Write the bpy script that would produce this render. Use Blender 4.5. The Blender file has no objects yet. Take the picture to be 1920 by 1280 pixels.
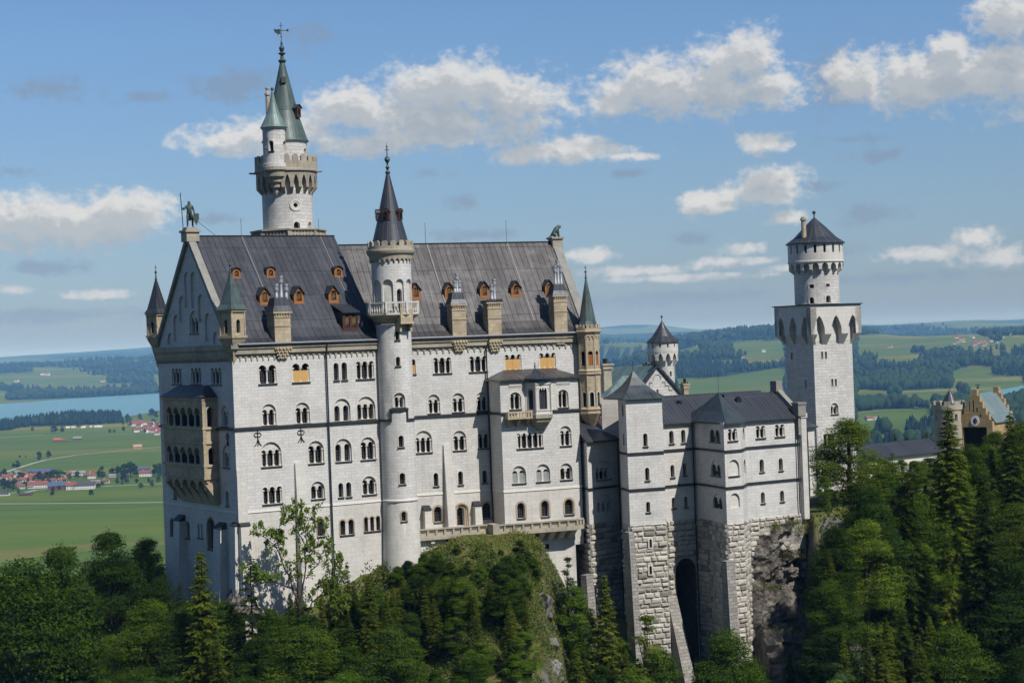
import bpy, bmesh, math, random
import numpy as np
from mathutils import Vector, Matrix
from mathutils.geometry import delaunay_2d_cdt
random.seed(7)
rng = np.random.default_rng(11)
PI = math.pi
sc = bpy.context.scene
COL = sc.collection
rad = math.radians

# ------------------------------------------------------------------ camera
FPX = 3500.0
ROLL = rad(2.15)
cam_d = bpy.data.cameras.new("camera")
cam_d.sensor_width = 36.0
cam_d.lens = FPX / 1920.0 * 36.0
cam_d.clip_start = 1.0
cam_d.clip_end = 200000.0
cam = bpy.data.objects.new("camera", cam_d)
COL.objects.link(cam)
cam.matrix_world = Matrix(((math.cos(ROLL), math.sin(ROLL), 0, 0),
                           (0, 0, -1, 0),
                           (-math.sin(ROLL), math.cos(ROLL), 0, 0),
                           (0, 0, 0, 1)))
sc.camera = cam

def ray(px, py):
    a = px - 960.0; b = 640.0 - py
    return ((a * math.cos(ROLL) + b * math.sin(ROLL)) / FPX, (-a * math.sin(ROLL) + b * math.cos(ROLL)) / FPX)
def at(px, py, Y):
    u, w = ray(px, py)
    return Vector((u * Y, Y, w * Y))
def on_level(px, py, z):
    u, w = ray(px, py)
    Y = z / w
    return Vector((u * Y, Y, z))

# ------------------------------------------------------------------ exposure, sun, sky
sc.view_settings.view_transform = 'Standard'
sc.view_settings.look = 'None'
sc.view_settings.gamma = 1.0
sc.view_settings.use_curve_mapping = False
sc.view_settings.exposure = 0.0
SUN_EL = rad(50.0)
SUN_H = Vector((math.sin(rad(43.5)), -math.cos(rad(43.5)), 0))
SUN = Vector((SUN_H.x * math.cos(SUN_EL), SUN_H.y * math.cos(SUN_EL), math.sin(SUN_EL)))
sun_d = bpy.data.lights.new("sun", 'SUN')
sun_d.energy = 4.85
sun_d.angle = rad(0.53)
sun_d.color = (1.0, 0.95, 0.88)
sun = bpy.data.objects.new("sun", sun_d)
COL.objects.link(sun)
sun.rotation_euler = SUN.to_track_quat('Z', 'Y').to_euler()

sc.cycles.max_bounces = 6
sc.cycles.diffuse_bounces = 3
sc.cycles.glossy_bounces = 2
sc.cycles.transmission_bounces = 3
sc.cycles.volume_bounces = 0
sc.cycles.transparent_max_bounces = 8
sc.cycles.use_denoising = True
sc.cycles.sample_clamp_indirect = 4.0

class NT:
    def __init__(s, tree): s.t = tree; s.n = tree.nodes; s.l = tree.links
    def node(s, kind, ins=None, **kw):
        n = s.n.new(kind)
        for k, v in kw.items(): setattr(n, k, v)
        for k, v in (ins or {}).items():
            if isinstance(v, bpy.types.NodeSocket): s.l.new(v, n.inputs[k])
            else: n.inputs[k].default_value = v
        return n
    def math(s, op, a, b=None, c=None, clamp=False):
        ins = {0: a}
        if b is not None: ins[1] = b
        if c is not None: ins[2] = c
        return s.node('ShaderNodeMath', ins, operation=op, use_clamp=clamp).outputs[0]
    def vmath(s, op, a, b=None, c=None):
        ins = {0: a}
        if b is not None: ins[1] = b
        if c is not None: ins[2] = c
        n = s.node('ShaderNodeVectorMath', ins, operation=op)
        return n.outputs['Value'] if op in ('LENGTH', 'DOT_PRODUCT') else n.outputs[0]
    def mix(s, fac, a, b, blend='MIX'):
        n = s.node('ShaderNodeMix', data_type='RGBA', blend_type=blend)
        for i, v in ((0, fac), (6, a), (7, b)):
            if isinstance(v, bpy.types.NodeSocket): s.l.new(v, n.inputs[i])
            else: n.inputs[i].default_value = v if i == 0 else (tuple(v) + (1.0,))[:4]
        return n.outputs[2]
    def ramp(s, fac, stops):
        n = s.node('ShaderNodeValToRGB', {0: fac})
        e = n.color_ramp.elements
        while len(e) < len(stops): e.new(0.5)
        for i, (p, c) in enumerate(stops):
            e[i].position = p; e[i].color = tuple(c) + (1.0,)
        return n.outputs[0]
    def smooth(s, v, lo, hi, tlo=0.0, thi=1.0):
        n = s.node('ShaderNodeMapRange', {0: v, 1: lo, 2: hi, 3: tlo, 4: thi}, interpolation_type='SMOOTHSTEP')
        return n.outputs[0]
    def noise(s, vec, scale, detail=3.0, rough=0.55, dims='3D'):
        n = s.node('ShaderNodeTexNoise', {'Scale': scale, 'Detail': detail, 'Roughness': rough}, noise_dimensions=dims)
        if vec is not None: s.l.new(vec, n.inputs['Vector'])
        return n.outputs['Fac']

# clouds: (px, py, rx, ry, weight) centres in degrees of view, turned into sky directions
CLOUDS = [
 (430,265,80,26,.8),(560,240,60,36,.85),(870,160,115,48,1.0),(960,185,85,42,1.0),(660,205,80,40,.95),(800,225,190,52,1.0),(500,260,100,36,.72),(730,268,150,24,.85),
 (1375,112,72,48,1.05),(1215,155,66,44,1.0),(1325,165,170,46,1.0),(1440,160,66,38,.95),(1150,195,55,20,.75),
 (1610,142,58,42,1.0),(1740,152,130,48,1.05),(1870,140,110,56,1.05),(1785,88,40,26,1.0),(2000,140,130,70,1.1),
 (1090,283,95,22,.95),(975,294,55,18,.9),(1175,292,46,9,.7),
 (1432,267,42,22,.85),(1650,294,60,14,.6),(1600,262,50,10,.5),
 (1450,352,56,32,1.05),(1335,382,52,20,.92),(1532,350,40,12,.6),(1470,410,36,18,.7),
 (40,412,80,42,1.05),(160,418,120,42,1.1),(255,402,66,36,1.0),(-60,420,90,40,1.1),
 (1200,508,110,10,.84),(1370,490,80,11,.84),(1110,478,50,14,.8),(1290,520,150,8,.8),(1690,478,30,8,.9),(1500,500,60,9,.8),(1300,447,36,13,.65),(1390,468,46,14,.8),
 (1830,443,46,22,.95),(1765,476,110,16,.85),(1870,482,80,22,.8),(1640,402,60,20,.55),(1560,470,60,14,.6),
 (870,375,46,17,.6),(400,410,46,13,.55),(90,502,66,15,.62),(20,542,30,12,.9),(180,553,60,11,.9),(880,440,80,13,.62),
 (80,165,80,24,.5),(280,182,50,14,.5),(810,325,40,12,.5),(1180,325,30,8,.55),(30,322,40,12,.5),(585,70,60,30,.42),
 (1900,25,80,50,.74),(1560,150,60,60,.6),(440,160,80,30,.42),(1700,520,220,14,.5),(1250,560,260,14,.45),(150,590,200,14,.45)]

w = bpy.data.worlds.new("World")
sc.world = w
w.use_nodes = True
nt = NT(w.node_tree)
w.node_tree.nodes.clear()
out = nt.node('ShaderNodeOutputWorld')
bg = nt.node('ShaderNodeBackground', {'Strength': 0.078})
sky = nt.node('ShaderNodeTexSky', sky_type='NISHITA', sun_disc=False, sun_elevation=SUN_EL,
              sun_rotation=math.atan2(SUN_H.x, SUN_H.y), altitude=900.0, air_density=1.0, dust_density=1.2, ozone_density=1.6)
g = bpy.data.node_groups.new("cloud_field", 'ShaderNodeTree')
g.interface.new_socket('P', in_out='INPUT', socket_type='NodeSocketVector')
g.interface.new_socket('D', in_out='OUTPUT', socket_type='NodeSocketFloat')
g.interface.new_socket('Faint', in_out='OUTPUT', socket_type='NodeSocketFloat')
gt = NT(g)
gi = gt.node('NodeGroupInput'); go = gt.node('NodeGroupOutput')
cur = None; faint = None
for (px, py, rx, ry, wt) in CLOUDS:
    u, v = ray(px, py)
    sx = FPX / (rx * 1.22); sy = FPX / (ry * 1.16)
    p = gt.vmath('MULTIPLY_ADD', gi.outputs[0], (sx, sy, 0.0), (-u * sx, -v * sy, 0.0))
    if wt < .7:
        d = gt.vmath('LENGTH', p)
        faint = d if faint is None else gt.node('ShaderNodeMath', {0: faint, 1: d, 2: 0.25}, operation='SMOOTH_MIN').outputs[0]
        continue
    d = gt.math('ADD', gt.vmath('LENGTH', p), (1.0 - wt) * 0.5)
    cur = d if cur is None else gt.node('ShaderNodeMath', {0: cur, 1: d, 2: 0.25}, operation='SMOOTH_MIN').outputs[0]
gt.l.new(cur, go.inputs[0]); gt.l.new(faint, go.inputs[1])
tc = nt.node('ShaderNodeTexCoord')
sp = nt.node('ShaderNodeSeparateXYZ', {0: tc.outputs['Generated']})
ysafe = nt.math('MAXIMUM', sp.outputs[1], 0.05)
P = nt.node('ShaderNodeCombineXYZ', {0: nt.math('DIVIDE', sp.outputs[0], ysafe), 1: nt.math('DIVIDE', sp.outputs[2], ysafe), 2: 0.37}).outputs[0]
Ps = nt.vmath('MULTIPLY', P, (1.0, 1.35, 1.0))
def billow(off):
    q = nt.vmath('ADD', Ps, off) if off else Ps
    n1 = nt.noise(q, 46.0, 8.0, 0.6)
    n2 = nt.noise(q, 14.0, 2.0, 0.5)
    return nt.math('ADD', nt.math('MULTIPLY', nt.math('SUBTRACT', n1, 0.5), 1.9), nt.math('ADD', nt.math('MULTIPLY', nt.math('SUBTRACT', n2, 0.5), 1.1), nt.math('MULTIPLY', nt.math('SUBTRACT', nt.noise(q, 130.0, 5.0, 0.6), 0.5), 1.5)))
def field(off):
    gn = nt.node('ShaderNodeGroup'); gn.node_tree = g
    nt.l.new(nt.vmath('ADD', P, off) if off else P, gn.inputs[0])
    b_ = billow(off)
    return nt.math('SUBTRACT', nt.math('SUBTRACT', 1.0, gn.outputs[0]), b_), nt.math('SUBTRACT', nt.math('SUBTRACT', 1.0, gn.outputs[1]), nt.math('MULTIPLY', b_, 1.2))
d0, f0 = field(None)
d1, _ = field((0.0035, 0.0085, 0.0))
d2, _ = field((0.002, 0.022, 0.0))
alpha = nt.smooth(d0, -0.25, 0.6)
lit = nt.math('ADD', nt.math('MULTIPLY', nt.smooth(d1, -0.1, 0.75), 0.55), nt.math('MULTIPLY', nt.smooth(d2, -0.2, 0.8), 0.45))
CW = 9.6
ccol = nt.ramp(lit, [(0.0, (CW, CW * .99, CW * .965)), (0.42, (CW * .68, CW * .71, CW * .73)), (1.0, (CW * .52, CW * .58, CW * .64))])
low = nt.smooth(nt.node('ShaderNodeSeparateXYZ', {0: P}).outputs[1], 0.0, 0.07)
ccol = nt.mix(nt.math('MULTIPLY', nt.math('SUBTRACT', 1.0, low), 0.55), ccol, (5.4, 6.6, 7.9))
pz = nt.node('ShaderNodeSeparateXYZ', {0: P}).outputs[1]
front = nt.math('GREATER_THAN', sp.outputs[1], 0.3)
skyc = nt.mix(1.0, sky.outputs[0], nt.ramp(nt.math('MULTIPLY', nt.math('MAXIMUM', pz, 0.0), 5.0), [(0.05, (.66, .80, 1.10)), (.4, (.79, .94, 1.16)), (.85, (.88, 1.10, 1.36))]), 'MULTIPLY')
skyc = nt.mix(nt.math('MULTIPLY', nt.math('MULTIPLY', nt.smooth(f0, -.15, .8), front), .62), skyc, (3.0, 3.85, 5.2))
SKYMIX = nt.mix(nt.math('MULTIPLY', nt.math('MULTIPLY', alpha, front), 0.9), skyc, ccol)
nt.l.new(SKYMIX, bg.inputs[0])
nt.l.new(bg.outputs[0], out.inputs[0])
w.cycles.sampling_method = 'MANUAL'
w.cycles.sample_map_resolution = 512

# ------------------------------------------------------------------ object bookkeeping
def tag(o, label=None, cat=None, group=None, kind=None):
    if label: o['label'] = label
    if cat: o['category'] = cat
    if group: o['group'] = group
    if kind: o['kind'] = kind
    return o
class Thing:
    def __init__(s, name, label, cat, loc=(0, 0, 0), group=None):
        s.o = bpy.data.objects.new(name, None)
        s.o.empty_display_size = 0.5
        COL.objects.link(s.o)
        s.loc = Vector(loc)
        s.o.location = s.loc
        tag(s.o, label, cat, group)
def copy_tree(o, parent=None):
    c = o.copy()
    COL.objects.link(c)
    if parent is not None: c.parent = parent
    for ch in o.children: copy_tree(ch, c)
    return c

def autouv(pts):
    n = Vector((0, 0, 0))
    for i in range(1, len(pts) - 1): n += (pts[i] - pts[0]).cross(pts[i + 1] - pts[0])
    if n.length < 1e-12: return [(0, 0)] * len(pts)
    n.normalize()
    if abs(n.z) > 0.97: return [(p.x, p.y) for p in pts]
    t = Vector((-n.y, n.x, 0)).normalized()
    b = n.cross(t)
    return [(p.dot(t), p.dot(b)) for p in pts]

class MB:
    def __init__(s): s.v = []; s.f = []; s.uv = []; s.m = []
    def face(s, pts, uv=None, m=0):
        pts = [Vector(p) for p in pts]
        i = len(s.v)
        s.v += pts
        s.f.append(tuple(range(i, i + len(pts))))
        s.uv += list(uv) if uv else autouv(pts)
        s.m.append(m)
    def hexa(s, b, t, m=0, cap=True, base=True):
        """b, t: four points each, counter-clockwise seen from above"""
        for i in range(4):
            j = (i + 1) % 4
            s.face([b[i], b[j], t[j], t[i]], m=m)
        if cap: s.face([t[0], t[1], t[2], t[3]], m=m)
        if base: s.face([b[3], b[2], b[1], b[0]], m=m)
    def fbox(s, F, s0, s1, z0, z1, d0, d1, m=0):
        """box in facade coordinates; d0 = front (small), d1 = back"""
        b = [F(s0, z0, d0), F(s1, z0, d0), F(s1, z0, d1), F(s0, z0, d1)]
        t = [F(s0, z1, d0), F(s1, z1, d0), F(s1, z1, d1), F(s0, z1, d1)]
        s.hexa(b, t, m)
    def box(s, c, x, y, z0, z1, ang=0, m=0):
        ca, sa = math.cos(ang), math.sin(ang)
        q = [(-x/2, -y/2), (x/2, -y/2), (x/2, y/2), (-x/2, y/2)]
        q = [(c[0] + a * ca - b * sa, c[1] + a * sa + b * ca) for a, b in q]
        s.hexa([(a, b, z0) for a, b in q], [(a, b, z1) for a, b in q], m)
    def lathe(s, c, prof, n=32, m=0, a0=0.0, a1=2 * PI, useams=None, phase=0.0):
        full = abs(a1 - a0 - 2 * PI) < 1e-6
        L = 0.0
        for k in range(len(prof) - 1):
            (r0, z0), (r1, z1) = prof[k], prof[k + 1]
            dl = math.hypot(r1 - r0, z1 - z0)
            rm = max(r0, r1)
            for i in range(n):
                th0 = phase + a0 + (a1 - a0) * i / n; th1 = phase + a0 + (a1 - a0) * (i + 1) / n
                p = lambda r, th, z: (c[0] + r * math.sin(th), c[1] - r * math.cos(th), z)
                u0, u1 = (th0 * rm, th1 * rm) if not useams else (th0 / (2 * PI) * useams, th1 / (2 * PI) * useams)
                q = [p(r0, th0, z0), p(r0, th1, z0), p(r1, th1, z1), p(r1, th0, z1)]
                uv = [(u0, L), (u1, L), (u1, L + dl), (u0, L + dl)]
                if r0 < 1e-6: q = [q[0], q[2], q[3]]; uv = [uv[0], uv[2], uv[3]]
                elif r1 < 1e-6: q = q[:3]; uv = uv[:3]
                s.face(q, uv, m)
            L += dl
    def tube(s, pts, r, n=6, m=0):
        pts = [Vector(p) for p in pts]
        rs = r if isinstance(r, (list, tuple)) else [r] * len(pts)
        rings = []
        for i, p in enumerate(pts):
            d = (pts[min(i + 1, len(pts) - 1)] - pts[max(i - 1, 0)]).normalized()
            a = d.orthogonal().normalized(); b = d.cross(a)
            rings.append([p + (a * math.cos(2 * PI * k / n) + b * math.sin(2 * PI * k / n)) * rs[i] for k in range(n)])
        for i in range(len(pts) - 1):
            for k in range(n):
                j = (k + 1) % n
                s.face([rings[i][k], rings[i][j], rings[i + 1][j], rings[i + 1][k]], m=m)
        s.face(rings[-1], m=m)
        s.face(rings[0][::-1], m=m)
    def ball(s, c, r, nz=6, n=10, m=0, sz=1.0):
        s.lathe(c, [(max(r * math.sin(PI * k / nz), 0.0 if k in (0, nz) else 0), c[2] - r * sz * math.cos(PI * k / nz)) for k in range(nz + 1)], n, m)
    def build(s, name, mats, T=None, parent=None, label=None, smooth=False, loc=None, merge=False):
        if T is not None: loc = T.loc
        if loc is None: loc = Vector((0, 0, 0))
        loc = Vector(loc)
        me = bpy.data.meshes.new(name)
        me.from_pydata([tuple(v - loc) for v in s.v], [], s.f)
        if not isinstance(mats, (list, tuple)): mats = [mats]
        for m_ in mats: me.materials.append(m_)
        if s.f:
            me.polygons.foreach_set('material_index', s.m)
            uvl = me.uv_layers.new(name='UVMap')
            uvl.data.foreach_set('uv', [c for q in s.uv for c in q])
        if smooth or merge:
            bm = bmesh.new(); bm.from_mesh(me)
            bmesh.ops.remove_doubles(bm, verts=bm.verts, dist=0.0008)
            bm.to_mesh(me); bm.free()
        if smooth:
            me.polygons.foreach_set('use_smooth', [True] * len(me.polygons))
            me.set_sharp_from_angle(angle=rad(32))
        me.update()
        o = bpy.data.objects.new(name, me)
        COL.objects.link(o)
        if parent is not None: o.parent = parent
        elif T is not None: o.parent = T.o
        else: o.location = loc
        if label: o['label'] = label
        return o

# ------------------------------------------------------------------ facade frames
class Fac:
    """a flat wall: s runs to the right along the wall, z up, depth into the building"""
    def __init__(s, p0, ang):
        s.p = (p0[0], p0[1]); a = rad(ang)
        s.d = (math.cos(a), math.sin(a)); s.n = (s.d[1], -s.d[0]); s.ang = ang
    def __call__(s, ss, z, dep=0.0):
        return Vector((s.p[0] + s.d[0] * ss - s.n[0] * dep, s.p[1] + s.d[1] * ss - s.n[1] * dep, z))
    def sz(s, px, py, off=0.0):
        u, w_ = ray(px, py)
        px_, py_ = s.p[0] + s.n[0] * off, s.p[1] + s.n[1] * off
        Y = (px_ * s.n[0] + py_ * s.n[1]) / (u * s.n[0] + s.n[1])
        return ((u * Y - px_) * s.d[0] + (Y - py_) * s.d[1], w_ * Y)
    def shifted(s, off, ds=0.0):
        q = s(ds, 0, -off)
        return Fac((q.x, q.y), s.ang)
    step = None
class Cyl:
    """a round wall: s is the arc length to the right of the side that faces the camera"""
    def __init__(s, c, R, th0=0.0, Rf=None): s.c = c; s.R = R; s.th0 = th0; s.Rf = Rf; s.step = R * 2 * PI / 48
    def __call__(s, ss, z, dep=0.0):
        th = s.th0 + ss / s.R
        r = (s.Rf(z) if s.Rf else s.R) - dep
        return Vector((s.c[0] + r * math.sin(th), s.c[1] - r * math.cos(th), z))
    def sz(s, px, py, off=0.0):
        u, w_ = ray(px, py)
        R = s.R + off
        a = u * u + 1; b = -2 * (u * s.c[0] + s.c[1]); c = s.c[0] ** 2 + s.c[1] ** 2 - R * R
        D = max(b * b - 4 * a * c, 0)
        Y = (-b - math.sqrt(D)) / (2 * a)
        th = math.atan2(u * Y - s.c[0], -(Y - s.c[1])) - s.th0
        return (th * s.R, w_ * Y)

def inside(p, poly):
    x, y = p; r = False
    for i in range(len(poly)):
        x0, y0 = poly[i]; x1, y1 = poly[i - 1]
        if (y0 > y) != (y1 > y) and x < (x1 - x0) * (y - y0) / (y1 - y0) + x0: r = not r
    return r
def panel(mb, F, outer, holes=(), dep=0.0, m=0, step=None, flip=False):
    step = step or getattr(F, 'step', None)
    def densify(poly):
        if not step: return list(poly)
        o = []
        for i in range(len(poly)):
            a, b = poly[i], poly[(i + 1) % len(poly)]
            k = max(1, int(math.ceil(abs(b[0] - a[0]) / step - 1e-6)))
            o += [(a[0] + (b[0] - a[0]) * j / k, a[1] + (b[1] - a[1]) * j / k) for j in range(k)]
        return o
    vs = []; es = []
    loops = [densify(outer)] + [list(h) for h in holes]
    for lp in loops:
        i0 = len(vs); n = len(lp)
        vs += lp
        es += [(i0 + i, i0 + (i + 1) % n) for i in range(n)]
    if step:
        s0 = min(p[0] for p in outer); s1 = max(p[0] for p in outer); z0 = min(p[1] for p in outer); z1 = max(p[1] for p in outer)
        k = max(1, int(math.ceil((s1 - s0) / step - 1e-6)))
        kz = max(2, int((z1 - z0) / 2.5))
        for i in range(1, k):
            for j in range(1, kz):
                q = (s0 + (s1 - s0) * i / k, z0 + (z1 - z0) * j / kz)
                if inside(q, outer) and not any(inside(q, h) for h in holes): vs.append(q)
    V, _, Fc, *_r = delaunay_2d_cdt([Vector(q) for q in vs], es, [], 1, 1e-5)
    for f in Fc:
        c = ((V[f[0]][0] + V[f[1]][0] + V[f[2]][0]) / 3, (V[f[0]][1] + V[f[1]][1] + V[f[2]][1]) / 3)
        if not inside(c, outer) or any(inside(c, h) for h in holes): continue
        q = [V[i] for i in f]
        if (q[1] - q[0]).cross(q[2] - q[0]) < 0: q.reverse()
        if flip: q.reverse()
        mb.face([F(x, y, dep) for x, y in q], [(x, y) for x, y in q], m)
def reveal(mb, F, hole, d0, d1, m=0):
    n = len(hole)
    for i in range(n):
        a, b = hole[i], hole[(i + 1) % n]
        mb.face([F(b[0], b[1], d0), F(a[0], a[1], d0), F(a[0], a[1], d1), F(b[0], b[1], d1)], m=m)
def rect(s0, s1, z0, z1): return [(s0, z0), (s1, z0), (s1, z1), (s0, z1)]
def lights_poly(s, z0, z1, n, lw, g, seg=8, pointed=False):
    tot = n * lw + (n - 1) * g; x0 = s - tot / 2; r = lw / 2; zs = max(z1 - r * (1.35 if pointed else 1.0), z0 + .05)
    pts = [(x0, z0), (x0 + tot, z0)]
    for k in reversed(range(n)):
        cx = x0 + r + k * (lw + g)
        for i in range(seg + 1):
            a = PI * i / seg
            y = math.sin(a)
            if pointed: y = (1 - abs(math.cos(a)) ** 1.5) 
            pts.append((cx + r * math.cos(a), zs + (z1 - zs) * y))
    return pts
def scallop(mb, F, s0, s1, z0, z1, n, off, notch, m=0, pointed=False, duty=.72, closed=False, bracket=0.0):
    """a band proud of the wall whose lower edge is a row of little arches"""
    w_ = (s1 - s0) / n; lw = w_ * duty
    edge = [(s0, z0)]
    for k in range(n):
        cx = s0 + (k + .5) * w_
        for i in range(9):
            a = PI - PI * i / 8
            y = math.sin(a)
            if pointed: y = (1 - abs(math.cos(a)) ** 1.6)
            edge.append((cx + lw / 2 * math.cos(a), z0 + notch * (0.0 if i in (0, 8) and False else (0.35 + .65 * y))))
            if i == 0: edge.insert(len(edge) - 1, (cx - lw / 2, z0))
        edge.append((cx + lw / 2, z0))
    edge.append((s1, z0))
    o = edge + [(s1, z1), (s0, z1)]
    ded = []
    for p in o:
        if not ded or abs(p[0] - ded[-1][0]) + abs(p[1] - ded[-1][1]) > 1e-5: ded.append(p)
    panel(mb, F, ded, [], -off, m)
    for i in range(len(edge) - 1):
        a, b = edge[i], edge[i + 1]
        if abs(a[0] - b[0]) + abs(a[1] - b[1]) < 1e-5: continue
        mb.face([F(b[0], b[1], -off), F(a[0], a[1], -off), F(a[0], a[1], 0), F(b[0], b[1], 0)][::-1], m=m)
    st = getattr(F, 'step', None)
    k = max(1, int((s1 - s0) / st)) if st else 1
    for i in range(k):
        a, b = s0 + (s1 - s0) * i / k, s0 + (s1 - s0) * (i + 1) / k
        mb.face([F(a, z1, -off), F(b, z1, -off), F(b, z1, 0), F(a, z1, 0)], m=m)
    if not closed:
        mb.face([F(s0, z0, 0), F(s0, z0, -off), F(s0, z1, -off), F(s0, z1, 0)], m=m)
        mb.face([F(s1, z0, -off), F(s1, z0, 0), F(s1, z1, 0), F(s1, z1, -off)], m=m)
    if bracket:
        for k in range(n + (0 if closed else 1)):
            x = s0 + k * w_; h = w_ * (1 - duty) / 2
            b = [F(x - h, z0 - bracket, -.02), F(x + h, z0 - bracket, -.02), F(x + h, z0 - bracket, .05), F(x - h, z0 - bracket, .05)]
            t = [F(x - h, z0, -off), F(x + h, z0, -off), F(x + h, z0, .05), F(x - h, z0, .05)]
            mb.hexa(b, t, m)

# ------------------------------------------------------------------ materials
MATS = {}
def new_mat(name):
    m = bpy.data.materials.new(name); m.use_nodes = True
    m.node_tree.nodes.clear()
    MATS[name] = m
    n = NT(m.node_tree)
    return m, n
def finish(n, color, rough=0.85, spec=0.3, metal=0.0, bump=None, strength=0.3, dist=0.05, **kw):
    ins = {'Base Color': color if isinstance(color, bpy.types.NodeSocket) else tuple(color) + (1.0,), 'Roughness': rough,
           'Specular IOR Level': spec, 'Metallic': metal}
    if bump is not None:
        ins['Normal'] = n.node('ShaderNodeBump', {'Height': bump, 'Strength': strength, 'Distance': dist}).outputs[0]
    ins.update(kw)
    b = n.node('ShaderNodeBsdfPrincipled', ins)
    o = n.node('ShaderNodeOutputMaterial')
    n.l.new(b.outputs[0], o.inputs[0])
    return b
def plain(name, col, rough=.7, spec=.3, metal=0.0, var=.25, scale=1.5):
    m, n = new_mat(name)
    tc_ = n.node('ShaderNodeTexCoord').outputs['Object']
    f = n.noise(tc_, scale, 5, .6)
    c = n.mix(f, [x * (1 - var) for x in col], [min(x * (1 + var), 1) for x in col])
    finish(n, c, rough, spec, metal, bump=n.noise(tc_, 9.0, 3), strength=.15, dist=.03)
    return m
def stone(name, c1, c2, cm, bw=.95, bh=.38, mortar=.012, bump=.35, dirt=.35, dirtcol=(.16, .15, .135)):
    m, n = new_mat(name)
    uv = n.node('ShaderNodeUVMap').outputs[0]
    ob = n.node('ShaderNodeTexCoord').outputs['Object']
    br = n.node('ShaderNodeTexBrick', {'Vector': uv, 'Color1': tuple(c1) + (1,), 'Color2': tuple(c2) + (1,), 'Mortar': tuple(cm) + (1,),
                'Scale': 1.0, 'Mortar Size': mortar, 'Mortar Smooth': .3, 'Bias': 0.0, 'Brick Width': bw, 'Row Height': bh})
    # weathering: vertical runs and large clouds of grey lichen, fixed to the stone
    st = n.noise(n.vmath('MULTIPLY', ob, (1.6, 1.6, .12)), 1.0, 6, .62)
    bl = n.noise(ob, .22, 4, .6)
    f = n.math('MULTIPLY', n.math('ADD', n.smooth(st, .48, .75), n.smooth(bl, .45, .7)), dirt * .6, clamp=True)
    c = n.mix(f, br.outputs['Color'], dirtcol)
    fine = n.noise(ob, 5.0, 4, .65)
    c = n.mix(.22, c, n.ramp(fine, [(.3, (.25, .25, .25)), (.7, (.85, .84, .82))]), 'OVERLAY')
    h = n.math('ADD', n.math('MULTIPLY', br.outputs['Fac'], -1.0), n.math('MULTIPLY', n.noise(ob, 3.5, 5, .7), .9))
    finish(n, c, .9, .15, bump=h, strength=bump, dist=.06)
    return m
def sheet_roof(name, c1, c2, seam, streak, w_=.62, h_=5.5, rough=.45, metal=.35, patina=None, pat_amt=.5, streak_amt=.5):
    m, n = new_mat(name)
    uv = n.node('ShaderNodeUVMap').outputs[0]
    ob = n.node('ShaderNodeTexCoord').outputs['Object']
    br = n.node('ShaderNodeTexBrick', {'Vector': uv, 'Color1': tuple(c1) + (1,), 'Color2': tuple(c2) + (1,), 'Mortar': tuple(seam) + (1,),
                'Scale': 1.0, 'Mortar Size': .05, 'Mortar Smooth': .15, 'Brick Width': w_, 'Row Height': h_}, offset=0.0)
    sv = n.vmath('MULTIPLY', uv, (2.6, .16, 1.0))
    st = n.noise(sv, 1.0, 5, .65)
    c = n.mix(n.math('MULTIPLY', n.smooth(st, .5, .8), streak_amt), br.outputs['Color'], streak)
    c = n.mix(n.math('MULTIPLY', n.smooth(n.noise(ob, .35, 4, .6), .45, .75), streak_amt * .7), c, streak)
    if patina:
        f = n.math('ADD', n.math('MULTIPLY', n.noise(n.vmath('MULTIPLY', uv, (1.4, .22, 1)), 1.0, 5, .6), .8), n.math('MULTIPLY', n.noise(ob, .5, 3), .5))
        c = n.mix(n.math('MULTIPLY', n.smooth(f, .45, .8), pat_amt), c, patina)
    r = n.math('ADD', n.math('MULTIPLY', n.noise(ob, 1.1, 3), .3), rough - .15)
    h = n.math('ADD', n.math('MULTIPLY', br.outputs['Fac'], 1.0), n.math('MULTIPLY', n.noise(ob, 1.6, 3), .5))
    finish(n, c, r, .4, metal, bump=h, strength=.35, dist=.05)
    return m

M = {}
M['wall'] = stone('limestone_wall', (.61, .605, .582), (.54, .533, .51), (.40, .395, .375), bw=1.05, bh=.44, mortar=.016, bump=.42, dirt=.28)
M['wallfine'] = stone('limestone_dressed', (.595, .58, .54), (.55, .535, .495), (.43, .415, .385), bw=1.4, bh=.66, mortar=.014, bump=.3, dirt=.3)
M['wallk'] = stone('limestone_small', (.595, .587, .56), (.50, .492, .465), (.34, .335, .315), bw=1.2, bh=.52, mortar=.018, bump=.6, dirt=.26)
M['trim'] = plain('pale_trim_stone', (.58, .56, .51), .85, .15, var=.12)
M['tan'] = stone('tan_sandstone', (.48, .40, .28), (.37, .31, .215), (.26, .215, .15), bw=1.0, bh=.55, mortar=.014, bump=.25, dirt=.55, dirtcol=(.15, .13, .10))
M['beige'] = stone('beige_trim_stone', (.40, .36, .28), (.33, .30, .24), (.24, .22, .18), bw=1.1, bh=.6, mortar=.008, bump=.25, dirt=.55, dirtcol=(.12, .115, .10))
M['brownframe'] = plain('brown_window_stone', (.36, .30, .22), .85, .15)
M['rust'] = stone('rusticated_rubble', (.50, .475, .42), (.35, .33, .29), (.2, .19, .165), bw=1.1, bh=.55, mortar=.03, bump=.7, dirt=.35)
M['roof'] = sheet_roof('dark_sheet_roof', (.052, .056, .068), (.034, .037, .046), (.008, .009, .011), (.11, .115, .125), streak_amt=.34, w_=.86, h_=4.6)
M['roof2'] = sheet_roof('sun_sheen_sheet_roof', (.078, .074, .072), (.050, .048, .048), (.012, .012, .012), (.23, .222, .215), w_=.92, h_=4.4, streak_amt=.45, rough=.42)  # same metal as the dark roof, sun reflection painted in as a paler tone
M['darkroof'] = sheet_roof('black_sheet_roof', (.044, .049, .058), (.028, .032, .040), (.085, .09, .10), (.10, .105, .11), streak_amt=.32, w_=.7)
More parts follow.
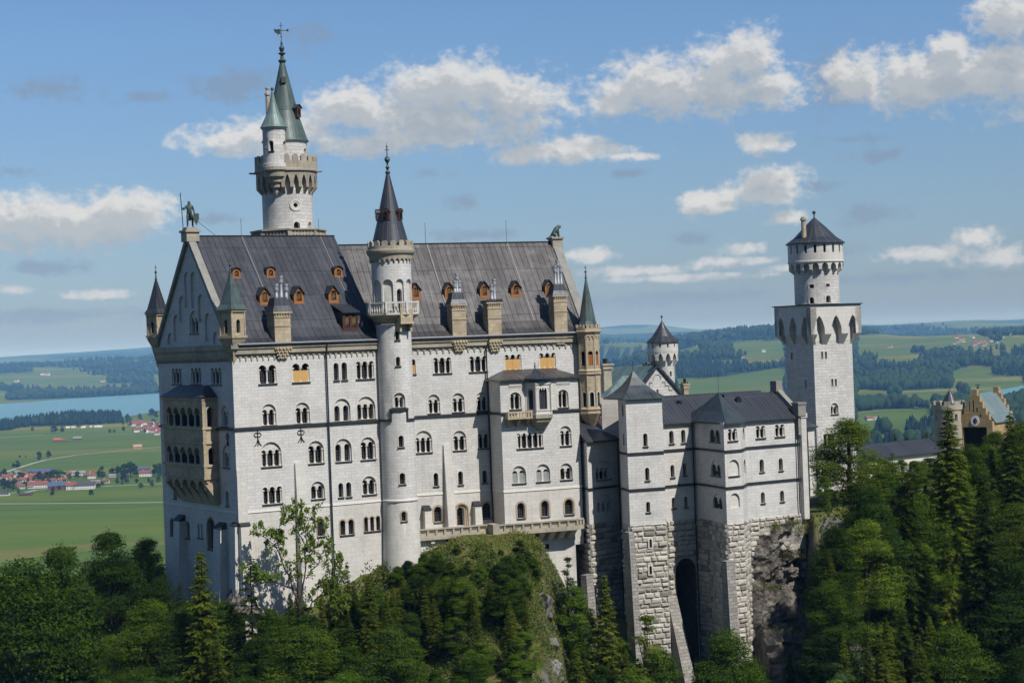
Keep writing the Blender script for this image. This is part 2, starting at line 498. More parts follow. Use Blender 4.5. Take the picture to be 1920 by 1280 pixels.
M['copper'] = sheet_roof('copper_roof', (.06, .075, .07), (.04, .05, .05), (.02, .024, .024), (.10, .12, .11), patina=(.115, .185, .17), pat_amt=.5, streak_amt=.25, metal=.1)
M['slate'] = sheet_roof('blackened_copper_roof', (.030, .037, .045), (.019, .024, .031), (.065, .075, .08), (.075, .09, .095), patina=(.075, .105, .105), pat_amt=.4, streak_amt=.3, metal=.1)
M['green'] = sheet_roof('green_copper_roof', (.12, .165, .155), (.085, .125, .12), (.04, .055, .05), (.2, .26, .24), patina=(.19, .285, .26), pat_amt=.6, streak_amt=.3, metal=.1)
M['bronze'] = plain('green_bronze', (.06, .088, .078), .55, .4, .3, var=.5, scale=3)
M['iron'] = plain('dark_iron', (.02, .02, .022), .6, .4, .4)
M['sill'] = plain('dark_sill_course_shade', (.035, .037, .04), .6, .3, .2)  # sill grey; on string courses this colour also paints in their shadow
M['pipe'] = plain('dark_green_pipe', (.02, .026, .025), .5, .4)
M['gutter'] = plain('pale_gutter', (.42, .43, .45), .45, .5, .5)
M['wood'] = plain('orange_brown_wood', (.33, .135, .045), .7, .2, var=.3, scale=4)
M['board'] = plain('fresh_wood_board', (.55, .33, .12), .75, .2, var=.18, scale=3)
M['greyboard'] = plain('grey_shutter', (.27, .29, .28), .7, .2, var=.1)
M['darkwood'] = plain('dark_brown_wood', (.07, .03, .025), .6, .3)
def glass(name, col, rough=.4):
    m, n = new_mat(name)
    uv = n.node('ShaderNodeUVMap').outputs[0]
    br = n.node('ShaderNodeTexBrick', {'Vector': uv, 'Color1': tuple(col) + (1,), 'Color2': tuple(x * 1.8 for x in col) + (1,), 'Mortar': (.075, .07, .062, 1),
                'Scale': 1.0, 'Mortar Size': .028, 'Brick Width': .3, 'Row Height': .42}, offset=0.0)
    finish(n, br.outputs[0], rough, .05)
    return m
M['glass'] = glass('dark_glass', (.008, .009, .011))
M['bluestain'] = glass('violet_glass', (.022, .02, .034))
M['coping'] = plain('weathered_coping', (.24, .235, .215), .85, .15, var=.4, scale=.8)
M['strip'] = plain('dull_metal_strip', (.16, .16, .165), .5, .4, .3)
M['interior'] = plain('painted_opening_shade', (.012, .012, .012), .9, .05)  # near-black colour standing for the shade inside openings
M['whiteclock'] = plain('white_enamel', (.75, .75, .74), .5, .3, var=.05)
M['bluepaint'] = plain('blue_paint', (.03, .05, .12), .5, .3)

# ------------------------------------------------------------------ castle helpers
def column(T, F, s, z0, z1, dep, r=.11, parent=None, mat='trim'):
    mb = MB()
    c = F(s, z0, dep)
    h = z1 - z0
    mb.box((c.x, c.y), r * 3.0, r * 3.0, z0, z0 + .12, getattr(F, 'angr', 0))
    mb.lathe(c, [(r * 1.45, z0 + .12), (r * 1.1, z0 + .24), (r, z0 + .3), (r * .92, z1 - .42), (r * 1.05, z1 - .36), (r * 1.5, z1 - .16)], 8)
    mb.box((c.x, c.y), r * 3.6, r * 3.6, z1 - .16, z1 + .02, getattr(F, 'angr', 0))
    return mb.build('column', M[mat], T, parent, smooth=False)

def window(T, F, holes, s, z0, z1, w, n=1, g=.3, arch=None, cols=True, side=True, board=0.0, bmat='board', frame='trim',
           recess=.24, depth=.6, wall='wallfine', pane='glass', parent=None, sill=True, blind=False, pointed=False, t=.2, square=False, label=None):
    """one window: reveals, blind arch, columns, dark pane; its opening is added to the wall's holes"""
    lw = (w - (n - 1) * g) / n
    mb = MB()
    apart = n > 1 and not cols
    cxs = [s - w/2 + lw/2 + k * (lw + g) for k in range(n)]
    polys = (lambda: [lights_poly(c, z0, z1, 1, lw, 0) for c in cxs]) if apart else (lambda: [poly()])
    poly = lambda e=0.0, de=0.0: (rect(s - w/2 - e, s + w/2 + e, z0, z1 + e) if square else
        lights_poly(s, z0, z1 + e, n, lw + 2 * e, g - 2 * e, pointed=pointed))
    if arch:
        m_ = .16
        ap = lambda e=0.0: lights_poly(s, z0, arch + e, 1, w + 2 * m_ + 2 * e, 0)
        holes.append(ap())
        reveal(mb, F, ap(), 0, recess)
        if blind:
            panel(mb, F, ap(), [], recess)
        else:
            panel(mb, F, ap(), [[(x, max(y, z0 + .02)) for x, y in q_] for q_ in polys()], recess)
        d0 = recess; ring = ap
    else:
        holes.extend(polys()); d0 = 0.0; ring = poly
    if not blind:
        for q_ in polys(): reveal(mb, F, q_, d0, d0 + depth)
    tt = min(t, g * .42) if (n > 1 and not arch) else t
    if frame:
        a, b = ring(), ring(tt)
        k0 = 1
        for i in range(k0, len(a)):
            j = (i + 1) % len(a)
            q = [F(*a[i], -.03), F(*b[i], -.03), F(*b[j], -.03), F(*a[j], -.03)]
            mb.face(q[::1], [b[i], b[i], b[j], b[j]], 1)
            mb.face([F(*b[i], -.03), F(*b[i], 0), F(*b[j], 0), F(*b[j], -.03)], m=1)
    wo = mb.build('window', [M[wall], M[frame or 'trim']], T, parent, label=label)
    if parent is not None: sub = lambda: parent
    if not blind:
        pm = MB()
        for q_ in polys(): panel(pm, F, q_, [], d0 + depth - .02)
        pm.build('pane', M[pane], T, wo)
        r = min(.12, g * .38)
        zs = z1 - lw * .5
        if n > 1 and cols:
            for k in range(n - 1):
                column(T, F, s - w/2 + lw * (k + 1) + g * (k + .5), z0 + .02, zs, d0 + .24, r, wo)
        if side and arch:
            for sg in (-1, 1): column(T, F, s + sg * (w/2 - .02), z0 + .02, zs, d0 + .0, r * .9, wo)
        elif side and n > 1:
            for sg in (-1, 1): column(T, F, s + sg * (w/2 - r), z0 + .02, zs, .2, r * .9, wo)
    if board:
        bm_ = MB()
        zb = z0 + (z1 - z0) * board
        bm_.fbox(F, s - w/2 + .03, s - .015, z0 + .02, zb, d0 + .12, d0 + .17)
        bm_.fbox(F, s + .015, s + w/2 - .03, z0 + .02, zb, d0 + .12, d0 + .17)
        bm_.build('shutter', M[bmat], T, wo)
    if sill:
        sm = MB()
        e = .2 if arch else .12
        sm.fbox(F, s - w/2 - e, s + w/2 + e, z0 - .16, z0 - .012, -.16, .3 if not arch else recess + .2)
        sm.build('sill', M['sill'], T, wo)
    return wo

def win_px(T, F, holes, x0, x1, y0, y1, off=0.0, arch=None, **kw):
    """window given by the photo's outline of its lights on the wall plane F"""
    xc, yc = (x0 + x1) / 2, (y0 + y1) / 2
    s, zc = F.sz(xc, yc, off)
    sl, _ = F.sz(x0, yc + (xc - x0) * 0, off); sr, _ = F.sz(x1, yc, off)
    _, zt = F.sz(xc, y0, off); _, zb = F.sz(xc, y1, off)
    za = F.sz(xc, arch, off)[1] if arch else None
    if za is not None:
        za = max(za, zb + (sr - sl) / 2 + .4, zt + .12)
    return window(T, F, holes, s, zb, zt, sr - sl, arch=za, **kw)

def downpipe(T, pts, r=.11):
    mb = MB()
    mb.tube(pts, r, 6)
    for p in pts[1:-1]: mb.ball(p, r * 1.5, 4, 6)
    return mb.build('downpipe', M['pipe'], T)
def finial(T, c, z, h, parent=None, mat='bronze', vane=False, r=.3, name='finial'):
    mb = MB()
    mb.lathe(c, [(r * .5, z - .3), (r * .95, z), (r * .3, z + h * .08), (r * .75, z + h * .16), (r * .25, z + h * .24), (r * .4, z + h * .3),
                 (r * 1.0, z + h * .40), (r * .75, z + h * .48), (r * .2, z + h * .52), (r * .16, z + h * .8), (0, z + h)], 10)
    if not vane:
        zc = z + h * .72
        mb.box((c[0], c[1]), r * 1.5, .08, zc - .06, zc + .06, .5)
        mb.ball((c[0], c[1], zc + h * .1), r * .35, 4, 6)
    return mb.build(name, M[mat], T, parent, smooth=True)
def merlons(mb, F, s0, s1, z0, z1, n, dep0, dep1, duty=.58, m=0, rounded=True):
    w_ = (s1 - s0) / n
    for k in range(n):
        a = s0 + (k + .5 - duty / 2) * w_; b = s0 + (k + .5 + duty / 2) * w_
        mid = (a + b) / 2
        top = z1 if rounded else z1
        prof = [(a, z0), (b, z0), (b, z0 + (z1 - z0) * .72), (b - (b - a) * .28, z1), (a + (b - a) * .28, z1), (a, z0 + (z1 - z0) * .72)] if rounded else rect(a, b, z0, z1)
        n_ = len(prof)
        mb.face([F(x, z, dep0) for x, z in prof], prof, m)
        mb.face([F(x, z, dep1) for x, z in prof][::-1], prof[::-1], m)
        for i in range(1, n_):
            p, q = prof[i], prof[(i + 1) % n_]
            mb.face([F(*q, dep0), F(*p, dep0), F(*p, dep1), F(*q, dep1)][::-1], m=m)
    return mb
def blocks(mb, F, s0, s1, z0, z1, bw=1.35, bh=.74, out=.26, holes=(), m=0, seed=1, s1f=None):
    """rusticated masonry: every block a cushion of its own depth"""
    rr = random.Random(seed)
    z = z0; row = 0
    while z < z1 - .05:
        h = bh * rr.uniform(.8, 1.25); zt = min(z + h, z1)
        if z1 - zt < .25: zt = z1
        s = s0; first = True
        while s < s1 - .03:
            w_ = bw * rr.uniform(.6, 1.5) * (.6 if first and row % 2 else 1.0); first = False
            e = min(s + w_, s1)
            if s1 - e < .35: e = s1
            if not any(inside(((s + e) / 2 + dx * (e - s) * .4, (z + zt) / 2 + dz * (zt - z) * .4), h_) for h_ in holes for dx in (-1, 1) for dz in (-1, 0, 1)):
                o = out * rr.uniform(.35, 1.2); gp = .045; c = min(.13, (e - s) * .2, (zt - z) * .28); cu = [(rr.uniform(0, 300), rr.uniform(0, 300))] * 4
                j = lambda: rr.uniform(-.05, .05)
                B = [F(s + gp, z + gp, 0), F(e - gp, z + gp, 0), F(e - gp, zt - gp, 0), F(s + gp, zt - gp, 0)]
                Tq = [F(s + gp + c + j(), z + gp + c + j(), -o - j()), F(e - gp - c + j(), z + gp + c + j(), -o - j()),
                      F(e - gp - c + j(), zt - gp - c + j(), -o - j()), F(s + gp + c + j(), zt - gp - c + j(), -o - j())]
                ctr = F((s + e) / 2 + j() * 4, (z + zt) / 2 + j() * 2, -o - .035 + j() * .8)
                for i in range(4):
                    k = (i + 1) % 4
                    mb.face([B[i], B[k], Tq[k], Tq[i]], cu, m=m)
                    mb.face([Tq[i], Tq[k], ctr], cu[:3], m=m)
            s = e
        z = zt; row += 1

# ------------------------------------------------------------------ helpers for whole buildings
def fac2(p, q):
    f = Fac((p[0], p[1]), math.degrees(math.atan2(q[1] - p[1], q[0] - p[0])))
    f.L = math.hypot(q[0] - p[0], q[1] - p[1])
    f.angr = rad(f.ang)
    return f
def wallpanel(mb, F, s0, s1, levels, holes, dep=0.0):
    """levels: [(z0, z1, material index)]"""
    for z0, z1, m in levels:
        hs = [h for h in holes if z0 < sum(p[1] for p in h) / len(h) < z1]
        panel(mb, F, rect(s0, s1, z0, z1), hs, dep, m)
def band(mb, F, s0, s1, z0, z1, out, m=0, back=.1):
    mb.fbox(F, s0, s1, z0, z1, -out, back, m)
def wedge(mb, F, s0, s1, z0, z1, out=.1):
    mb.hexa([F(s0, z0, -out), F(s1, z0, -out), F(s1, z0, .05), F(s0, z0, .05)], [F(s0, z1, -.003), F(s1, z1, -.003), F(s1, z1, .05), F(s0, z1, .05)])
def roof_slope(mb, F, prof, s0, s1, m=0, s0f=None, s1f=None):
    """prof: (depth, z) from the eave upwards; s0f/s1f give the ends at each profile point"""
    L = 0.0
    for k in range(len(prof) - 1):
        (d0, z0), (d1, z1) = prof[k], prof[k + 1]
        a0 = s0f(d0) if s0f else s0; a1 = s0f(d1) if s0f else s0; b0 = s1f(d0) if s1f else s1; b1 = s1f(d1) if s1f else s1
        dl = math.hypot(d1 - d0, z1 - z0)
        q = [F(a0, z0, d0), F(b0, z0, d0), F(b1, z1, d1), F(a1, z1, d1)]
        uv = [(a0, L), (b0, L), (b1, L + dl), (a1, L + dl)]
        if abs(b1 - a1) < 1e-4: q = q[:3]; uv = uv[:3]
        mb.face(q, uv, m)
        L += dl
def prof_at(prof, z):
    for (d0, z0), (d1, z1) in zip(prof, prof[1:]):
        if z0 <= z <= z1: return d0 + (d1 - d0) * (z - z0) / max(z1 - z0, 1e-6)
    return prof[-1][0] if z > prof[-1][1] else prof[0][0]

def dormer(T, F, prof, x0, x1, y0, y1, kind='gable', wall='wood', roofm='darkroof', lights=1):
    """a roof window whose front outline in the photo is x0..x1, y0..y1"""
    dep = 1.0
    for _ in range(6):
        zb = F.sz((x0 + x1) / 2, y1, -dep)[1]
        dep = prof_at(prof, zb) + .02
    s0 = F.sz(x0, (y0 + y1) / 2, -dep)[0]; s1 = F.sz(x1, (y0 + y1) / 2, -dep)[0]
    zb = F.sz((x0 + x1) / 2, y1, -dep)[1]; zt = F.sz((x0 + x1) / 2, y0, -dep)[1]
    G = lambda s, z, d=0.0: F(s, z, dep + d)
    w_ = s1 - s0; sm = (s0 + s1) / 2; h = zt - zb
    if kind == 'gable':
        ze = zt - w_ * .62; prow = [(s0, zb - .5), (s1, zb - .5), (s1, ze), (sm, zt - .08), (s0, ze)]
    elif kind == 'round':
        ze = zt - w_ * .42; prow = [(s0, zb - .4), (s1, zb - .4)] + [(sm + w_ / 2 * math.cos(a), ze + (zt - ze) * math.sin(a)) for a in [PI * i / 8 for i in range(9)]]
    else:
        ze = zt - .55; prow = [(s0, zb - .4), (s1, zb - .4), (s1, ze), (s0, ze)]
    back = lambda z: max(prof_at(prof, min(z, prof[-1][1] - .01)) - dep, .05) + .15
    mb = MB(); holes = []
    pz0 = zb + h * .14; pw = w_ * (.52 if lights == 1 else .30)
    pz1 = pz0 + min(h * .58, (ze - pz0) + w_ * .2)
    ps = [sm] if lights == 1 else [sm - w_ * .22, sm + w_ * .22]
    for c in ps: holes.append(lights_poly(c, pz0, pz1, 1, pw, 0))
    panel(mb, G, prow, holes, 0.0)
    for hl in holes: reveal(mb, G, hl, 0, .12)
    n = len(prow)
    for i in range(1, n):
        a, b = prow[i], prow[(i + 1) % n]
        if i in (1, n - 1): mb.face([G(*b, 0), G(*a, 0), G(a[0], a[1], back(a[1]) ), G(b[0], b[1], back(b[1]))][::-1])
    # raised arch surround
    for c in ps:
        a = lights_poly(c, pz0, pz1, 1, pw, 0); b = lights_poly(c, pz0, pz1 + .1, 1, pw + .2, 0)
        for i in range(1, len(a)):
            j = (i + 1) % len(a)
            mb.face([G(*a[i], -.05), G(*b[i], -.05), G(*b[j], -.05), G(*a[j], -.05)])
            mb.face([G(*b[i], -.05), G(*b[i], 0), G(*b[j], 0), G(*b[j], -.05)])
    mb.fbox(G, s0 - .05, s1 + .05, zb - .06, zb + .06, -.1, .1)
    d = mb.build('dormer', M[wall], T)
    pm = MB()
    for hl in holes: panel(pm, G, hl, [], .1)
    pm.build('pane', M['glass'], T, d)
    lt = MB()
    for c in ps:
        for k in range(-2, 3):
            zc = (pz0 + pz1) / 2 + k * pw * .42
            for sg in (-1, 1):
                a = (c - pw * .42, zc - sg * pw * .42); b = (c + pw * .42, zc + sg * pw * .42)
                if min(a[1], b[1]) < pz0 or max(a[1], b[1]) > pz1 - .05: continue
                lt.tube([G(a[0], a[1], .07), G(b[0], b[1], .07)], .018, 4)
    if lt.f: lt.build('lattice', M['board'], T, d)
    rm = MB(); o = .14
    if kind == 'gable':
        for sg in (-1, 1):
            se = sm + sg * (w_ / 2 + o); zl = ze - o * 1.25
            A_, B_ = G(se, zl, -.28), G(sm, zt + .04, -.28)
            C_, D_ = G(sm, zt + .04, back(zt)), G(se, zl, back(zl))
            q = [A_, B_, C_, D_] if sg < 0 else [B_, A_, D_, C_]
            rm.face(q[::-1] if True else q)
            up = Vector((0, 0, .1))
            rm.face([q[0] - up, q[1] - up, q[1], q[0]]); rm.face([q[3] - up, q[0] - up, q[0], q[3]])
            rm.face([v - up for v in q])
    elif kind == 'round':
        pts = [(sm + (w_ / 2 + .1) * math.cos(a), ze + (zt + .1 - ze) * math.sin(a)) for a in [PI * i / 8 for i in range(9)]]
        for a, b in zip(pts, pts[1:]):
            rm.face([G(*a, -.2), G(*b, -.2), G(b[0], b[1], back(b[1])), G(a[0], a[1], back(a[1]))][::-1])
            c1 = (sm + (a[0] - sm) * .9, a[1] - .1); c2 = (sm + (b[0] - sm) * .9, b[1] - .1)
            rm.face([G(*c1, -.2), G(*c2, -.2), G(*b, -.2), G(*a, -.2)])
    else:
        A_, B_ = G(s0 - .15, ze, -.35), G(s1 + .15, ze, -.35)
        zk = ze + 1.35
        C_, D_ = G(s1 + .15, zk, back(zk) + .2), G(s0 - .15, zk, back(zk) + .2)
        rm.face([A_, B_, C_, D_]); up = Vector((0, 0, .15))
        rm.face([A_ - up, B_ - up, B_, A_]); rm.face([D_ - up, A_ - up, A_, D_]); rm.face([B_ - up, C_ - up, C_, B_])
    rm.build('roof', M[roofm], T, d)
    return d

def chimney(T, F, px0, px1, y_top, y_bot, off, pots=(), cap='flare', pot_y=None, mat='tan', style=0):
    """a square stone stack standing on the eave; off = distance in front of the wall"""
    s0, zt = F.sz(px0, y_top, off); s1, _ = F.sz(px1, y_top, off)
    zb = F.sz((px0 + px1) / 2, y_bot, off)[1]
    w_ = s1 - s0; sm = (s0 + s1) / 2; d = w_ * .95
    mb = MB()
    D0 = -off; D1 = D0 + d
    mb.fbox(F, s0, s1, zb - .8, zt, D0, D1)
    h = zt - zb
    for k in (.48, .80):
        mb.fbox(F, s0 - .08, s1 + .08, zb + h * k, zb + h * k + .14, D0 - .08, D1 + .08)
    for k in range(6):
        x = s0 + w_ * (k + .5) / 6
        mb.fbox(F, x - .07, x + .07, zt - .42, zt - .12, D0 - .14, D0 + .01)
    mb.fbox(F, s0 - .22, s1 + .22, zt - .12, zt + .12, D0 - .22, D1 + .22)
    c = mb.build('chimney', M[mat], T)
    fm = MB()
    e = .25
    b = [F(s0 - e, zt + .13, D0 - e), F(s1 + e, zt + .13, D0 - e), F(s1 + e, zt + .13, D1 + e), F(s0 - e, zt + .13, D1 + e)]
    if cap == 'flare':
        hh = w_ * .85
        i = w_ * .12
        mid = [F(s0 + .05, zt + hh * .45, D0 + .05), F(s1 - .05, zt + hh * .45, D0 + .05), F(s1 - .05, zt + hh * .45, D1 - .05), F(s0 + .05, zt + hh * .45, D1 - .05)]
        t = [F(s0 + i, zt + hh, D0 + i), F(s1 - i, zt + hh, D0 + i), F(s1 - i, zt + hh, D1 - i), F(s0 + i, zt + hh, D1 - i)]
        fm.hexa(b, mid, cap=False); fm.hexa(mid, t, base=False)
        ztop = zt + hh
    else:
        for k in range(7):
            x = s0 - .2 + (w_ + .4) * (k + .5) / 7
            fm.fbox(F, x - .1, x + .1, zt + .13, zt + .55, D0 - .2, D0 - .02)
        fm.hexa(b, [v + Vector((0, 0, .25)) for v in b])
        ztop = zt + .4
    fm.build('cap', M['darkroof'], T, c)
    for (px, py) in pots:
        ps, pz = F.sz(px, py, off - d / 2)
        q = F(ps, ztop - .2, D0 + d / 2)
        pmb = MB()
        r = .26
        hp = pz - q.z
        pmb.lathe(q, [(r, q.z), (r, q.z + .6), (r * .8, q.z + .7), (r * .8, pz - 1.0), (r * 1.25, pz - .95), (r * 1.25, pz - .55), (r * .85, pz - .5), (r * .85, pz - .38), (r * 1.2, pz - .32), (r * 1.2, pz), (0, pz)], 10)
        pmb.build('chimney_pot', M['gutter'], T, c, smooth=True)
    # console under the eave
    cm = MB()
    steps = 4
    for k in range(steps):
        f_ = 1 - k / steps
        hw = w_ * .5 * (.35 + .65 * f_) + .1
        z1_ = zb - .95 - k * .42 + (0.0)
        cm.fbox(F, sm - hw, sm + hw, z1_ - .42, z1_ - .002, -(off * (.3 + .7 * f_) + .02), .1)
        if style == 0:
            for j in range(5 - k):
                x = sm - hw + 2 * hw * (j + .5) / (5 - k)
                cm.fbox(F, x - .1, x + .1, z1_ - .36, z1_ - .06, -(off * (.3 + .7 * f_) + .16), 0)
    cm.build('console', M['tan'], T, c)
    return c

# ================================================================== PALACE, the western block
C0 = at(440, 800, 250.0)
A = Fac((C0.x, C0.y), 32.8); A.angr = rad(32.8)
B = Fac((C0.x, C0.y), 32.8 - 90.0); B.angr = rad(32.8 - 90)
ZE, ZS, ZW = .93, -10.3, -21.6
LA, WA = 22.3, 26.0
TA = Thing('palace_block', 'gabled castle block of pale stone with two-storey arcaded loggia and bronze knight on its gable', 'palace', A(0, -38))
T = TA
hA, hB = [], []
# --- south side windows, row by row (outlines read from the photo)
for a in [(485, 518, 684, 719), (548, 580, 681, 716)]:
    win_px(T, A, hA, *a, n=2, board=.62 if a[0] == 548 else 0)
for a in [(625.5, 635, 680, 713), (640.5, 650.5, 679, 712)]: win_px(T, A, hA, *a, n=1)
win_px(T, A, hA, 667.5, 701, 677, 710, n=3)
win_px(T, A, hA, 493, 516, 767.5, 797, n=2, arch=757)
win_px(T, A, hA, 555.5, 579, 764, 793.5, n=2, arch=754)
win_px(T, A, hA, 628.5, 655, 760, 789, n=2, arch=747, cols=False, side=False, g=.55)
win_px(T, A, hA, 671.5, 702, 757, 785.5, n=3, arch=743, side=False)
win_px(T, A, hA, 491.5, 526, 843, 874, n=3, arch=828)
win_px(T, A, hA, 579.5, 605.5, 835, 868, n=2, arch=826)
win_px(T, A, hA, 630.5, 657.5, 832, 864.5, n=2, arch=822, cols=False, side=False, g=.55)
win_px(T, A, hA, 677.5, 702.5, 828, 861, n=2, arch=819)
win_px(T, A, hA, 492.5, 529, 912, 944, n=3)
win_px(T, A, hA, 585, 607, 910, 934.5, n=2, arch=902, side=False)
for a in [(634.5, 643.5, 905, 932), (649, 658.5, 903.5, 931)]: win_px(T, A, hA, *a, n=1)
win_px(T, A, hA, 680.5, 704, 899, 926.5, n=2, arch=892)
win_px(T, A, hA, 595, 608, 971, 1005, n=1, frame='brownframe', wall='wallfine')
win_px(T, A, hA, 638, 663, 974, 1002, n=2, g=.5, cols=False, side=False, frame='brownframe', wall='brownframe', t=.25)
win_px(T, A, hA, 683, 712.5, 968, 995, n=3, g=.35, cols=False, side=False, frame='brownframe', wall='brownframe')
# --- west side windows
for a in [(322.5, 340, 690, 720), (358.5, 377, 689, 720), (396, 415, 689, 721)]: win_px(T, B, hB, *a, n=3, g=.35, t=.15)
win_px(T, B, hB, 416.5, 427.5, 771, 799, n=2, arch=760, g=.35, side=False)
win_px(T, B, hB, 419, 430, 848, 876, n=2, arch=834, g=.35, side=False)
win_px(T, B, hB, 423.5, 429, 920, 948, n=1, t=.12)
win_px(T, B, hB, 325.5, 331.5, 915, 934, n=1, t=.12)
win_px(T, B, hB, 319.5, 326, 972, 1003, n=1, frame='brownframe', wall='brownframe')
win_px(T, B, hB, 344, 355.5, 977, 1008, n=2, g=.3, cols=False, side=False, frame='brownframe', wall='brownframe')
win_px(T, B, hB, 371, 380, 981, 1008, n=2, g=.45, cols=False, side=False, t=.15)
win_px(T, B, hB, 389, 403, 971, 1030, n=1, frame='brownframe', wall='brownframe', t=.3)
# gable niches
NB = []
for a in [(346.5, 354.5, 511, 578), (358.5, 367, 511, 578), (336.5, 346, 556, 604), (372, 381.5, 553, 604), (326, 336, 591, 640), (385, 395.5, 588, 640),
          (314.5, 323, 626, 646), (400, 408.5, 623, 645)]:
    win_px(T, B, NB, *a, arch=a[2], blind=True, frame=None, side=False, sill=False, recess=.28)
win_px(T, B, NB, 357, 371.5, 595, 625, n=3, arch=582, g=.3)
# --- walls
mb = MB()
LV = [(-38, ZW, 1), (ZW, ZE, 0)]
wallpanel(mb, A, 0, LA, LV, hA)
wallpanel(mb, B, -WA, 0, LV, hB)
panel(mb, B, [(-WA, ZE), (0, ZE), (-WA / 2, 16.0)], NB, 0, 0)
R_ = Fac((A(LA, 0).x, A(LA, 0).y), A.ang + 90)
panel(mb, R_, [(0, -38), (WA, -38), (WA, ZE), (WA / 2, 16.0), (0, ZE)], [], 0, 0)
Bk = A.shifted(-WA)
panel(mb, Bk, rect(0, LA, -38, ZE), [], 0, 0, flip=True)
# battered corner and buttress strips
def batter(mb, F, s0, s1, ztop, zbot, out0, out1, m=1, cap=None):
    b = [F(s0 - .15, zbot, -out1), F(s1 + .15, zbot, -out1), F(s1 + .15, zbot, .05), F(s0 - .15, zbot, .05)]
    t = [F(s0, ztop, -out0), F(s1, ztop, -out0), F(s1, ztop, .05), F(s0, ztop, .05)]
    mb.hexa(b, t, m)
    if cap:
        k = [F(s0 - .1, ztop + .01, -out0 - .12), F(s1 + .1, ztop + .01, -out0 - .12), F(s1 + .1, ztop + .01, .05), F(s0 - .1, ztop + .01, .05)]
        j = [F(s0 - .1, ztop + .12, -out0 - .12), F(s1 + .1, ztop + .12, -out0 - .12), F(s1 + .1, ztop + cap, .05), F(s0 - .1, ztop + cap, .05)]
        mb.hexa(k, j, 2)
mb.build('wall', [M['wall'], M['wallfine'], M['sill']], T)
def buttress(T, F, s0, s1, ztop, zbot, out0, out1, cap=.5, mat='wallfine'):
    b = MB()
    batter(b, F, s0, s1, ztop, zbot, out0, out1, 0, None)
    if cap:
        k = [F(s0 - .1, ztop + .003, -out0 - .12), F(s1 + .1, ztop + .003, -out0 - .12), F(s1 + .1, ztop + .003, .05), F(s0 - .1, ztop + .003, .05)]
        j = [F(s0 - .1, ztop + .10, -out0 - .12), F(s1 + .1, ztop + .10, -out0 - .12), F(s1 + .1, ztop + cap, .05), F(s0 - .1, ztop + cap, .05)]
        b.hexa(k, j, 1)
    return b.build('buttress', [M[mat], M['sill']], T)
sz = A.sz
buttress(T, A, sz(553, 900)[0], sz(568, 900)[0], sz(560, 867)[1], -35, .25, 1.6, cap=0)
buttress(T, A, .05, 1.25, sz(445, 880)[1], sz(445, 986)[1], .06, .35, cap=0)
buttress(T, A, .0, 1.35, sz(445, 986)[1], -39, .75, 1.5, cap=.7)
buttress(T, B, -1.6, -.02, sz(445, 986)[1], -39, .5, 1.0, cap=.5)
for x0, x1, y in [(329, 340, 975), (404, 417, 990)]:
    buttress(T, B, B.sz(x0, y, .6)[0], B.sz(x1, y, .6)[0], B.sz(x0, y, .6)[1], -38, .9, 1.7, cap=.9)
# --- courses and cornices
cm = MB()
band(cm, A, -.28, LA, ZS - .22, ZS + .12, .26); band(cm, B, -WA, .0, ZS - .22, ZS + .12, .26)
cm.build('string_course', M['sill'], T)  # course coloured dark for its shadow as well as its dark top
cm = MB()
wedge(cm, A, 1.3, LA, ZW - .12, ZW + .24); wedge(cm, B, -WA, -.05, ZW - .12, ZW + .24)
cm.build('ledge', M['trim'], T)
cm = MB()
scallop(cm, A, .3, LA, -1.25, -.35, 26, .14, .62, duty=.8)
band(cm, A, .3, LA, -.35, .35, .42); band(cm, A, .3, LA, .352, .86, .6)
scallop(cm, B, -WA + .3, -.6, -1.3, -.55, 44, .2, .5)
band(cm, B, -WA - .2, -.3, -.55, .3, .3); band(cm, B, -WA - .2, -.3, .302, ZE + .1, .55)
cm.build('cornice', M['beige'], T)
# --- roof
PA = [(-.8, .98), (.5, 1.75), (1.6, 2.95), (2.8, 4.45), (13.0, 16.4)]
mb = MB()
roof_slope(mb, A, PA, .55, LA + .45)
BkF = Fac((A(LA + .45, 0, WA).x, A(LA + .45, 0, WA).y), A.ang + 180)
roof_slope(mb, BkF, PA, 0, LA - .1)
for k in range(len(PA) - 1):
    (d0, z0), (d1, z1) = PA[k], PA[k + 1]
    mb.face([A(LA + .45, z0 - .25, d0), A(LA + .45, z1 - .25, d1), A(LA + .45, z1, d1), A(LA + .45, z0, d0)])
mb.face([A(.5, .7, -.8), A(LA + .45, .7, -.8), A(LA + .45, .98, -.8), A(.5, .98, -.8)])
mb.face([A(.5, .7, -.8), A(.5, .7, 0), A(LA + .45, .7, 0), A(LA + .45, .7, -.8)])
ROOFA = mb.build('roof', M['roof'], T)
rm = MB(); rm.fbox(A, .5, LA + .5, 16.36, 16.5, 12.85, 13.15)
for s_ in (8.0, 20.3): rm.tube([A(s_, 16.4, 13), A(s_, 18.9, 13)], .035, 4)
rm.tube([A(s_, 16.4, 13), A(s_, 16.6, 13)], .05, 4)
rm.build('ridge_cap', M['iron'], T)
for s_ in (7.95, 20.4):
    q = MB()
    for k in range(len(PA) - 1):
        if k < 2: continue
        (d0, z0), (d1, z1) = PA[k], PA[k + 1]
        q.hexa([A(s_, z0, d0 - .05), A(s_ + .13, z0, d0 - .05), A(s_ + .13, z0, d0 + .1), A(s_, z0, d0 + .1)],
               [A(s_, z1, d1 - .05), A(s_ + .13, z1, d1 - .05), A(s_ + .13, z1, d1 + .1), A(s_, z1, d1 + .1)])
    q.build('lightning_strip', M['strip'], T)
gm = MB(); gm.tube([A(.6, .96, -.86), A(LA + .45, .96, -.86)], .12, 6)
gm.build('gutter', M['gutter'], T)
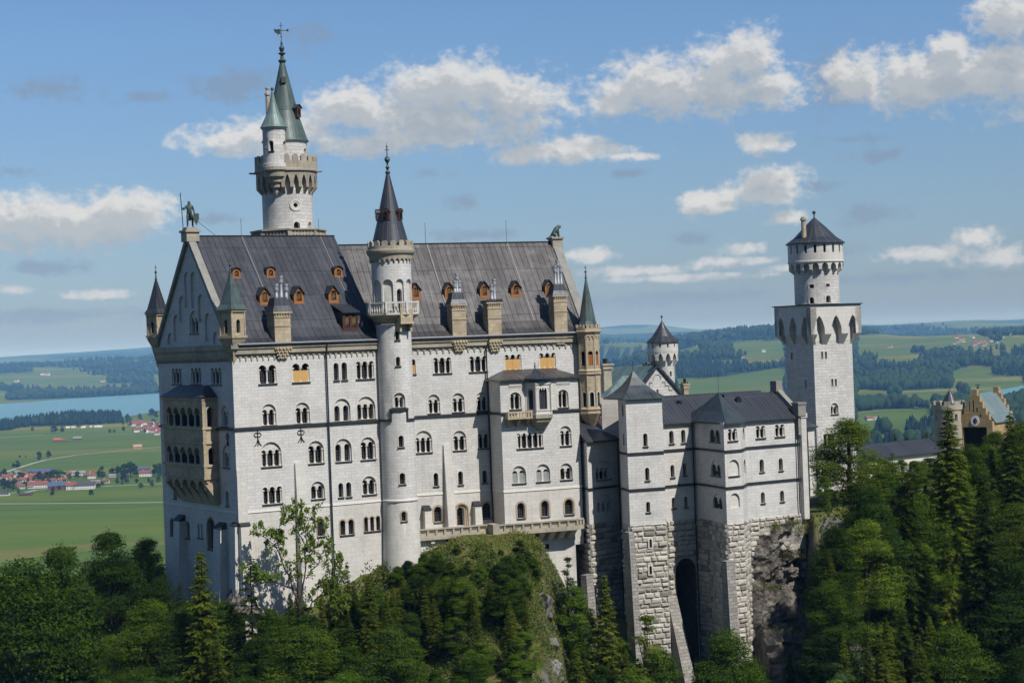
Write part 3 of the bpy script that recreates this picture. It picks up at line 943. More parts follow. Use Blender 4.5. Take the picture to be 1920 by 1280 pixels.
# gable coping
def coping(mb, F, prof, s0, s1, up=.28, th=.6, m=0):
    for k in range(len(prof) - 1):
        (d0, z0), (d1, z1) = prof[k], prof[k + 1]
        b = [F(s0, z0 - th, d0), F(s1, z0 - th, d0), F(s1, z1 - th, d1), F(s0, z1 - th, d1)]
        t = [F(s0, z0 + up, d0), F(s1, z0 + up, d0), F(s1, z1 + up, d1), F(s0, z1 + up, d1)]
        mb.hexa(b, t, m)
mb = MB()
coping(mb, A, PA, -.45, .62)
PAb = [(WA - d, z) for d, z in PA]
mb2 = [(d, z) for d, z in PAb[::-1]]
coping(mb, A, mb2, -.45, .62)
mb.build('gable_coping', M['coping'], T)
mb = MB()
mb.fbox(A, -.75, 1.15, 15.6, 16.9, 12.0, 14.0); mb.fbox(A, -.95, 1.35, 16.902, 17.2, 11.8, 14.2); mb.fbox(A, -.6, 1.0, 17.202, 17.6, 12.2, 13.8)
mb.build('pedestal', M['beige'], T)
# --- dormers, chimney
for a in [(436, 451, 502, 521), (500, 515.5, 500, 520), (627, 642.5, 499, 519)]: dormer(T, A, PA, *a, kind='round')
for a in [(487, 505.5, 538, 571), (551, 569.5, 536, 569), (616, 634.5, 535, 567)]: dormer(T, A, PA, *a, kind='gable')
dormer(T, A, PA, 642.5, 672, 577, 620, kind='shed', wall='darkwood', lights=2)
chimney(T, A, 514, 544, 586, 636, .6, pots=[(517.5, 532), (526, 517), (536, 532)])
# --- corner bartizans
def bartizan(T, c, px_side, z_levels, ang, side, cone_h, spire='copper', mat='tan', fin=2.2):
    zc, z0, z1, z2 = z_levels      # foot of the corbel, floor, eave, tip
    F = Fac((c[0], c[1]), ang)
    mb = MB(); h = side / 2; holes = {}
    P4 = [(-h, -h), (h, -h), (h, h), (-h, h)]
    ca, sa = math.cos(rad(ang)), math.sin(rad(ang))
    W = lambda p, z, k=1.0: Vector((c[0] + (p[0] * ca - p[1] * sa) * k, c[1] + (p[0] * sa + p[1] * ca) * k, z))
    for i in range(4):
        f = fac2(W(P4[i], 0), W(P4[(i + 1) % 4], 0)); hs = []
        window(T, f, hs, side / 2, z0 + .35, z0 + (z1 - z0) * .62, side * .3, n=1, frame='beige', wall=mat, sill=False, t=.1, depth=.3, pane='interior')
        panel(mb, f, rect(0, side, z0, z1), hs)
        mb.fbox(f, -.12, .12, z0 - .001, z1 - .05, -.10, .1)
    for (za, zb, k) in [(z0 - .35, z0 - .003, 1.22), (z1 - .28, z1 + .02, 1.18)]:
        mb.hexa([W(p, za, k) for p in P4], [W(p, zb, k) for p in P4])
    zz = [z0 - .36, z0 - .9, z0 - 1.6, zc]; kk = [1.15, .98, .72, .15]
    for i in range(3): mb.hexa([W(p, zz[i + 1], kk[i + 1]) for p in P4], [W(p, zz[i] - .002, kk[i]) for p in P4])
    t = mb.build('turret', M[mat], T)
    sp = MB()
    for k in range(3):
        f0 = [(1.32, 0), (.98, .13), (.5, .55), (0.02, 1)][k]; f1 = [(1.32, 0), (.98, .13), (.5, .55), (0.02, 1)][k + 1]
        for i in range(4):
            j = (i + 1) % 4
            za, zb = z1 + .03 + (z2 - z1) * f0[1], z1 + .03 + (z2 - z1) * f1[1]
            sp.face([W(P4[i], za, f0[0]), W(P4[j], za, f0[0]), W(P4[j], zb, f1[0]), W(P4[i], zb, f1[0])])
    sp.face([W(p, z1 + .03, 1.32) for p in P4[::-1]])
    sp.build('spire', M[spire], T, t)
    finial(T, c, z2 - .2, fin, t, r=.2)
    return t
zq = lambda y, px, Y: at(px, y, Y).z
cb = A(.35, 0, .35)
bartizan(T, cb, None, (zq(690, 438, 250.5), zq(629, 438, 250.5), zq(581, 436, 250.5), zq(506, 433, 250.5)), 52, 2.3, 5)
cb2 = B(-WA - .1, 0, .2)
bartizan(T, cb2, None, (zq(690, 300, 272), zq(628, 298, 272), zq(588, 297, 272), zq(519, 301, 272)), 52, 2.05, 5, spire='darkroof')
# --- loggia bay on the west side
p = 2.1
Bf = B.shifted(p); Bf.angr = B.angr
sR = B.sz(408, 800)[0]; sL = Bf.sz(306.5, 800)[0]
zt = Bf.sz(340, 744)[1]; zb = Bf.sz(345, 893)[1]
Sd = Fac((Bf(sR, 0).x, Bf(sR, 0).y), A.ang); Sd.angr = A.angr
Sl = Fac((B(sL, 0).x, B(sL, 0).y), A.ang + 180)
hf, hs = [], []
wl = MB()
for (ya, yb) in [(763, 799), (837, 872)]:
    z1_ = Bf.sz(343, ya)[1]; z0_ = Bf.sz(343, yb)[1]
    sa = Bf.sz(313, (ya + yb) / 2)[0]; sb = Bf.sz(374.5, (ya + yb) / 2)[0]
    window(T, Bf, hf, (sa + sb) / 2, z0_, z1_, sb - sa, n=5, g=.62, pane='interior', frame='beige', wall='tan', sill=False, side=True, t=.2, depth=.9)  # open arcade; its dark backing sheet stands for the shade within
    window(T, Sd, hs, p * .52, z0_, z1_, 1.0, n=1, pane='interior', frame='beige', wall='tan', sill=False, t=.2, depth=.9)
panel(wl, Bf, rect(sL, sR, zb, zt), hf); panel(wl, Sd, rect(0, p, zb, zt), hs); panel(wl, Sl, rect(0, p, zb, zt), [])
for zz in [zt - .25, ZS + .05, ZS - 1.9, zb + 1.7, zb]:
    wl.fbox(Bf, sL - .18, sR + .18, zz - .16, zz + .16, -.2, p)
wl.fbox(Bf, sR - .28, sR + .12, zb + .2, zt - .5, -.12, .3)
b = [B(sL + .8, zb - 3.9, -.05), B(sR - .3, zb - 3.9, -.05), B(sR - .3, zb - 3.9, .3), B(sL + .8, zb - 3.9, .3)]
mid = [B(sL + .3, zb - 1.3, -1.3), B(sR - .1, zb - 1.3, -1.3), B(sR - .1, zb - 1.3, .3), B(sL + .3, zb - 1.3, .3)]
t = [Bf(sL, zb - .17, 0), Bf(sR, zb - .17, 0), Bf(sR, zb - .17, p), Bf(sL, zb - .17, p)]
wl.hexa(mid, t, cap=False); wl.hexa(b, mid, cap=False)
scallop(wl, Bf, sL + .2, sR - .1, zb - 1.6, zb - .18, 5, .02, 1.2, duty=.8)
n5 = 5
for k in range(n5 + 1):
    x = sL + .3 + (sR - sL - .5) * k / n5
    wl.hexa([B(x - .25, zb - 3.6, -.15), B(x + .25, zb - 3.6, -.15), B(x + .25, zb - 3.6, .2), B(x - .25, zb - 3.6, .2)],
            [B(x - .3, zb - .9, -p - .02), B(x + .3, zb - .9, -p - .02), B(x + .3, zb - .9, .2), B(x - .3, zb - .9, .2)])
lg = wl.build('loggia', M['tan'], T)
rf = MB()
zr = B.sz(375, 722)[1]
e = [Bf(sL - .4, zt, -.4), Bf(sR + .4, zt, -.4), B(sR + .4, zt), B(sL - .4, zt)]
q = [B(sL + 2.4, zr, -.6), B(sR - 2.4, zr, -.6), B(sR - 2.2, zr), B(sL + 2.2, zr)]
rf.hexa(e, q)
rf.build('roof', M['darkroof'], T, lg)
# --- iron anchors and pipe
def anchor(T, F, px, y0, y1):
    s_, z1_ = F.sz(px, y0); _, z0_ = F.sz(px, y1); h = z1_ - z0_
    mb = MB(); r = .05
    mb.tube([F(s_, z1_, -.09), F(s_, z0_, -.09)], r, 5)
    for sg in (-1, 1):
        pts = [F(s_ + sg * (.05 + .28 * math.sin(a) + .18), z1_ - h * .33 + .28 * math.cos(a), -.09) for a in [i * .55 - 1.2 for i in range(10)]]
        mb.tube([F(s_, z1_ - h * .55, -.09)] + pts[::-1][:1] + pts[::-1][1:], r, 5)
        mb.tube([F(s_, z1_ - h * .55, -.09), F(s_ + sg * .22, z0_ + h * .15, -.09), F(s_ + sg * .5, z0_ + h * .02, -.09)], r, 5)
    mb.build('wall_anchor', M['iron'], T)
anchor(T, A, 482.5, 804, 836); anchor(T, A, 563.5, 801, 829); anchor(T, B, 427, 810, 836)
pp = [A.sz(611, y)[0] for y in (662, 800, 940, 1090)]
s_ = A.sz(611, 700)[0]
downpipe(T, [A(s_, .6, -.7), A(s_, -.9, -.35), A(s_, -10.2, -.35), A(s_, -10.8, -.3), A(s_, -21.5, -.3), A(s_, -34, -.4)])

# ================================================================== PALACE, the eastern block
c0 = at(781, 800, 269.0)
C = Fac((c0.x, c0.y), 22.5); C.angr = rad(22.5)
S0, S1 = -12.0, 27.7
WC = 22.0
T = TC = Thing('palace_block', 'long castle block with boarded windows, lion on its roof end and oriel bay', 'palace', C(8, -34))
hC = []
for a in [(812.5, 846, 670, 699.5), (880, 913, 667.5, 696.5)]: win_px(T, C, hC, *a, n=3)
win_px(T, C, hC, 772, 779, 673, 701, n=1, board=.6)
for a in [(946, 977.5, 664.5, 694), (1011, 1042, 661.5, 690.5)]: win_px(T, C, hC, *a, n=3, board=.7)
for a, ar in [((804, 823, 749, 774.5), 739), ((849.5, 869, 746.5, 772), 736.5), ((895, 914, 744, 769.5), 734.5)]: win_px(T, C, hC, *a, n=2, arch=ar)
win_px(T, C, hC, 780.5, 808.5, 820, 848, n=3, arch=807)
win_px(T, C, hC, 851, 872.5, 817, 843.5, n=2, arch=807)
win_px(T, C, hC, 897.5, 917.5, 813.5, 840, n=2, arch=806)
for a in [(813, 822, 886, 911), (859, 868, 883, 908.5), (904.5, 913.5, 881, 905)]: win_px(T, C, hC, *a, n=1)
win_px(T, C, hC, 814, 829, 949, 978, n=1, frame='brownframe', t=.3)
win_px(T, C, hC, 905, 921.5, 942, 971, n=1, frame='brownframe', t=.3)
pw_ = win_px(T, C, hC, 857, 871, 950, 985, n=1, frame='tan', t=.3, sill=False, depth=.9)
# portal surround
s_, z1_ = C.sz(864, 941); _, z0_ = C.sz(864, 986)
pm = MB()
for k, (rr, o) in enumerate([(.82, .18), (1.05, .34)]):
    a_ = lights_poly(s_, z0_, z1_ - .9 + rr * .62, 1, rr * 2 - .2, 0); b_ = lights_poly(s_, z0_, z1_ - .9 + rr * .62 + .2, 1, rr * 2 + .2, 0)
    for i in range(1, len(a_)):
        j = (i + 1) % len(a_)
        pm.face([C(*a_[i], -o), C(*b_[i], -o), C(*b_[j], -o), C(*a_[j], -o)])
        pm.face([C(*b_[i], -o), C(*b_[i], 0), C(*b_[j], 0), C(*b_[j], -o)])
        pm.face([C(*a_[i], 0), C(*a_[i], -o), C(*a_[j], -o), C(*a_[j], 0)])
pm.build('portal', M['tan'], T)
D0 = 4.8
D = C.shifted(D0); D.angr = C.angr
sD0, sD1 = 11.25, 23.6
hD = []
zDt = D.sz(1000, 709)[1]
win_px(T, D, hD, 957, 975.5, 738, 767, n=2, g=.22, arch=735, frame='trim')
win_px(T, D, hD, 1047.5, 1064, 732.5, 763.5, n=2, g=.22, arch=730, frame='trim')
win_px(T, D, hD, 969.5, 1018, 811, 839.5, n=5, g=.42)
win_px(T, D, hD, 1051.5, 1069.5, 807, 835, n=2, arch=798)
for a, ar in [((962, 984.5, 882, 905.5), 873), ((1007, 1029.5, 879.5, 902), 869.5)]: win_px(T, D, hD, *a, n=2, arch=ar, board=.8, bmat='greyboard', side=False, cols=False)
win_px(T, D, hD, 1052, 1071.5, 877, 898.5, n=2, arch=868, side=False)
for a in [(970, 984, 942, 971), (1015, 1029, 938, 968), (1059, 1075, 935, 964)]: win_px(T, D, hD, *a, n=1, frame='brownframe', t=.28)
mb = MB()
LV = [(-34, ZW, 1), (ZW, ZE, 0)]
wallpanel(mb, C, S0, sD0 + .6, LV, [h for h in hC if sum(q[0] for q in h) / len(h) < sD0])
wallpanel(mb, C, sD0 + .6, S1, [(zDt - .5, ZE, 0)], [h for h in hC if sum(q[0] for q in h) / len(h) > sD0])
LVD = [(-30, ZW, 1), (ZW, zDt, 0)]
wallpanel(mb, D, sD0, sD1, LVD, hD)
DL = Fac((C(sD0, 0).x, C(sD0, 0).y), C.ang - 90)
panel(mb, DL, rect(0, D0, ZW, zDt), [], 0, 0); panel(mb, DL, rect(0, D0, -30, ZW), [], 0, 1)
DR = Fac((D(sD1, 0).x, D(sD1, 0).y), C.ang + 90)
panel(mb, DR, rect(0, D0, -30, zDt), [], 0, 0)
CR = Fac((C(S1, 0).x, C(S1, 0).y), C.ang + 90)
panel(mb, CR, [(0, -34), (WC, -34), (WC, ZE), (WC / 2, 15.0), (0, ZE)])
panel(mb, C.shifted(-WC), rect(S0, S1, -34, ZE), [], 0, 0, flip=True)
CL = Fac((C(S0, 0, WC).x, C(S0, 0, WC).y), C.ang - 90)
panel(mb, CL, [(0, -34), (WC, -34), (WC, ZE), (WC / 2, 15.0), (0, ZE)])
mb.build('wall', [M['wall'], M['wallfine']], T)
cm = MB()
band(cm, C, S0, sD0, ZS - .2, ZS + .12, .24)
band(cm, D, sD0 - .2, D.sz(968, 773)[0], ZS - .2, ZS + .12, .24); band(cm, D, D.sz(1036, 767)[0], sD1 + .2, ZS - .2, ZS + .12, .24)
band(cm, DL, 0.0, D0 - .1, ZS - .2, ZS + .12, .24)
cm.build('string_course', M['sill'], T)
cm = MB(); wedge(cm, C, S0, sD0, ZW - .12, ZW + .24); wedge(cm, D, sD0 - .08, sD1 + .08, ZW - .12, ZW + .24); wedge(cm, DL, 0.0, D0, ZW - .12, ZW + .24)
cm.build('ledge', M['trim'], T)
cm = MB()
scallop(cm, C, S0, S1 - .8, -1.3, -.4, 40, .14, .62, duty=.8); band(cm, C, S0, S1 - .4, -.4, .3, .4); band(cm, C, S0, S1 - .2, .302, .86, .58)
cm.build('cornice', M['beige'], T)
cm = MB()
for x0, x1, y in [(954, 977, 722), (1043, 1068, 717)]:
    a = D.sz(x0, y)[0]; b = D.sz(x1, y)[0]; zz = D.sz((x0 + x1) / 2, y)[1]
    scallop(cm, D, a, b, zz - .35, zz + .15, 12, .09, .3)
a = D.sz(966, 803)[0]; b = D.sz(1020, 803)[0]; zz = D.sz(993, 803)[1]
scallop(cm, D, a, b, zz - .3, zz + .12, 22, .09, .28)
cm.build('frieze', M['trim'], T)
PC = [(-.8, 1.0), (.6, 1.95), (1.6, 3.0), (11.0, 15.2)]
mb = MB()
roof_slope(mb, C, PC, S0, S1 - .6)
CBk = Fac((C(S1 - .6, 0, WC).x, C(S1 - .6, 0, WC).y), C.ang + 180)
roof_slope(mb, CBk, PC, 0, S1 - .6 - S0)
mb.face([C(S0, .75, -.8), C(S1 - .6, .75, -.8), C(S1 - .6, 1.0, -.8), C(S0, 1.0, -.8)])
mb.face([C(S0, .75, -.8), C(S0, .75, 0), C(S1 - .6, .75, 0), C(S1 - .6, .75, -.8)])
mb.build('roof', M['roof2'], T)
rm = MB(); rm.fbox(C, S0, S1 - .6, 15.16, 15.3, 10.85, 11.15)
for px, py in [(798, 418), (950, 413)]:
    s_ = C.sz(px, 455, -11)[0]; rm.tube([C(s_, 15.2, 11), C(s_, C.sz(px, py, -11)[1], 11)], .04, 4)
rm.build('ridge_cap', M['iron'], T)
for px in (799, 950):
    s_ = C.sz(px, 455, -11)[0]; q = MB()
    q.hexa([C(s_, 3.0, 1.55), C(s_ + .16, 3.0, 1.55), C(s_ + .16, 3.0, 1.7), C(s_, 3.0, 1.7)], [C(s_, 15.2, 10.95), C(s_ + .16, 15.2, 10.95), C(s_ + .16, 15.2, 11.1), C(s_, 15.2, 11.1)])
    q.build('lightning_strip', M['strip'], T)
gm = MB(); gm.tube([C(S0, .98, -.86), C(S1 - .6, .98, -.86)], .12, 6)
gm.build('gutter', M['gutter'], T)
mb = MB(); coping(mb, C, PC[1:], S1 - .6, S1 + .75, up=.35, th=.7); coping(mb, C, [(WC - d, z) for d, z in PC[1:]][::-1], S1 - .6, S1 + .75, up=.35, th=.7)
mb.build('gable_coping', M['coping'], T)
mb = MB(); mb.fbox(C, S1 - .7, S1 + 1.0, 13.6, 15.6, 10.1, 11.9); mb.fbox(C, S1 - .9, S1 + 1.2, 15.602, 15.9, 9.9, 12.1)
mb.build('pedestal', M['beige'], T)
for a in [(771, 788.5, 530, 561), (834, 850, 529, 560), (900, 916.5, 527, 558), (958.5, 976, 526, 556), (1022, 1037, 524, 553)]: dormer(T, C, PC, *a, kind='gable')
chimney(T, C, 847, 873, 572, 625, .6, pots=[(852, 526), (856, 512), (861, 526)])
chimney(T, C, 914, 939, 568, 625, .6, pots=[(921, 533), (926, 522)], cap='crown')
chimney(T, C, 1038, 1062, 555, 612, .6, pots=[(1040, 498), (1045, 487), (1051, 498)], style=1)
# --- roof of the bay
rf = MB()
zr = D.sz(1000, 698, -2.6)[1]
e = [D(sD0 - .55, zDt, -.5), D(sD1 + .3, zDt, -.5), D(sD1 + .3, zDt, D0), D(sD0 - .55, zDt, D0)]
e0 = [v - Vector((0, 0, .22)) for v in e]
q = [D(sD0 + 2.6, zr + .5, D0 - .4), D(sD1 - 2.0, zr + .5, D0 - .4), D(sD1 - 2.0, zr + .5, D0), D(sD0 + 2.6, zr + .5, D0)]
rf.hexa(e0, e, cap=False); rf.hexa(e, q, base=False)
rf.build('bay_roof', M['roof2'], T)
# --- oriel with its own little spire, and the balcony to its left
so, zo0 = D.sz(1011, 775); zo1 = D.sz(1011, 716)[1]
ob_ = MB()
ctr = D(so, 0, 0.0)
RO = 2.0
ths = [-2.2, -.75 + .1, .75 - .1 , 2.2]
octs = [Vector((ctr.x + RO * math.sin(rad(22.5) + a), ctr.y - RO * math.cos(rad(22.5) + a), 0)) for a in [rad(x) for x in (-90, -36, 36, 90)]]
oo = MB()
orl_parts = []
for i in range(3):
    f = fac2(octs[i], octs[i + 1]); hs = []
    orl_parts.append((f, hs))
oriel = None
for f, hs in orl_parts:
    z0_ = zo0 + .6; z1_ = z0_ + 3.3
    window(T, f, hs, f.L / 2, z0_, z1_, f.L * .52, n=1, pane='bluestain', frame='trim', sill=False, t=.14, depth=.3)
    panel(oo, f, rect(0, f.L, zo0 - .1, zo1), hs)
    scallop(oo, f, .2, f.L - .2, zo1 - 1.15, zo1 - .7, 5, .06, .3)
    for k, (z_, o_) in enumerate([(zo0 - .12, .14), (zo0 + .45, .08), (zo1 - .35, .12)]):
        oo.fbox(f, -.05, f.L + .05, z_, z_ + .22, -o_, .05)
    for x in (0, f.L):
        cp = f(x, 0, 0); oo.lathe((cp.x, cp.y), [(.13, zo0 + .3), (.13, zo1 - .4), (.2, zo1 - .2)], 6)
# corbelled foot
def ring_at(k, z): return [Vector((ctr.x + (o.x - ctr.x) * k, ctr.y + (o.y - ctr.y) * k, z)) for o in octs]
for (k0, z0_, k1, z1_) in [(.25, zo0 - 2.3, .75, zo0 - 1.2), (.85, zo0 - 1.19, .97, zo0 - .65), (1.06, zo0 - .64, 1.08, zo0 - .13)]:
    a_, b_ = ring_at(k0, z0_), ring_at(k1, z1_)
    for i in range(3): oo.face([a_[i], a_[i + 1], b_[i + 1], b_[i]], m=1)
    oo.face(b_[::1], m=1); oo.face(a_[::-1], m=1)
oriel = oo.build('oriel', [M['trim'], M['beige']], T)
rf = MB()
zt0 = zDt + .05
rr0 = [Vector((ctr.x + 2.45 * math.sin(rad(22.5) + rad(a)), ctr.y - 2.45 * math.cos(rad(22.5) + rad(a)), zt0)) for a in (-100, -62, -36, 0, 36, 62, 100)]
rr1 = [ctr + (v - ctr) * .42 + Vector((0, 0, 0)) for v in rr0]
for v in rr1: v.z = zt0 + .62
tip = Vector((D(so, 0, 1.0).x, D(so, 0, 1.0).y, zt0 + 1.45))
for i in range(len(rr0) - 1):
    rf.face([rr0[i], rr0[i + 1], rr1[i + 1], rr1[i]]); rf.face([rr1[i], rr1[i + 1], tip])
    rf.face([rr0[i] - Vector((0, 0, .2)), rr0[i + 1] - Vector((0, 0, .2)), rr0[i + 1], rr0[i]])
rf.face([v - Vector((0, 0, .2)) for v in rr0[::-1]])
sp_ = rf.build('oriel_spire', M['darkroof'], T, oriel)
finial(T, (tip.x, tip.y), tip.z - .3, 1.25, sp_, mat='iron', r=.18)
bl = MB()
sb0 = D.sz(952, 778, 1.3)[0]; sb1 = so - 1.6; zb1 = D.sz(970, 772, 1.3)[1]; zb0 = D.sz(970, 785, 1.3)[1]
bl.fbox(D, sb0, sb1, zb0 - .05, zb0 + .2, -1.4, .1)
bl.fbox(D, sb0, sb1, zb1 - .16, zb1 + .06, -1.36, -1.1); bl.fbox(D, sb0, sb0 + .22, zb0 + .2, zb1 - .16, -1.34, .1)
nb = 8
for k in range(nb + 1):
    x = sb0 + .15 + (sb1 - sb0 - .3) * k / nb
    bl.fbox(D, x - .12, x + .12, zb0 + .2, zb1 - .16, -1.33, -1.13)
for k in range(3):
    x = sb0 + .5 + (sb1 - sb0 - 1.0) * k / 2
    bl.hexa([D(x - .18, zb0 - 1.2, -.1), D(x + .18, zb0 - 1.2, -.1), D(x + .18, zb0 - 1.2, .1), D(x - .18, zb0 - 1.2, .1)],
            [D(x - .2, zb0 - .06, -1.15), D(x + .2, zb0 - .06, -1.15), D(x + .2, zb0 - .06, .1), D(x - .2, zb0 - .06, .1)])
bl.build('balcony', M['tan'], T)
buttress(T, C, C.sz(833, 900)[0], C.sz(846, 900)[0], C.sz(840, 833)[1], -33, .25, 2.0, cap=0)
for x0, x1, y in [(792, 804, 956), (886, 898, 948)]:
    buttress(T, C, C.sz(x0, y)[0], C.sz(x1, y)[0], C.sz(x0, y)[1], -30, 1.0, 1.4, cap=.7)
s_ = sD0 - .15
downpipe(T, [C(C.sz(914, 625)[0], .6, -.65), C(s_, -1.0, -.35), C(s_, -10.1, -.4), C(s_, -21.4, -.4), C(s_ + .1, -26.4, -.5)])
# --- octagonal corner turret at the far end
cE = at(1105, 700, 278.6)
mb = MB(); RE = 1.62
zE = lambda y: at(1105, y, 277).z
o8 = [Vector((cE.x + RE * math.sin(rad(22.5 * (2 * i - 1) + 8)), cE.y - RE * math.cos(rad(22.5 * (2 * i - 1) + 8)), 0)) for i in range(8)]
scl = lambda k, z: [Vector((cE.x + (v.x - cE.x) * k, cE.y + (v.y - cE.y) * k, z)) for v in o8]
ztop, zbot = zE(624), zE(772)
tur_w = []
for i in range(8):
    f = fac2(o8[i], o8[(i + 1) % 8]); hs = []
    if i in (0, 1, 7):
        window(T, f, hs, f.L / 2, zE(685), zE(658), f.L * .55, n=1, frame=None, wall='tan', sill=False, depth=.25, pane='interior', board=.75 if i in (0, 1) else 0, bmat='wood')
        window(T, f, hs, f.L / 2, zE(762), zE(735), f.L * .5, n=1, frame='trim', wall='tan', sill=False, t=.12, depth=.3, pane='interior')
    panel(mb, f, rect(0, f.L, zbot, ztop), hs)
    mb.fbox(f, -.07, .07, zbot, ztop, -.05, .1)
    scallop(mb, f, .05, f.L - .05, zE(636), zE(626), 2, .12, .5)
    for k in range(2):
        x = f.L * (k + .5) / 2 + 0
        mb.fbox(f, x - .2, x + .2, zE(617) + .02, zE(608), -.3, -.06)
def rings(mb, lst, m=0):
    for (k0, z0_), (k1, z1_) in zip(lst, lst[1:]):
        a_, b_ = scl(k0, z0_), scl(k1, z1_)
        for i in range(8): mb.face([a_[i], a_[(i + 1) % 8], b_[(i + 1) % 8], b_[i]], m=m)
    mb.face(scl(*lst[-1]), m=m)
rings(mb, [(1.02, zE(628)), (1.12, zE(626)), (1.26, zE(622)), (1.26, zE(620)), (1.2, zE(619)), (1.2, zE(615))])
for y in (694, 699, 766, 773): rings(mb, [(1.0, zE(y + 4)), (1.13, zE(y + 2.5)), (1.13, zE(y)), (1.0, zE(y - 2))])
rings(mb, [(.03, zE(812)), (.35, zE(800)), (.8, zE(786)), (1.08, zE(777)), (1.1, zE(773))])
tE = mb.build('turret', M['tan'], T)
sp = MB()
def spire_rings(sp, lst):
    for (k0, z0_), (k1, z1_) in zip(lst, lst[1:]):
        a_, b_ = scl(k0, z0_), scl(k1, z1_)
        for i in range(8): sp.face([a_[i], a_[(i + 1) % 8], b_[(i + 1) % 8], b_[i]])
spire_rings(sp, [(.93, zE(610)), (.80, zE(602)), (.02, zE(516))])
sp.build('spire', M['copper'], T, tE)
finial(T, cE, zE(519), 2.0, tE, r=.2)

# ================================================================== STAIR TOWER
cT = at(741, 700, 262.6)
T = TT = Thing('stair_tower', 'slim round stair tower with dark spire and balustraded gallery between the two big blocks', 'tower', (cT.x, cT.y, -34))
Rf = lambda z: 2.46 + (0.0 if z > -21.6 else (-21.6 - z) * .035)
Fs = Cyl(cT, 2.46, 0.0, Rf); hS = []
zt_ = lambda y: at(738, y, 261).z
for a in [(742.5, 750.5, 668.5, 686)]: win_px(T, Fs, hS, *a, n=1, t=.15)
win_px(T, Fs, hS, 741.5, 749, 619, 637, n=1, t=.15)
win_px(T, Fs, hS, 740, 758, 744, 763.5, n=2, arch=736, side=False, g=.25)
for a in [(747.5, 757, 816, 838), (749.5, 760, 886, 907.5)]: win_px(T, Fs, hS, *a, n=1, t=.15)
win_px(T, Fs, hS, 753, 762, 958.5, 976.5, n=1, frame='brownframe', t=.2)
mb = MB()
cir = 2.46 * 2 * PI
for za, zb, m_ in [(-36, ZW, 1), (ZW, 3.0, 0)]:
    hs = [h for h in hS if za < sum(p[1] for p in h) / len(h) < zb]
    panel(mb, Fs, rect(-cir / 2, cir / 2, za, zb), hs, 0, m_)
zq1, zq2 = zt_(565), zt_(484)
Fu = Cyl(cT, 2.8, 0.0); hU = []
z0u = zt_(597)
cu = 2.8 * 2 * PI
nA = 10
for k in range(nA):
    s_ = -cu / 2 + cu * (k + .5) / nA + .45
    if abs(s_ - .9) < .6:
        pass
    window(T, Fu, hU, s_, z0u + .1, zt_(524), cu / nA * .68, n=1, arch=zt_(524) + .02, blind=(k != 5), frame=None, sill=False, side=True, recess=.3, depth=.5, cols=False) if k != 5 else \
        window(T, Fu, hU, s_, z0u + .1, zt_(542), .85, n=1, arch=zt_(524) + .02, frame=None, sill=False, side=False, recess=.3, depth=.5)
panel(mb, Fu, rect(-cu / 2, cu / 2, z0u, zq2 + .2), hU, 0, 0)
mb.build('wall', [M['wall'], M['wallfine']], T, smooth=True)
cm = MB()
z_ = zt_(484)
Fq = Cyl(cT, 2.82, 0.0)
scallop(cm, Fq, -cu / 2, cu / 2, zt_(491), zt_(484) + .1, 26, .22, .42, closed=True)
cm.lathe(cT, [(2.82, zt_(485)), (3.05, zt_(484)), (3.1, zt_(479)), (3.35, zt_(475)), (3.45, zt_(471)), (3.45, zt_(468)), (3.2, zt_(467))], 48)
Fp = Cyl(cT, 3.22, 0.0); cp_ = 3.22 * 2 * PI
cm.lathe(cT, [(3.22, zt_(467.5)), (3.22, zt_(461))], 48); cm.lathe(cT, [(2.9, zt_(461)), (2.9, zt_(467.5))], 48)
cm.lathe(cT, [(3.22, zt_(461)), (2.9, zt_(461))], 48); cm.lathe(cT, [(3.2, zt_(466)), (2.2, zt_(466))], 24)
merlons(cm, Fp, -cp_ / 2, cp_ / 2, zt_(461), zt_(451), 16, 0, .3, duty=.66)
cm.build('parapet', M['beige'], T)
# lower string course with the raised step on the tower
cm = MB()
Fc = Cyl(cT, 2.46, 0.0)
st = []
def cband(F, s0, s1, z0, z1, out):
    k = max(2, int((s1 - s0) / .3))
    for i in range(k):
        a, b = s0 + (s1 - s0) * i / k, s0 + (s1 - s0) * (i + 1) / k
        cm.fbox(F, a, b - .001, z0, z1, -out, .1)
sx0 = Fs.sz(733, 775)[0]; sx1 = Fs.sz(763, 775)[0]; zst = Fs.sz(748, 767)[1]
cband(Fc, -cir / 4, sx0, ZS - .2, ZS + .1, .2); cband(Fc, sx1, cir / 4, ZS - .2, ZS + .1, .2)
cband(Fc, sx0 - .12, sx1 + .12, zst - .15, zst + .15, .25)
cband(Fc, sx0 - .1, sx0 + .12, ZS - .2, zst - .15, .2); cband(Fc, sx1 - .12, sx1 + .1, ZS - .2, zst - .15, .2)
cm.build('string_course', M['sill'], T)
cm = MB(); cm.lathe(cT, [(2.48, ZW - .14), (2.6, ZW - .1), (2.6, ZW + .08), (2.46, ZW + .2)], 48)
cm.build('ledge', M['trim'], T)
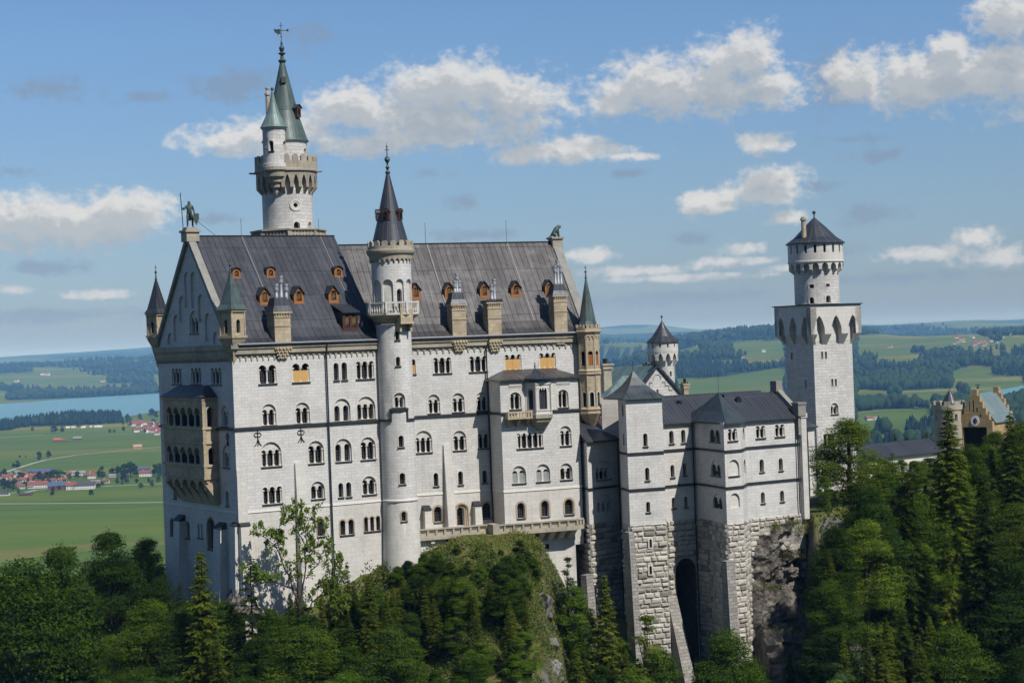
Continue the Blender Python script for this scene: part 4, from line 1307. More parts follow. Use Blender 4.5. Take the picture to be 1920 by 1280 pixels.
# balcony (octagonal)
gal = MB()
zg0, zg1 = zt_(589), zt_(566)
RG = 3.75
g8 = lambda k, z: [Vector((cT.x + RG * k * math.sin(rad(45 * i + 22.5 + 12)), cT.y - RG * k * math.cos(rad(45 * i + 22.5 + 12)), z)) for i in range(8)]
lst = [(.66, zt_(606)), (.80, zt_(601)), (.82, zt_(597)), (.93, zt_(594)), (1.02, zt_(591)), (1.02, zg0)]
for (k0, z0_), (k1, z1_) in zip(lst, lst[1:]):
    a_, b_ = g8(k0, z0_), g8(k1, z1_)
    for i in range(8): gal.face([a_[i], a_[(i + 1) % 8], b_[(i + 1) % 8], b_[i]], m=1)
gal.face(g8(1.02, zg0), m=1)
pts8 = g8(.98, 0)
for i in range(8):
    f = fac2(pts8[i], pts8[(i + 1) % 8])
    gal.fbox(f, 0, f.L, zg1 - .22, zg1, -.1, .14); gal.fbox(f, 0, f.L, zg0 + .001, zg0 + .16, -.08, .12)
    gal.fbox(f, -.14, .14, zg0 + .16, zg1 + .05, -.12, .16)
    for k in range(6):
        x = f.L * (k + .8) / 6.6
        q_ = f(x, 0, .02)
        gal.lathe(q_, [(.07, zg0 + .16), (.13, zg0 + .5), (.06, zg0 + .9), (.1, zg1 - .22)], 6)
gal.build('gallery', [M['trim'], M['beige']], T)
gd = MB()
fG = Fac((cT.x, cT.y), 34)
q0, q1 = fG(-.2, 0, -3.35), None
gd.fbox(fG, -.85, 1.15, zt_(606), zt_(580), -3.55, -2.0)
for x in (-.85, .85): gd.fbox(fG, x, x + .3, zt_(622), zt_(606) - .002, -3.2, -2.0)
gd.fbox(fG, -.95, 1.25, zt_(608) , zt_(606) + .1, -3.66, -2.0)
gd.build('privy_box', M['tan'], T)
sp = MB()
ztp = zt_(317)
sp.lathe(cT, [(2.62, zt_(466) + .02), (2.58, zt_(455)), (1.9, zt_(420)), (.12, ztp), (0, ztp + .1)], 40, useams=24 * .62)
spo = sp.build('spire', M['copper' if False else 'darkroof'], T, smooth=False)
finial(T, cT, ztp - .3, zt_(262) - ztp + .3, spo, r=.42)
for th, y in ((-12, 402), (62, 402), (-80, 402)):
    f = Fac((cT.x, cT.y), th + 0)
    Rz = 1.62
    dm = MB()
    zc = zt_(y)
    dm.fbox(f, -.5, .5, zc - .75, zc + .35, -Rz - .25, -.6)
    pr = [(.62 * math.cos(a), zc + .35 + .55 * math.sin(a)) for a in [PI * i / 6 for i in range(7)]]
    for a, b in zip(pr, pr[1:]): dm.face([f(*b, -Rz - .35), f(*b, -.6), f(*a, -.6), f(*a, -Rz - .35)][::-1], m=1)
    dm.face([f(x, z, -Rz - .3) for x, z in pr], m=0)
    dm.face([f(x, z, -Rz - .36) for x, z in lights_poly(0, zc - .5, zc + .45, 1, .55, 0)], m=2)
    dm.build('dormer', [M['darkwood'], M['darkroof'], M['interior']], T, spo)

# ================================================================== KEEP (tallest round tower, north side)
YK = 285.0
ck = at(539, 380, YK)
zk = lambda y: at(538, y, YK - 3).z
T = TK = Thing('keep_tower', 'tallest round tower with battlements, green spires and weather vane rising behind the left roof', 'tower', (ck.x, ck.y, 0))
RK = 3.83
Fk = Cyl(ck, RK, 0.0); hK = []
win_px(T, Fk, hK, 551, 562.5, 415.5, 428, n=1, t=.18, sill=False)
win_px(T, Fk, hK, 578, 584, 415.5, 428, n=1, t=.14, sill=False)
mb = MB(); cK = RK * 2 * PI
sr_, zr_ = Fk.sz(554.5, 384.5)
rose = [(sr_ + .36 * math.cos(2 * PI * i / 12), zr_ + .36 * math.sin(2 * PI * i / 12)) for i in range(12)]
hK.append(rose)
panel(mb, Fk, rect(-cK / 2, cK / 2, 14.0, zk(330)), hK)
reveal(mb, Fk, rose, 0, .5)
# upper drum and side turret
RU = 3.3
Fu = Cyl(ck, RU, 0.0); hU = []
win_px(T, Fu, hU, 570, 574, 278, 290, n=1, t=.12, sill=False)
panel(mb, Fu, rect(-RU * PI, RU * PI, zk(318), zk(262)), hU)
cs = at(514.5, 275, YK - 3.9)
zs_ = lambda y: at(514, y, YK - 5.6).z
RS = 1.72
Fs2 = Cyl(cs, RS, 0.0); h2 = []
win_px(T, Fs2, h2, 504, 512.5, 263.5, 283, n=1, t=.12, sill=True)
win_px(T, Fs2, h2, 532, 536, 264, 284, n=1, t=.1, sill=False)
panel(mb, Fs2, rect(-RS * PI, RS * PI, zs_(312), zs_(240)), h2)
mb.lathe(cs, [(RS, zs_(242)), (RS + .2, zs_(239)), (RS + .25, zs_(236.5))], 32)
mb.lathe(cs, [(RS + .2, zs_(312)), (RS + .2, zs_(306)), (RS, zs_(305))], 32)
mb.lathe(ck, [(RU, zk(264)), (RU + .2, zk(262.5)), (RU + .2, zk(261))], 40)
mb.build('wall', [M['wallk'], M['trim']], T, smooth=True)
rm = MB()
for rr, o in ((.36, .02), (.62, .1)):
    a_ = [(sr_ + rr * math.cos(2 * PI * i / 20), zr_ + rr * math.sin(2 * PI * i / 20)) for i in range(20)]
    b_ = [(sr_ + (rr + .27) * math.cos(2 * PI * i / 20), zr_ + (rr + .27) * math.sin(2 * PI * i / 20)) for i in range(20)]
    for i in range(20):
        j = (i + 1) % 20
        rm.face([Fk(*a_[i], -o), Fk(*b_[i], -o), Fk(*b_[j], -o), Fk(*a_[j], -o)]); rm.face([Fk(*b_[i], -o), Fk(*b_[i], 0), Fk(*b_[j], 0), Fk(*b_[j], -o)])
        rm.face([Fk(*a_[j], -o), Fk(*a_[j], .2), Fk(*a_[i], .2), Fk(*a_[i], -o)])
rose_o = rm.build('round_window', M['trim'], T)
q = MB(); panel(q, Fk, rect(sr_ - .5, sr_ + .5, zr_ - .5, zr_ + .5), [], .4); q.build('pane', M['glass'], T, rose_o)
cm = MB()
RP = 4.76
Fk2 = Cyl(ck, RK, 0.0)
scallop(cm, Fk2, -cK / 2, cK / 2, zk(352), zk(322), 22, RP - RK - .12, zk(328) - zk(352), pointed=True, duty=.62, closed=True, bracket=.9)
cm.lathe(ck, [(RP - .1, zk(322)), (RP + .12, zk(321)), (RP + .12, zk(318)), (RP, zk(317)), (RP, zk(303))], 48)
cm.lathe(ck, [(RP, zk(303)), (RP - .4, zk(303)), (RP - .4, zk(318)), (2.5, zk(318))], 48)
Fp = Cyl(ck, RP, 0.0)
merlons(cm, Fp, -RP * PI, RP * PI, zk(303), zk(290.5), 22, 0, .38, duty=.66)
cm.lathe(cs, [(.1, zs_(366)), (.35, zs_(360)), (.45, zs_(352)), (.8, zs_(350)), (.85, zs_(343)), (1.2, zs_(340)), (1.25, zs_(333)), (1.65, zs_(330)), (1.75, zs_(322)), (RS + .3, zs_(318)), (RS + .3, zs_(312)), (RS, zs_(311))], 24)
for th in (-75, 80): cm.tube([ck + Vector((RP * math.sin(rad(th)), -RP * math.cos(rad(th)), 0)) + Vector((0, 0, zk(322) - ck.z)), ck + Vector(((RP + .9) * math.sin(rad(th)), -(RP + .9) * math.cos(rad(th)), zk(321) - ck.z))], .14, 6)
cm.build('parapet', M['beige'], T)
cm = MB()
RB = 5.55
b8 = lambda r, z: [Vector((ck.x + r * math.sin(rad(45 * i + 8)), ck.y - r * math.cos(rad(45 * i + 8)), z)) for i in range(8)]
for (r0, z0_), (r1, z1_) in zip([(RB, zk(460)), (RB, zk(434)), (RB + .3, zk(433)), (RB + .3, zk(430)), (3.9, zk(430))], [(RB, zk(434)), (RB + .3, zk(433)), (RB + .3, zk(430)), (3.9, zk(430)), (3.8, zk(430))]):
    a_, b_ = b8(r0, z0_), b8(r1, z1_)
    for i in range(8): cm.face([a_[i], a_[(i + 1) % 8], b_[(i + 1) % 8], b_[i]])
pp8 = b8(RB, 0)
for i in range(8):
    f = fac2(pp8[i], pp8[(i + 1) % 8])
    for k in range(8):
        x = f.L * (k + .5) / 8
        cm.hexa([f(x - .22, zk(442), -.1), f(x - .08, zk(442), -.1), f(x - .08, zk(442), .05), f(x - .22, zk(442), .05)], [f(x + .08, zk(434.5), -.1), f(x + .22, zk(434.5), -.1), f(x + .22, zk(434.5), .05), f(x + .08, zk(434.5), .05)])
    cm.fbox(f, -.3, .3, zk(446), zk(434.3), -.12, .1)
cm.build('platform', M['beige'], T)
sp = MB()
ztp = zk(109)
sp.lathe(ck, [(RU + .32, zk(262.5)), (RU + .1, zk(258)), (RU - .75, zk(225)), (RU - 1.25, zk(204)), (RU - 1.22, zk(203)), (.38, zk(112)), (0, ztp)], 40, useams=30 * .62)
spo = sp.build('spire', M['copper'], T)
fm = MB()
r = .34
fm.lathe(ck, [(.38, zk(113)), (.62, zk(109)), (.62, zk(107.5)), (.3, zk(105)), (.22, zk(98)), (.55, zk(95)), (.55, zk(93.5)), (.2, zk(92)), (.36, zk(88)), (.42, zk(84)), (.3, zk(81)), (.1, zk(78)), (.2, zk(75)), (.06, zk(70)), (.05, zk(36))], 12)
fin = fm.build('finial', M['bronze'], T, spo, smooth=True)
vm = MB()
zv = zk(51)
for dz in (0, -.12):
    vm.tube([(ck.x - 1.1, ck.y, zv), (ck.x + 1.1, ck.y, zv)], .05, 5)
pl = [(-1.1, .35), (-.75, .2), (-.15, .25), (-.1, -.55), (-.35, -.5), (-.5, -.75), (-.62, -.4), (-.95, -.3)]
vm.face([(ck.x + a, ck.y - .04, zv + b) for a, b in pl]); vm.face([(ck.x + a, ck.y + .04, zv + b) for a, b in pl][::-1])
vm.ball((ck.x, ck.y, zk(62)), .14, 4, 6); vm.box((ck.x + 1.0, ck.y), .3, .08, zv - .18, zv + .18)
vm.tube([(ck.x - .35, ck.y, zk(42)), (ck.x + .35, ck.y, zk(42))], .04, 5)
vm.build('weather_vane', M['bronze'], T, spo)
sp = MB()
zt2 = zs_(166)
sp.lathe(cs, [(RS + .36, zs_(237.5)), (RS + .1, zs_(232)), (1.05, zs_(213)), (.5, zs_(190)), (.1, zt2), (0, zt2 + .1)], 32, useams=16 * .62)
s2 = sp.build('spire', M['green'], T); s2['label'] = 'smaller pale green side spire'
fm = MB(); fm.ball((cs.x, cs.y, zt2 + .15), .26, 6, 8); fm.build('finial', M['bronze'], T, s2)
cc = at(502, 200, YK - 1.5)
zc_ = lambda y: at(502, y, YK - 1.5).z
cm = MB(); cm.lathe(cc, [(.32, zc_(240)), (.3, zc_(180)), (.42, zc_(179)), (.42, zc_(175)), (.3, zc_(174)), (.2, zc_(172)), (.2, zc_(168)), (.32, zc_(167)), (.32, zc_(165)), (0, zc_(165))], 10)
cm.build('chimney', M['tan'], T)
for th, y, rz in ((62, 205, 2.0),):
    f = Fac((ck.x, ck.y), th); zc = zk(y + 2)
    dm = MB(); dm.fbox(f, -.5, .5, zc - .9, zc + .5, -rz - .75, -.8)
    dm.face([f(-.7, zc + .45, -rz - .95), f(0, zc + 1.1, -rz - .95), f(0, zc + 1.1, -.4), f(-.7, zc + .45, -.4)][::-1], m=1)
    dm.face([f(0, zc + 1.1, -rz - .95), f(.7, zc + .45, -rz - .95), f(.7, zc + .45, -.4), f(0, zc + 1.1, -.4)][::-1], m=1)
    dm.face([f(-.5, zc + .5, -rz - .752), f(.5, zc + .5, -rz - .752), f(0, zc + 1.0, -rz - .752)], m=0)
    dm.face([f(x, z, -rz - .76) for x, z in lights_poly(0, zc - .5, zc + .4, 1, .5, 0)], m=2)
    dm.build('dormer', [M['darkwood'], M['darkroof'], M['interior']], T, spo)
hb = MB(); f = Fac((ck.x, ck.y), 12); hb.fbox(f, -.35, .35, zk(152), zk(141), -1.45, -.5); hb.build('hatch', M['bronze'], T, spo)

# ================================================================== TERRACE
ZT = -26.0
ta = C.shifted(5.6); tb = C.shifted(7.4)
T = TR = Thing('terrace', 'stone terrace with carved parapet running along the foot of the gabled block above the knoll', 'terrace', ta(4, -27))
x0 = ta.sz(786, 992)[0]; x1 = ta.sz(929, 984)[0]; x2 = tb.sz(929, 984)[0]; x3 = tb.sz(1082, 972)[0]
mb = MB()
mb.fbox(ta, x0, x1, ZT - 1.55, ZT - 1.15, -.25, 5.6); mb.fbox(tb, x2 - .3, x3, ZT - 1.55, ZT - 1.15, -.25, 3.2)
mb.build('deck', M['beige'], T)
mb = MB()
def parapet(F, a, b, n):
    mb.fbox(F, a, b, ZT - .16, ZT + .04, -.16, .3); mb.fbox(F, a, b, ZT - 1.148, ZT - .95, -.14, .28)
    mb.fbox(F, a, b, ZT - .95, ZT - .16, .12, .2)
    for k in range(n + 1):
        x = a + (b - a) * k / n; mb.fbox(F, x - .16, x + .16, ZT - .95, ZT - .16, -.1, .24)
        if k < n:
            for j in range(3):
                xx = x + (b - a) / n * (.3 + .2 * j); mb.fbox(F, xx - .11, xx + .11, ZT - .42, ZT - .16, .0, .12)
parapet(ta, x0, x1, 9); parapet(tb, x2, x3, 9)
mb.fbox(tb, x2 - .5, x2 + .5, ZT - 1.5, ZT + .12, -.3, 2.0)
e0 = tb(x3, 0); e1 = at(1093, 963, 271.2)
fe = fac2(e0, e1); parapet(fe, 0, fe.L, 2); mb.fbox(fe, 0, fe.L, ZT - 1.5, ZT - 1.149, -.2, .6)
mb.build('parapet', M['beige'], T)
mb = MB()
mb.fbox(ta, x0, x1 + .3, -34, ZT - 1.552, .5, 1.2)
mb.fbox(tb, x2, x2 + 3.5, -34, ZT - 1.552, .3, 3.0)
mb.fbox(tb, x2 + 3.5, x3 + .6, -42, ZT - 1.552, 2.2, 3.4)
mb.build('retaining_wall', M['wallfine'], T)
cm = MB()
for k in range(6):
    cm = MB()
    x = x2 + 4.2 + (x3 - x2 - 4.6) * k / 5
    cm.hexa([tb(x - .35, ZT - 2.9, 1.7), tb(x + .35, ZT - 2.9, 1.7), tb(x + .35, ZT - 2.9, 2.3), tb(x - .35, ZT - 2.9, 2.3)],
            [tb(x - .45, ZT - 1.56, .0), tb(x + .45, ZT - 1.56, .0), tb(x + .45, ZT - 1.56, 2.3), tb(x - .45, ZT - 1.56, 2.3)])
    cm.build('bracket', M['wallfine'], T)
for k in range(4):
    cm = MB()
    x = x0 + 2 + (x1 - x0 - 2.5) * k / 3; cm.fbox(ta, x - .25, x + .25, ZT - 2.1, ZT - 1.56, .0, .6)
    cm.build('bracket', M['wallfine'], T)
q = MB(); s_, z_ = tb.sz(1026, 1024, -2.1); q.fbox(tb, s_ - .35, s_ + .35, z_ - .35, z_ + .35, 2.19, 2.4); q.build('vent', M['interior'], T)
q = MB(); s_, z_ = ta.sz(843, 1014, -.4); q.fbox(ta, s_ - .45, s_ + .45, z_ - .9, z_ + .7, .45, .6); q.build('grille_door', M['iron'], T)

# ================================================================== LADIES' WING (right, in front of the court)
L1, L2, L3 = -16.7, -21.9, -27.3
T = TKe = Thing('residential_wing', 'pale three-storey wing with pyramid-roofed stair block and faceted bay standing on rugged rusticated stone', 'palace wing', at(1300, 1000, 275))
mb = MB(); rb = MB(); CRS = {}
def flush_courses():
    for c in CRS.values(): c.build('string_course', M['sill'], T)
    CRS.clear()
WM = [M['wall'], M['wallfine'], M['sill']]
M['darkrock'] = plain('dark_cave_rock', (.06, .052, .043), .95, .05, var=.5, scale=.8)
M['butt'] = stone('grey_buttress_stone', (.36, .345, .315), (.24, .23, .21), (.14, .135, .125), bw=.9, bh=.5, mortar=.03, bump=.6, dirt=.4)
V2 = lambda x, y, z: on_level(x, y, z)
wA = V2(1077.7, 910, L2); wB = V2(1103, 916.5, L2); wC = V2(1158.5, 909.5, L2)
tA_ = V2(1162, 847.5, L1); tB_ = V2(1176.5, 850.5, L1); tC_ = V2(1244.5, 846.3, L1)
vA = V2(1245, 844.3, L1); vB = V2(1302, 840, L1)
oB = V2(1324.5, 841.8, L1); oC = V2(1358.3, 845.7, L1); oD = V2(1390, 843, L1); oE = V2(1398.5, 839, L1)
rB = V2(1503, 830.6, L1)
KEN = []
def kwing(p, q, ztop, hs_spec=(), base=True, zfoot=-62, course=(L1, L2), mat=0, zb=L3, bl=True):
    F = fac2(p, q); hs = []
    for spec in hs_spec:
        spec = dict(spec); a = spec.pop('px'); win_px(T, F, hs, *a, **spec)
    panel(mb, F, rect(0, F.L, zb, ztop), hs, 0, mat)
    for c in course:
        CRS.setdefault(c, MB()).fbox(F, -.1, F.L + .1, c - .18, c + .12, -.2, .1)
    if base:
        panel(rb, F, rect(0, F.L, zfoot, zb), [], 0, 0)
        if bl: blocks(rb, F, 0, F.L, zfoot, zb + .35, seed=int(F.L * 100))
    return F
W1 = dict(n=1, t=.16)
# small wing
FwL = kwing(wA, wB, -15.0, [], course=(L2,), zfoot=-48)
Fw = kwing(wB, wC, -15.0, [dict(px=(1119, 1143.5, 876, 898.5), n=3, arch=862, side=False, frame=None), dict(px=(1121, 1147, 940, 958), n=3, g=.45, cols=False, side=False, arch=926, frame=None, sill=False)], course=(L2,), zfoot=-52)
flush_courses()
# stair block
FtL = kwing(tA_, tB_, -8.9, [dict(px=(1166.5, 1169, 758, 780), t=.08, n=1, sill=False), dict(px=(1168.5, 1171, 812, 835), t=.08, n=1, sill=False)], zfoot=-56)
Ft = kwing(tB_, tC_, -8.9, [dict(px=(1206, 1214, 812, 836.5), **W1), dict(px=(1209.5, 1217.5, 876, 900.5), **W1), dict(px=(1211.5, 1219, 940, 960), **W1)], zfoot=-60)
# link with the tall arch in its base
Fv = kwing(vA, vB, -12.7, [dict(px=(1254.5, 1263, 807, 831.5), **W1), dict(px=(1277, 1285, 805, 830), **W1), dict(px=(1257, 1264.5, 871, 894.5), **W1), dict(px=(1280.5, 1287.5, 868, 891), **W1),
     dict(px=(1259.5, 1266.5, 932, 952), **W1), dict(px=(1283, 1289.5, 930, 950.5), **W1)], base=False)
sa, zarc = Fv.sz(1285, 1046)
arch_h = lights_poly(Fv.sz(1285.5, 1060)[0], -62.5, zarc, 1, Fv.sz(1304, 1060)[0] - Fv.sz(1266, 1060)[0], 0)
arch_h = [(x, max(y, -61.99)) for x, y in arch_h]
panel(rb, Fv, rect(0, Fv.L, -62, L3), [[(x, y + (.02 if i < 2 else 0)) for i, (x, y) in enumerate(arch_h)]])
q = MB(); reveal(q, Fv, arch_h, 0, 12.0); q.build('passage', M['darkrock'], T); blocks(rb, Fv, 0, Fv.L, -62, L3 + .35, holes=[arch_h], seed=5)
q = MB(); panel(q, Fv, arch_h, [], 11.9); q.build('arch_back', M['darkrock'], T)
# faceted bay
Fo1 = kwing(vB, oB, -12.6, zfoot=-62)
Fo2 = kwing(oB, oC, -12.6, [dict(px=(1331.5, 1349.5, 805, 828), n=2, side=False, depth=.2), dict(px=(1334, 1350.5, 870, 891.5), n=2, arch=862, side=False, depth=.12, recess=.1), dict(px=(1337.5, 1354, 932, 953), n=2, arch=925, side=False, sill=False, depth=.12, recess=.1)], zfoot=-62)
Fo3 = kwing(oC, oD, -12.6, [dict(px=(1364.5, 1382, 803, 826), n=2), dict(px=(1367, 1384.5, 866, 891.5), n=1, arch=861, blind=True, side=False), dict(px=(1370, 1385.5, 929, 951.5), n=1, arch=924, blind=True, side=False, sill=False)], zfoot=-62)
Fo4 = kwing(oD, oE, -12.6, [dict(px=(1392, 1395.5, 800.5, 826), n=1, t=.1, sill=False), dict(px=(1394, 1397.5, 860, 889), n=1, t=.1, sill=False)], zfoot=-62)
# right part
Fr = kwing(oE, rB, -12.7, [dict(px=(1417, 1434.5, 797.5, 821), n=2), dict(px=(1453, 1470.5, 795, 818), n=2), dict(px=(1424, 1432, 860.5, 884.5), **W1), dict(px=(1460, 1467.5, 858.5, 882), **W1),
     dict(px=(1426.5, 1434, 922, 943), **W1), dict(px=(1462.5, 1470, 919, 940), **W1)], base=False)
sx_ = Fr.sz(1424, 1000)[0]
panel(rb, Fr, rect(0, sx_, -62, L3)); blocks(rb, Fr, 0, sx_, -62, L3 + .35, seed=77)
panel(rb, Fr, rect(sx_, Fr.L, L3 - 5, L3)); blocks(rb, Fr, sx_, Fr.L, L3 - 1.2, L3 + .3, seed=78)
flush_courses()
FrR = fac2(rB, Fr(Fr.L, 0, 9.0)); panel(mb, FrR, rect(0, 9, L3 - 8, -12.7)); 
# returns so that nothing is open from the side
def side(p, q, z0, z1):
    f = fac2(p, q); panel(mb, f, rect(0, f.L, z0, z1), [], 0, 1)
side(wC, Fw(Fw.L, 0, 9), -52, -15); side(tC_, Ft(Ft.L, 0, 8), -60, -8.9)
side(Ft(Ft.L, 0, 8), FtL(0, 0, 0) + Vector((FtL.n[0], FtL.n[1], 0)) * -0.0 + Vector((-Ft.n[0] * 6, -Ft.n[1] * 6, 0)), -60, -8.9)
fb = Fr.shifted(-9.0); panel(mb, fb, rect(1, Fr.L, L3, -12.7), [], 0, 1, flip=True)
mb.build('wall', WM, T)
rb.build('rusticated_base', M['rust'], T)
# slim corner shaft at the right end
q = MB(); pr_ = Fr(Fr.L, 0, -.15); q.box((pr_.x, pr_.y), 1.0, 1.0, L3 - .6, -12.9, Fr.angr); q.box((pr_.x, pr_.y), 1.25, 1.25, -12.9, -12.2, Fr.angr)
q.build('corner_pier', M['wallfine'], T)
# eaves and roofs
rf = MB()
def eave(F, z, over=.35, a=-.2, b=.2): rf.fbox(F, a, F.L + b, z - .18, z + .02, -over, .3)
# small wing: lean hip
zw_ = -15.0
rfL = MB()
p0 = FwL(-.0, zw_, -.45); p1 = Fw(-.4, zw_, -.45); p2 = Fw(Fw.L + .2, zw_, -.45); p3 = Fw(Fw.L + .2, zw_ + 2.75, 4.6); p4 = Fw(1.6, zw_ + 2.75, 4.6)
rfL.face([p1, p2, p3, p4]); rfL.face([p0, p1, p4])
p5 = FwL(-1.5, zw_, 3); rfL.face([p0, p4, p5])
for a_, b_ in ((p0, p1), (p1, p2)): rfL.face([a_ - Vector((0, 0, .2)), b_ - Vector((0, 0, .2)), b_, a_])
rfL.face([p3, p2, Fw(Fw.L + .2, zw_, 4.6)])
rfL.face([p4, p3, Fw(Fw.L + .2, zw_, 7.6), Fw(1.6, zw_, 7.6)])
rfL.build('roof', M['darkroof'], T)
# stair block: concave pyramid
pyr = MB()
cx = (tA_ + tC_ + tB_ + Ft(0, 0, 6)) / 4
ctr = Ft(Ft.L / 2 - .1, 0, 3.1)
apex_z = at(1198, 694, ctr.y).z
q4 = [Ft(-.1, 0, -.0), Ft(Ft.L, 0, 0), Ft(Ft.L, 0, 6.2), Ft(-.1, 0, 6.2)]
def pr(k, z): return [Vector((ctr.x + (v.x - ctr.x) * k, ctr.y + (v.y - ctr.y) * k, z)) for v in q4]
hz = apex_z + 8.8
lst = [(1.17, -8.95), (1.16, -8.78), (.80, -8.8 + hz * .19), (.45, -8.8 + hz * .46), (.2, -8.8 + hz * .74), (.0, apex_z)]
for (k0, z0_), (k1, z1_) in zip(lst, lst[1:]):
    a_, b_ = pr(k0, z0_), pr(k1, z1_)
    for i in range(4):
        q_ = [a_[i], a_[(i + 1) % 4], b_[(i + 1) % 4], b_[i]]
        pyr.face(q_ if k1 else q_[:3])
pyr.face(pr(1.17, -8.95)[::-1])
pyr.tube([(ctr.x, ctr.y, apex_z - .1), (ctr.x, ctr.y, apex_z + 1.4)], .05, 5)
pyr.build('roof', M['slate'], T)
# link + right wing roofs
PL = [(-.5, -12.78), (4.4, -8.9)]
main = MB()
roof_slope(main, Fv, PL, -.3, Fv.L + 16); 
PR = [(-.5, -12.78), (4.4, -8.9)]
roof_slope(main, Fr, [(-.5, -12.78), (4.6, -9.0)], 0, Fr.L - 1.0, s0f=lambda d: -4.5 + (d + .5) * .9)
roof_slope(main, Fr, [(4.6, -9.0), (9.5, -12.8)], 0, Fr.L - 1.0, s0f=lambda d: -.9 - (d - 4.6) * .9)
main.face([Fr(-4.5, -12.78, -.5), Fr(.09 - 1.0, -9.0, 4.6), Fr(-5.3, -12.8, 9.5)][::-1])
roof_slope(main, Fv, [(4.4, -8.9), (9.0, -12.6)], -.3, Fv.L + 16)
for F in (Fv, Fr): main.face([F(-.3 if F is Fv else .5, -13.0, -.5), F(F.L + (.1 if F is Fv else -1), -13.0, -.5), F(F.L + (.1 if F is Fv else -1), -12.78, -.5), F(-.3 if F is Fv else .5, -12.78, -.5)])
main.build('roof', M['darkroof'], T)
# bay roof
br_ = MB()
apx = at(1347, 735.5, 273.0)
ring = [Fo1(0, 0, -.4) , Fo2(0, 0, -.55), Fo3(0, 0, -.55), Fo3(Fo3.L, 0, -.5), Fo4(Fo4.L, 0, -.45) + Vector((.3, .2, 0)), Fr(1.0, 0, 5.0), Fv(Fv.L, 0, 4.0)]
ze_ = -12.7
mid = []
for v in ring: mid.append(Vector((apx.x + (v.x - apx.x) * .55, apx.y + (v.y - apx.y) * .55, ze_ + (apx.z - ze_) * .36)))
for i in range(len(ring)):
    j = (i + 1) % len(ring)
    a_, b_ = ring[i].copy(), ring[j].copy(); a_.z = b_.z = ze_
    br_.face([a_, b_, mid[j], mid[i]]); br_.face([mid[i], mid[j], apx])
    if i < 4: br_.face([a_ - Vector((0, 0, .22)), b_ - Vector((0, 0, .22)), b_, a_])
br_.tube([apx, apx + Vector((0, 0, 2.6))], .04, 4)
br_.build('bay_roof', M['slate'], T)
q = MB()
for (px, py, F, d) in [(1273, 757, Fv, -3.0), (1384, 750, Fr, -3.2)]:
    s_, z_ = F.sz(px, py, d); c_ = F(s_, z_, -d)
    q.box((c_.x, c_.y), .9, .5, z_ - .6, z_ + .25, rad(F.ang)); q.lathe(c_, [(.0, z_ + .2), (.35, z_ + .3), (.35, z_ + .5), (0, z_ + .55)], 8)
q.build('skylight', M['iron'], T)
# fire gable at the right end
gb = MB()
PR2 = [(-.6, -12.9), (4.6, -9.0), (9.6, -12.9)]
for (d0, z0_), (d1, z1_) in zip(PR2, PR2[1:]):
    b = [Fr(Fr.L - 1.0, z0_ - 2.5, d0), Fr(Fr.L - .1, z0_ - 2.5, d0), Fr(Fr.L - .1, z1_ - 2.5, d1), Fr(Fr.L - 1.0, z1_ - 2.5, d1)]
    t = [Fr(Fr.L - 1.0, z0_ + .75, d0), Fr(Fr.L - .1, z0_ + .75, d0), Fr(Fr.L - .1, z1_ + .75, d1), Fr(Fr.L - 1.0, z1_ + .75, d1)]
    gb.hexa(b, t, 0)
gb.fbox(Fr, Fr.L - 1.15, Fr.L + .05, -9.0, -7.4, 3.9, 5.3)
gb.fbox(Fr, Fr.L - 1.2, Fr.L + .3, -12.6, -10.9, -.9, .4); gb.fbox(Fr, Fr.L - 1.3, Fr.L + .4, -10.898, -10.6, -1.0, .5)
gb.build('fire_gable', [M['coping']], T)
# buttresses on the rocks
def prop(px0, px1, y0, y1, F, out0, out1, mat='rust'):
    a = F.sz(px0, y0, out0)[0]; b = F.sz(px1, y0, out0)[0]; zt0 = F.sz(px0, y0, out0)[1]; zb0 = F.sz(px0, y1, out1)[1]
    q = MB(); batter(q, F, a, b, zt0, zb0 - 6, out0, out1 + (out1 - out0) * .3, 0); q.build('buttress', M['butt'], T)
prop(1179, 1189, 998, 1165, Ft, 1.6, 2.6)
prop(1251, 1269, 1118, 1280, Fv, 1.2, 5.5); prop(1362, 1377, 1052, 1170, Fo3, 1.0, 1.5); prop(1099, 1112, 1078, 1120, Fw, 1.0, 1.4)
for F, px, ys in ((Ft, 1219.5, (1018, 1068)),):
    for y in ys:
        s_, z_ = F.sz(px, y, .2); q = MB(); q.fbox(F, s_ - .38, s_ + .38, z_ - .75, z_ + .75, -.30, .1)
        q.face([F(s_ - .2, z_ - .6, -.305), F(s_ + .2, z_ - .6, -.305), F(s_ + .2, z_ + .45, -.305), F(s_, z_ + .68, -.305), F(s_ - .2, z_ + .45, -.305)], m=1)
        q.build('loophole', [M['trim'], M['interior']], T)
for (F, x, zt0, zb0) in [(Fw, Fw.L - .1, -15.2, -50), (Fo1, .25, -12.8, -52), (Fr, Fr.L - 1.1, -13, -27)]:
    downpipe(T, [F(x, zt0, -.35), F(x, L2, -.36), F(x, zb0, -.36)], .1)

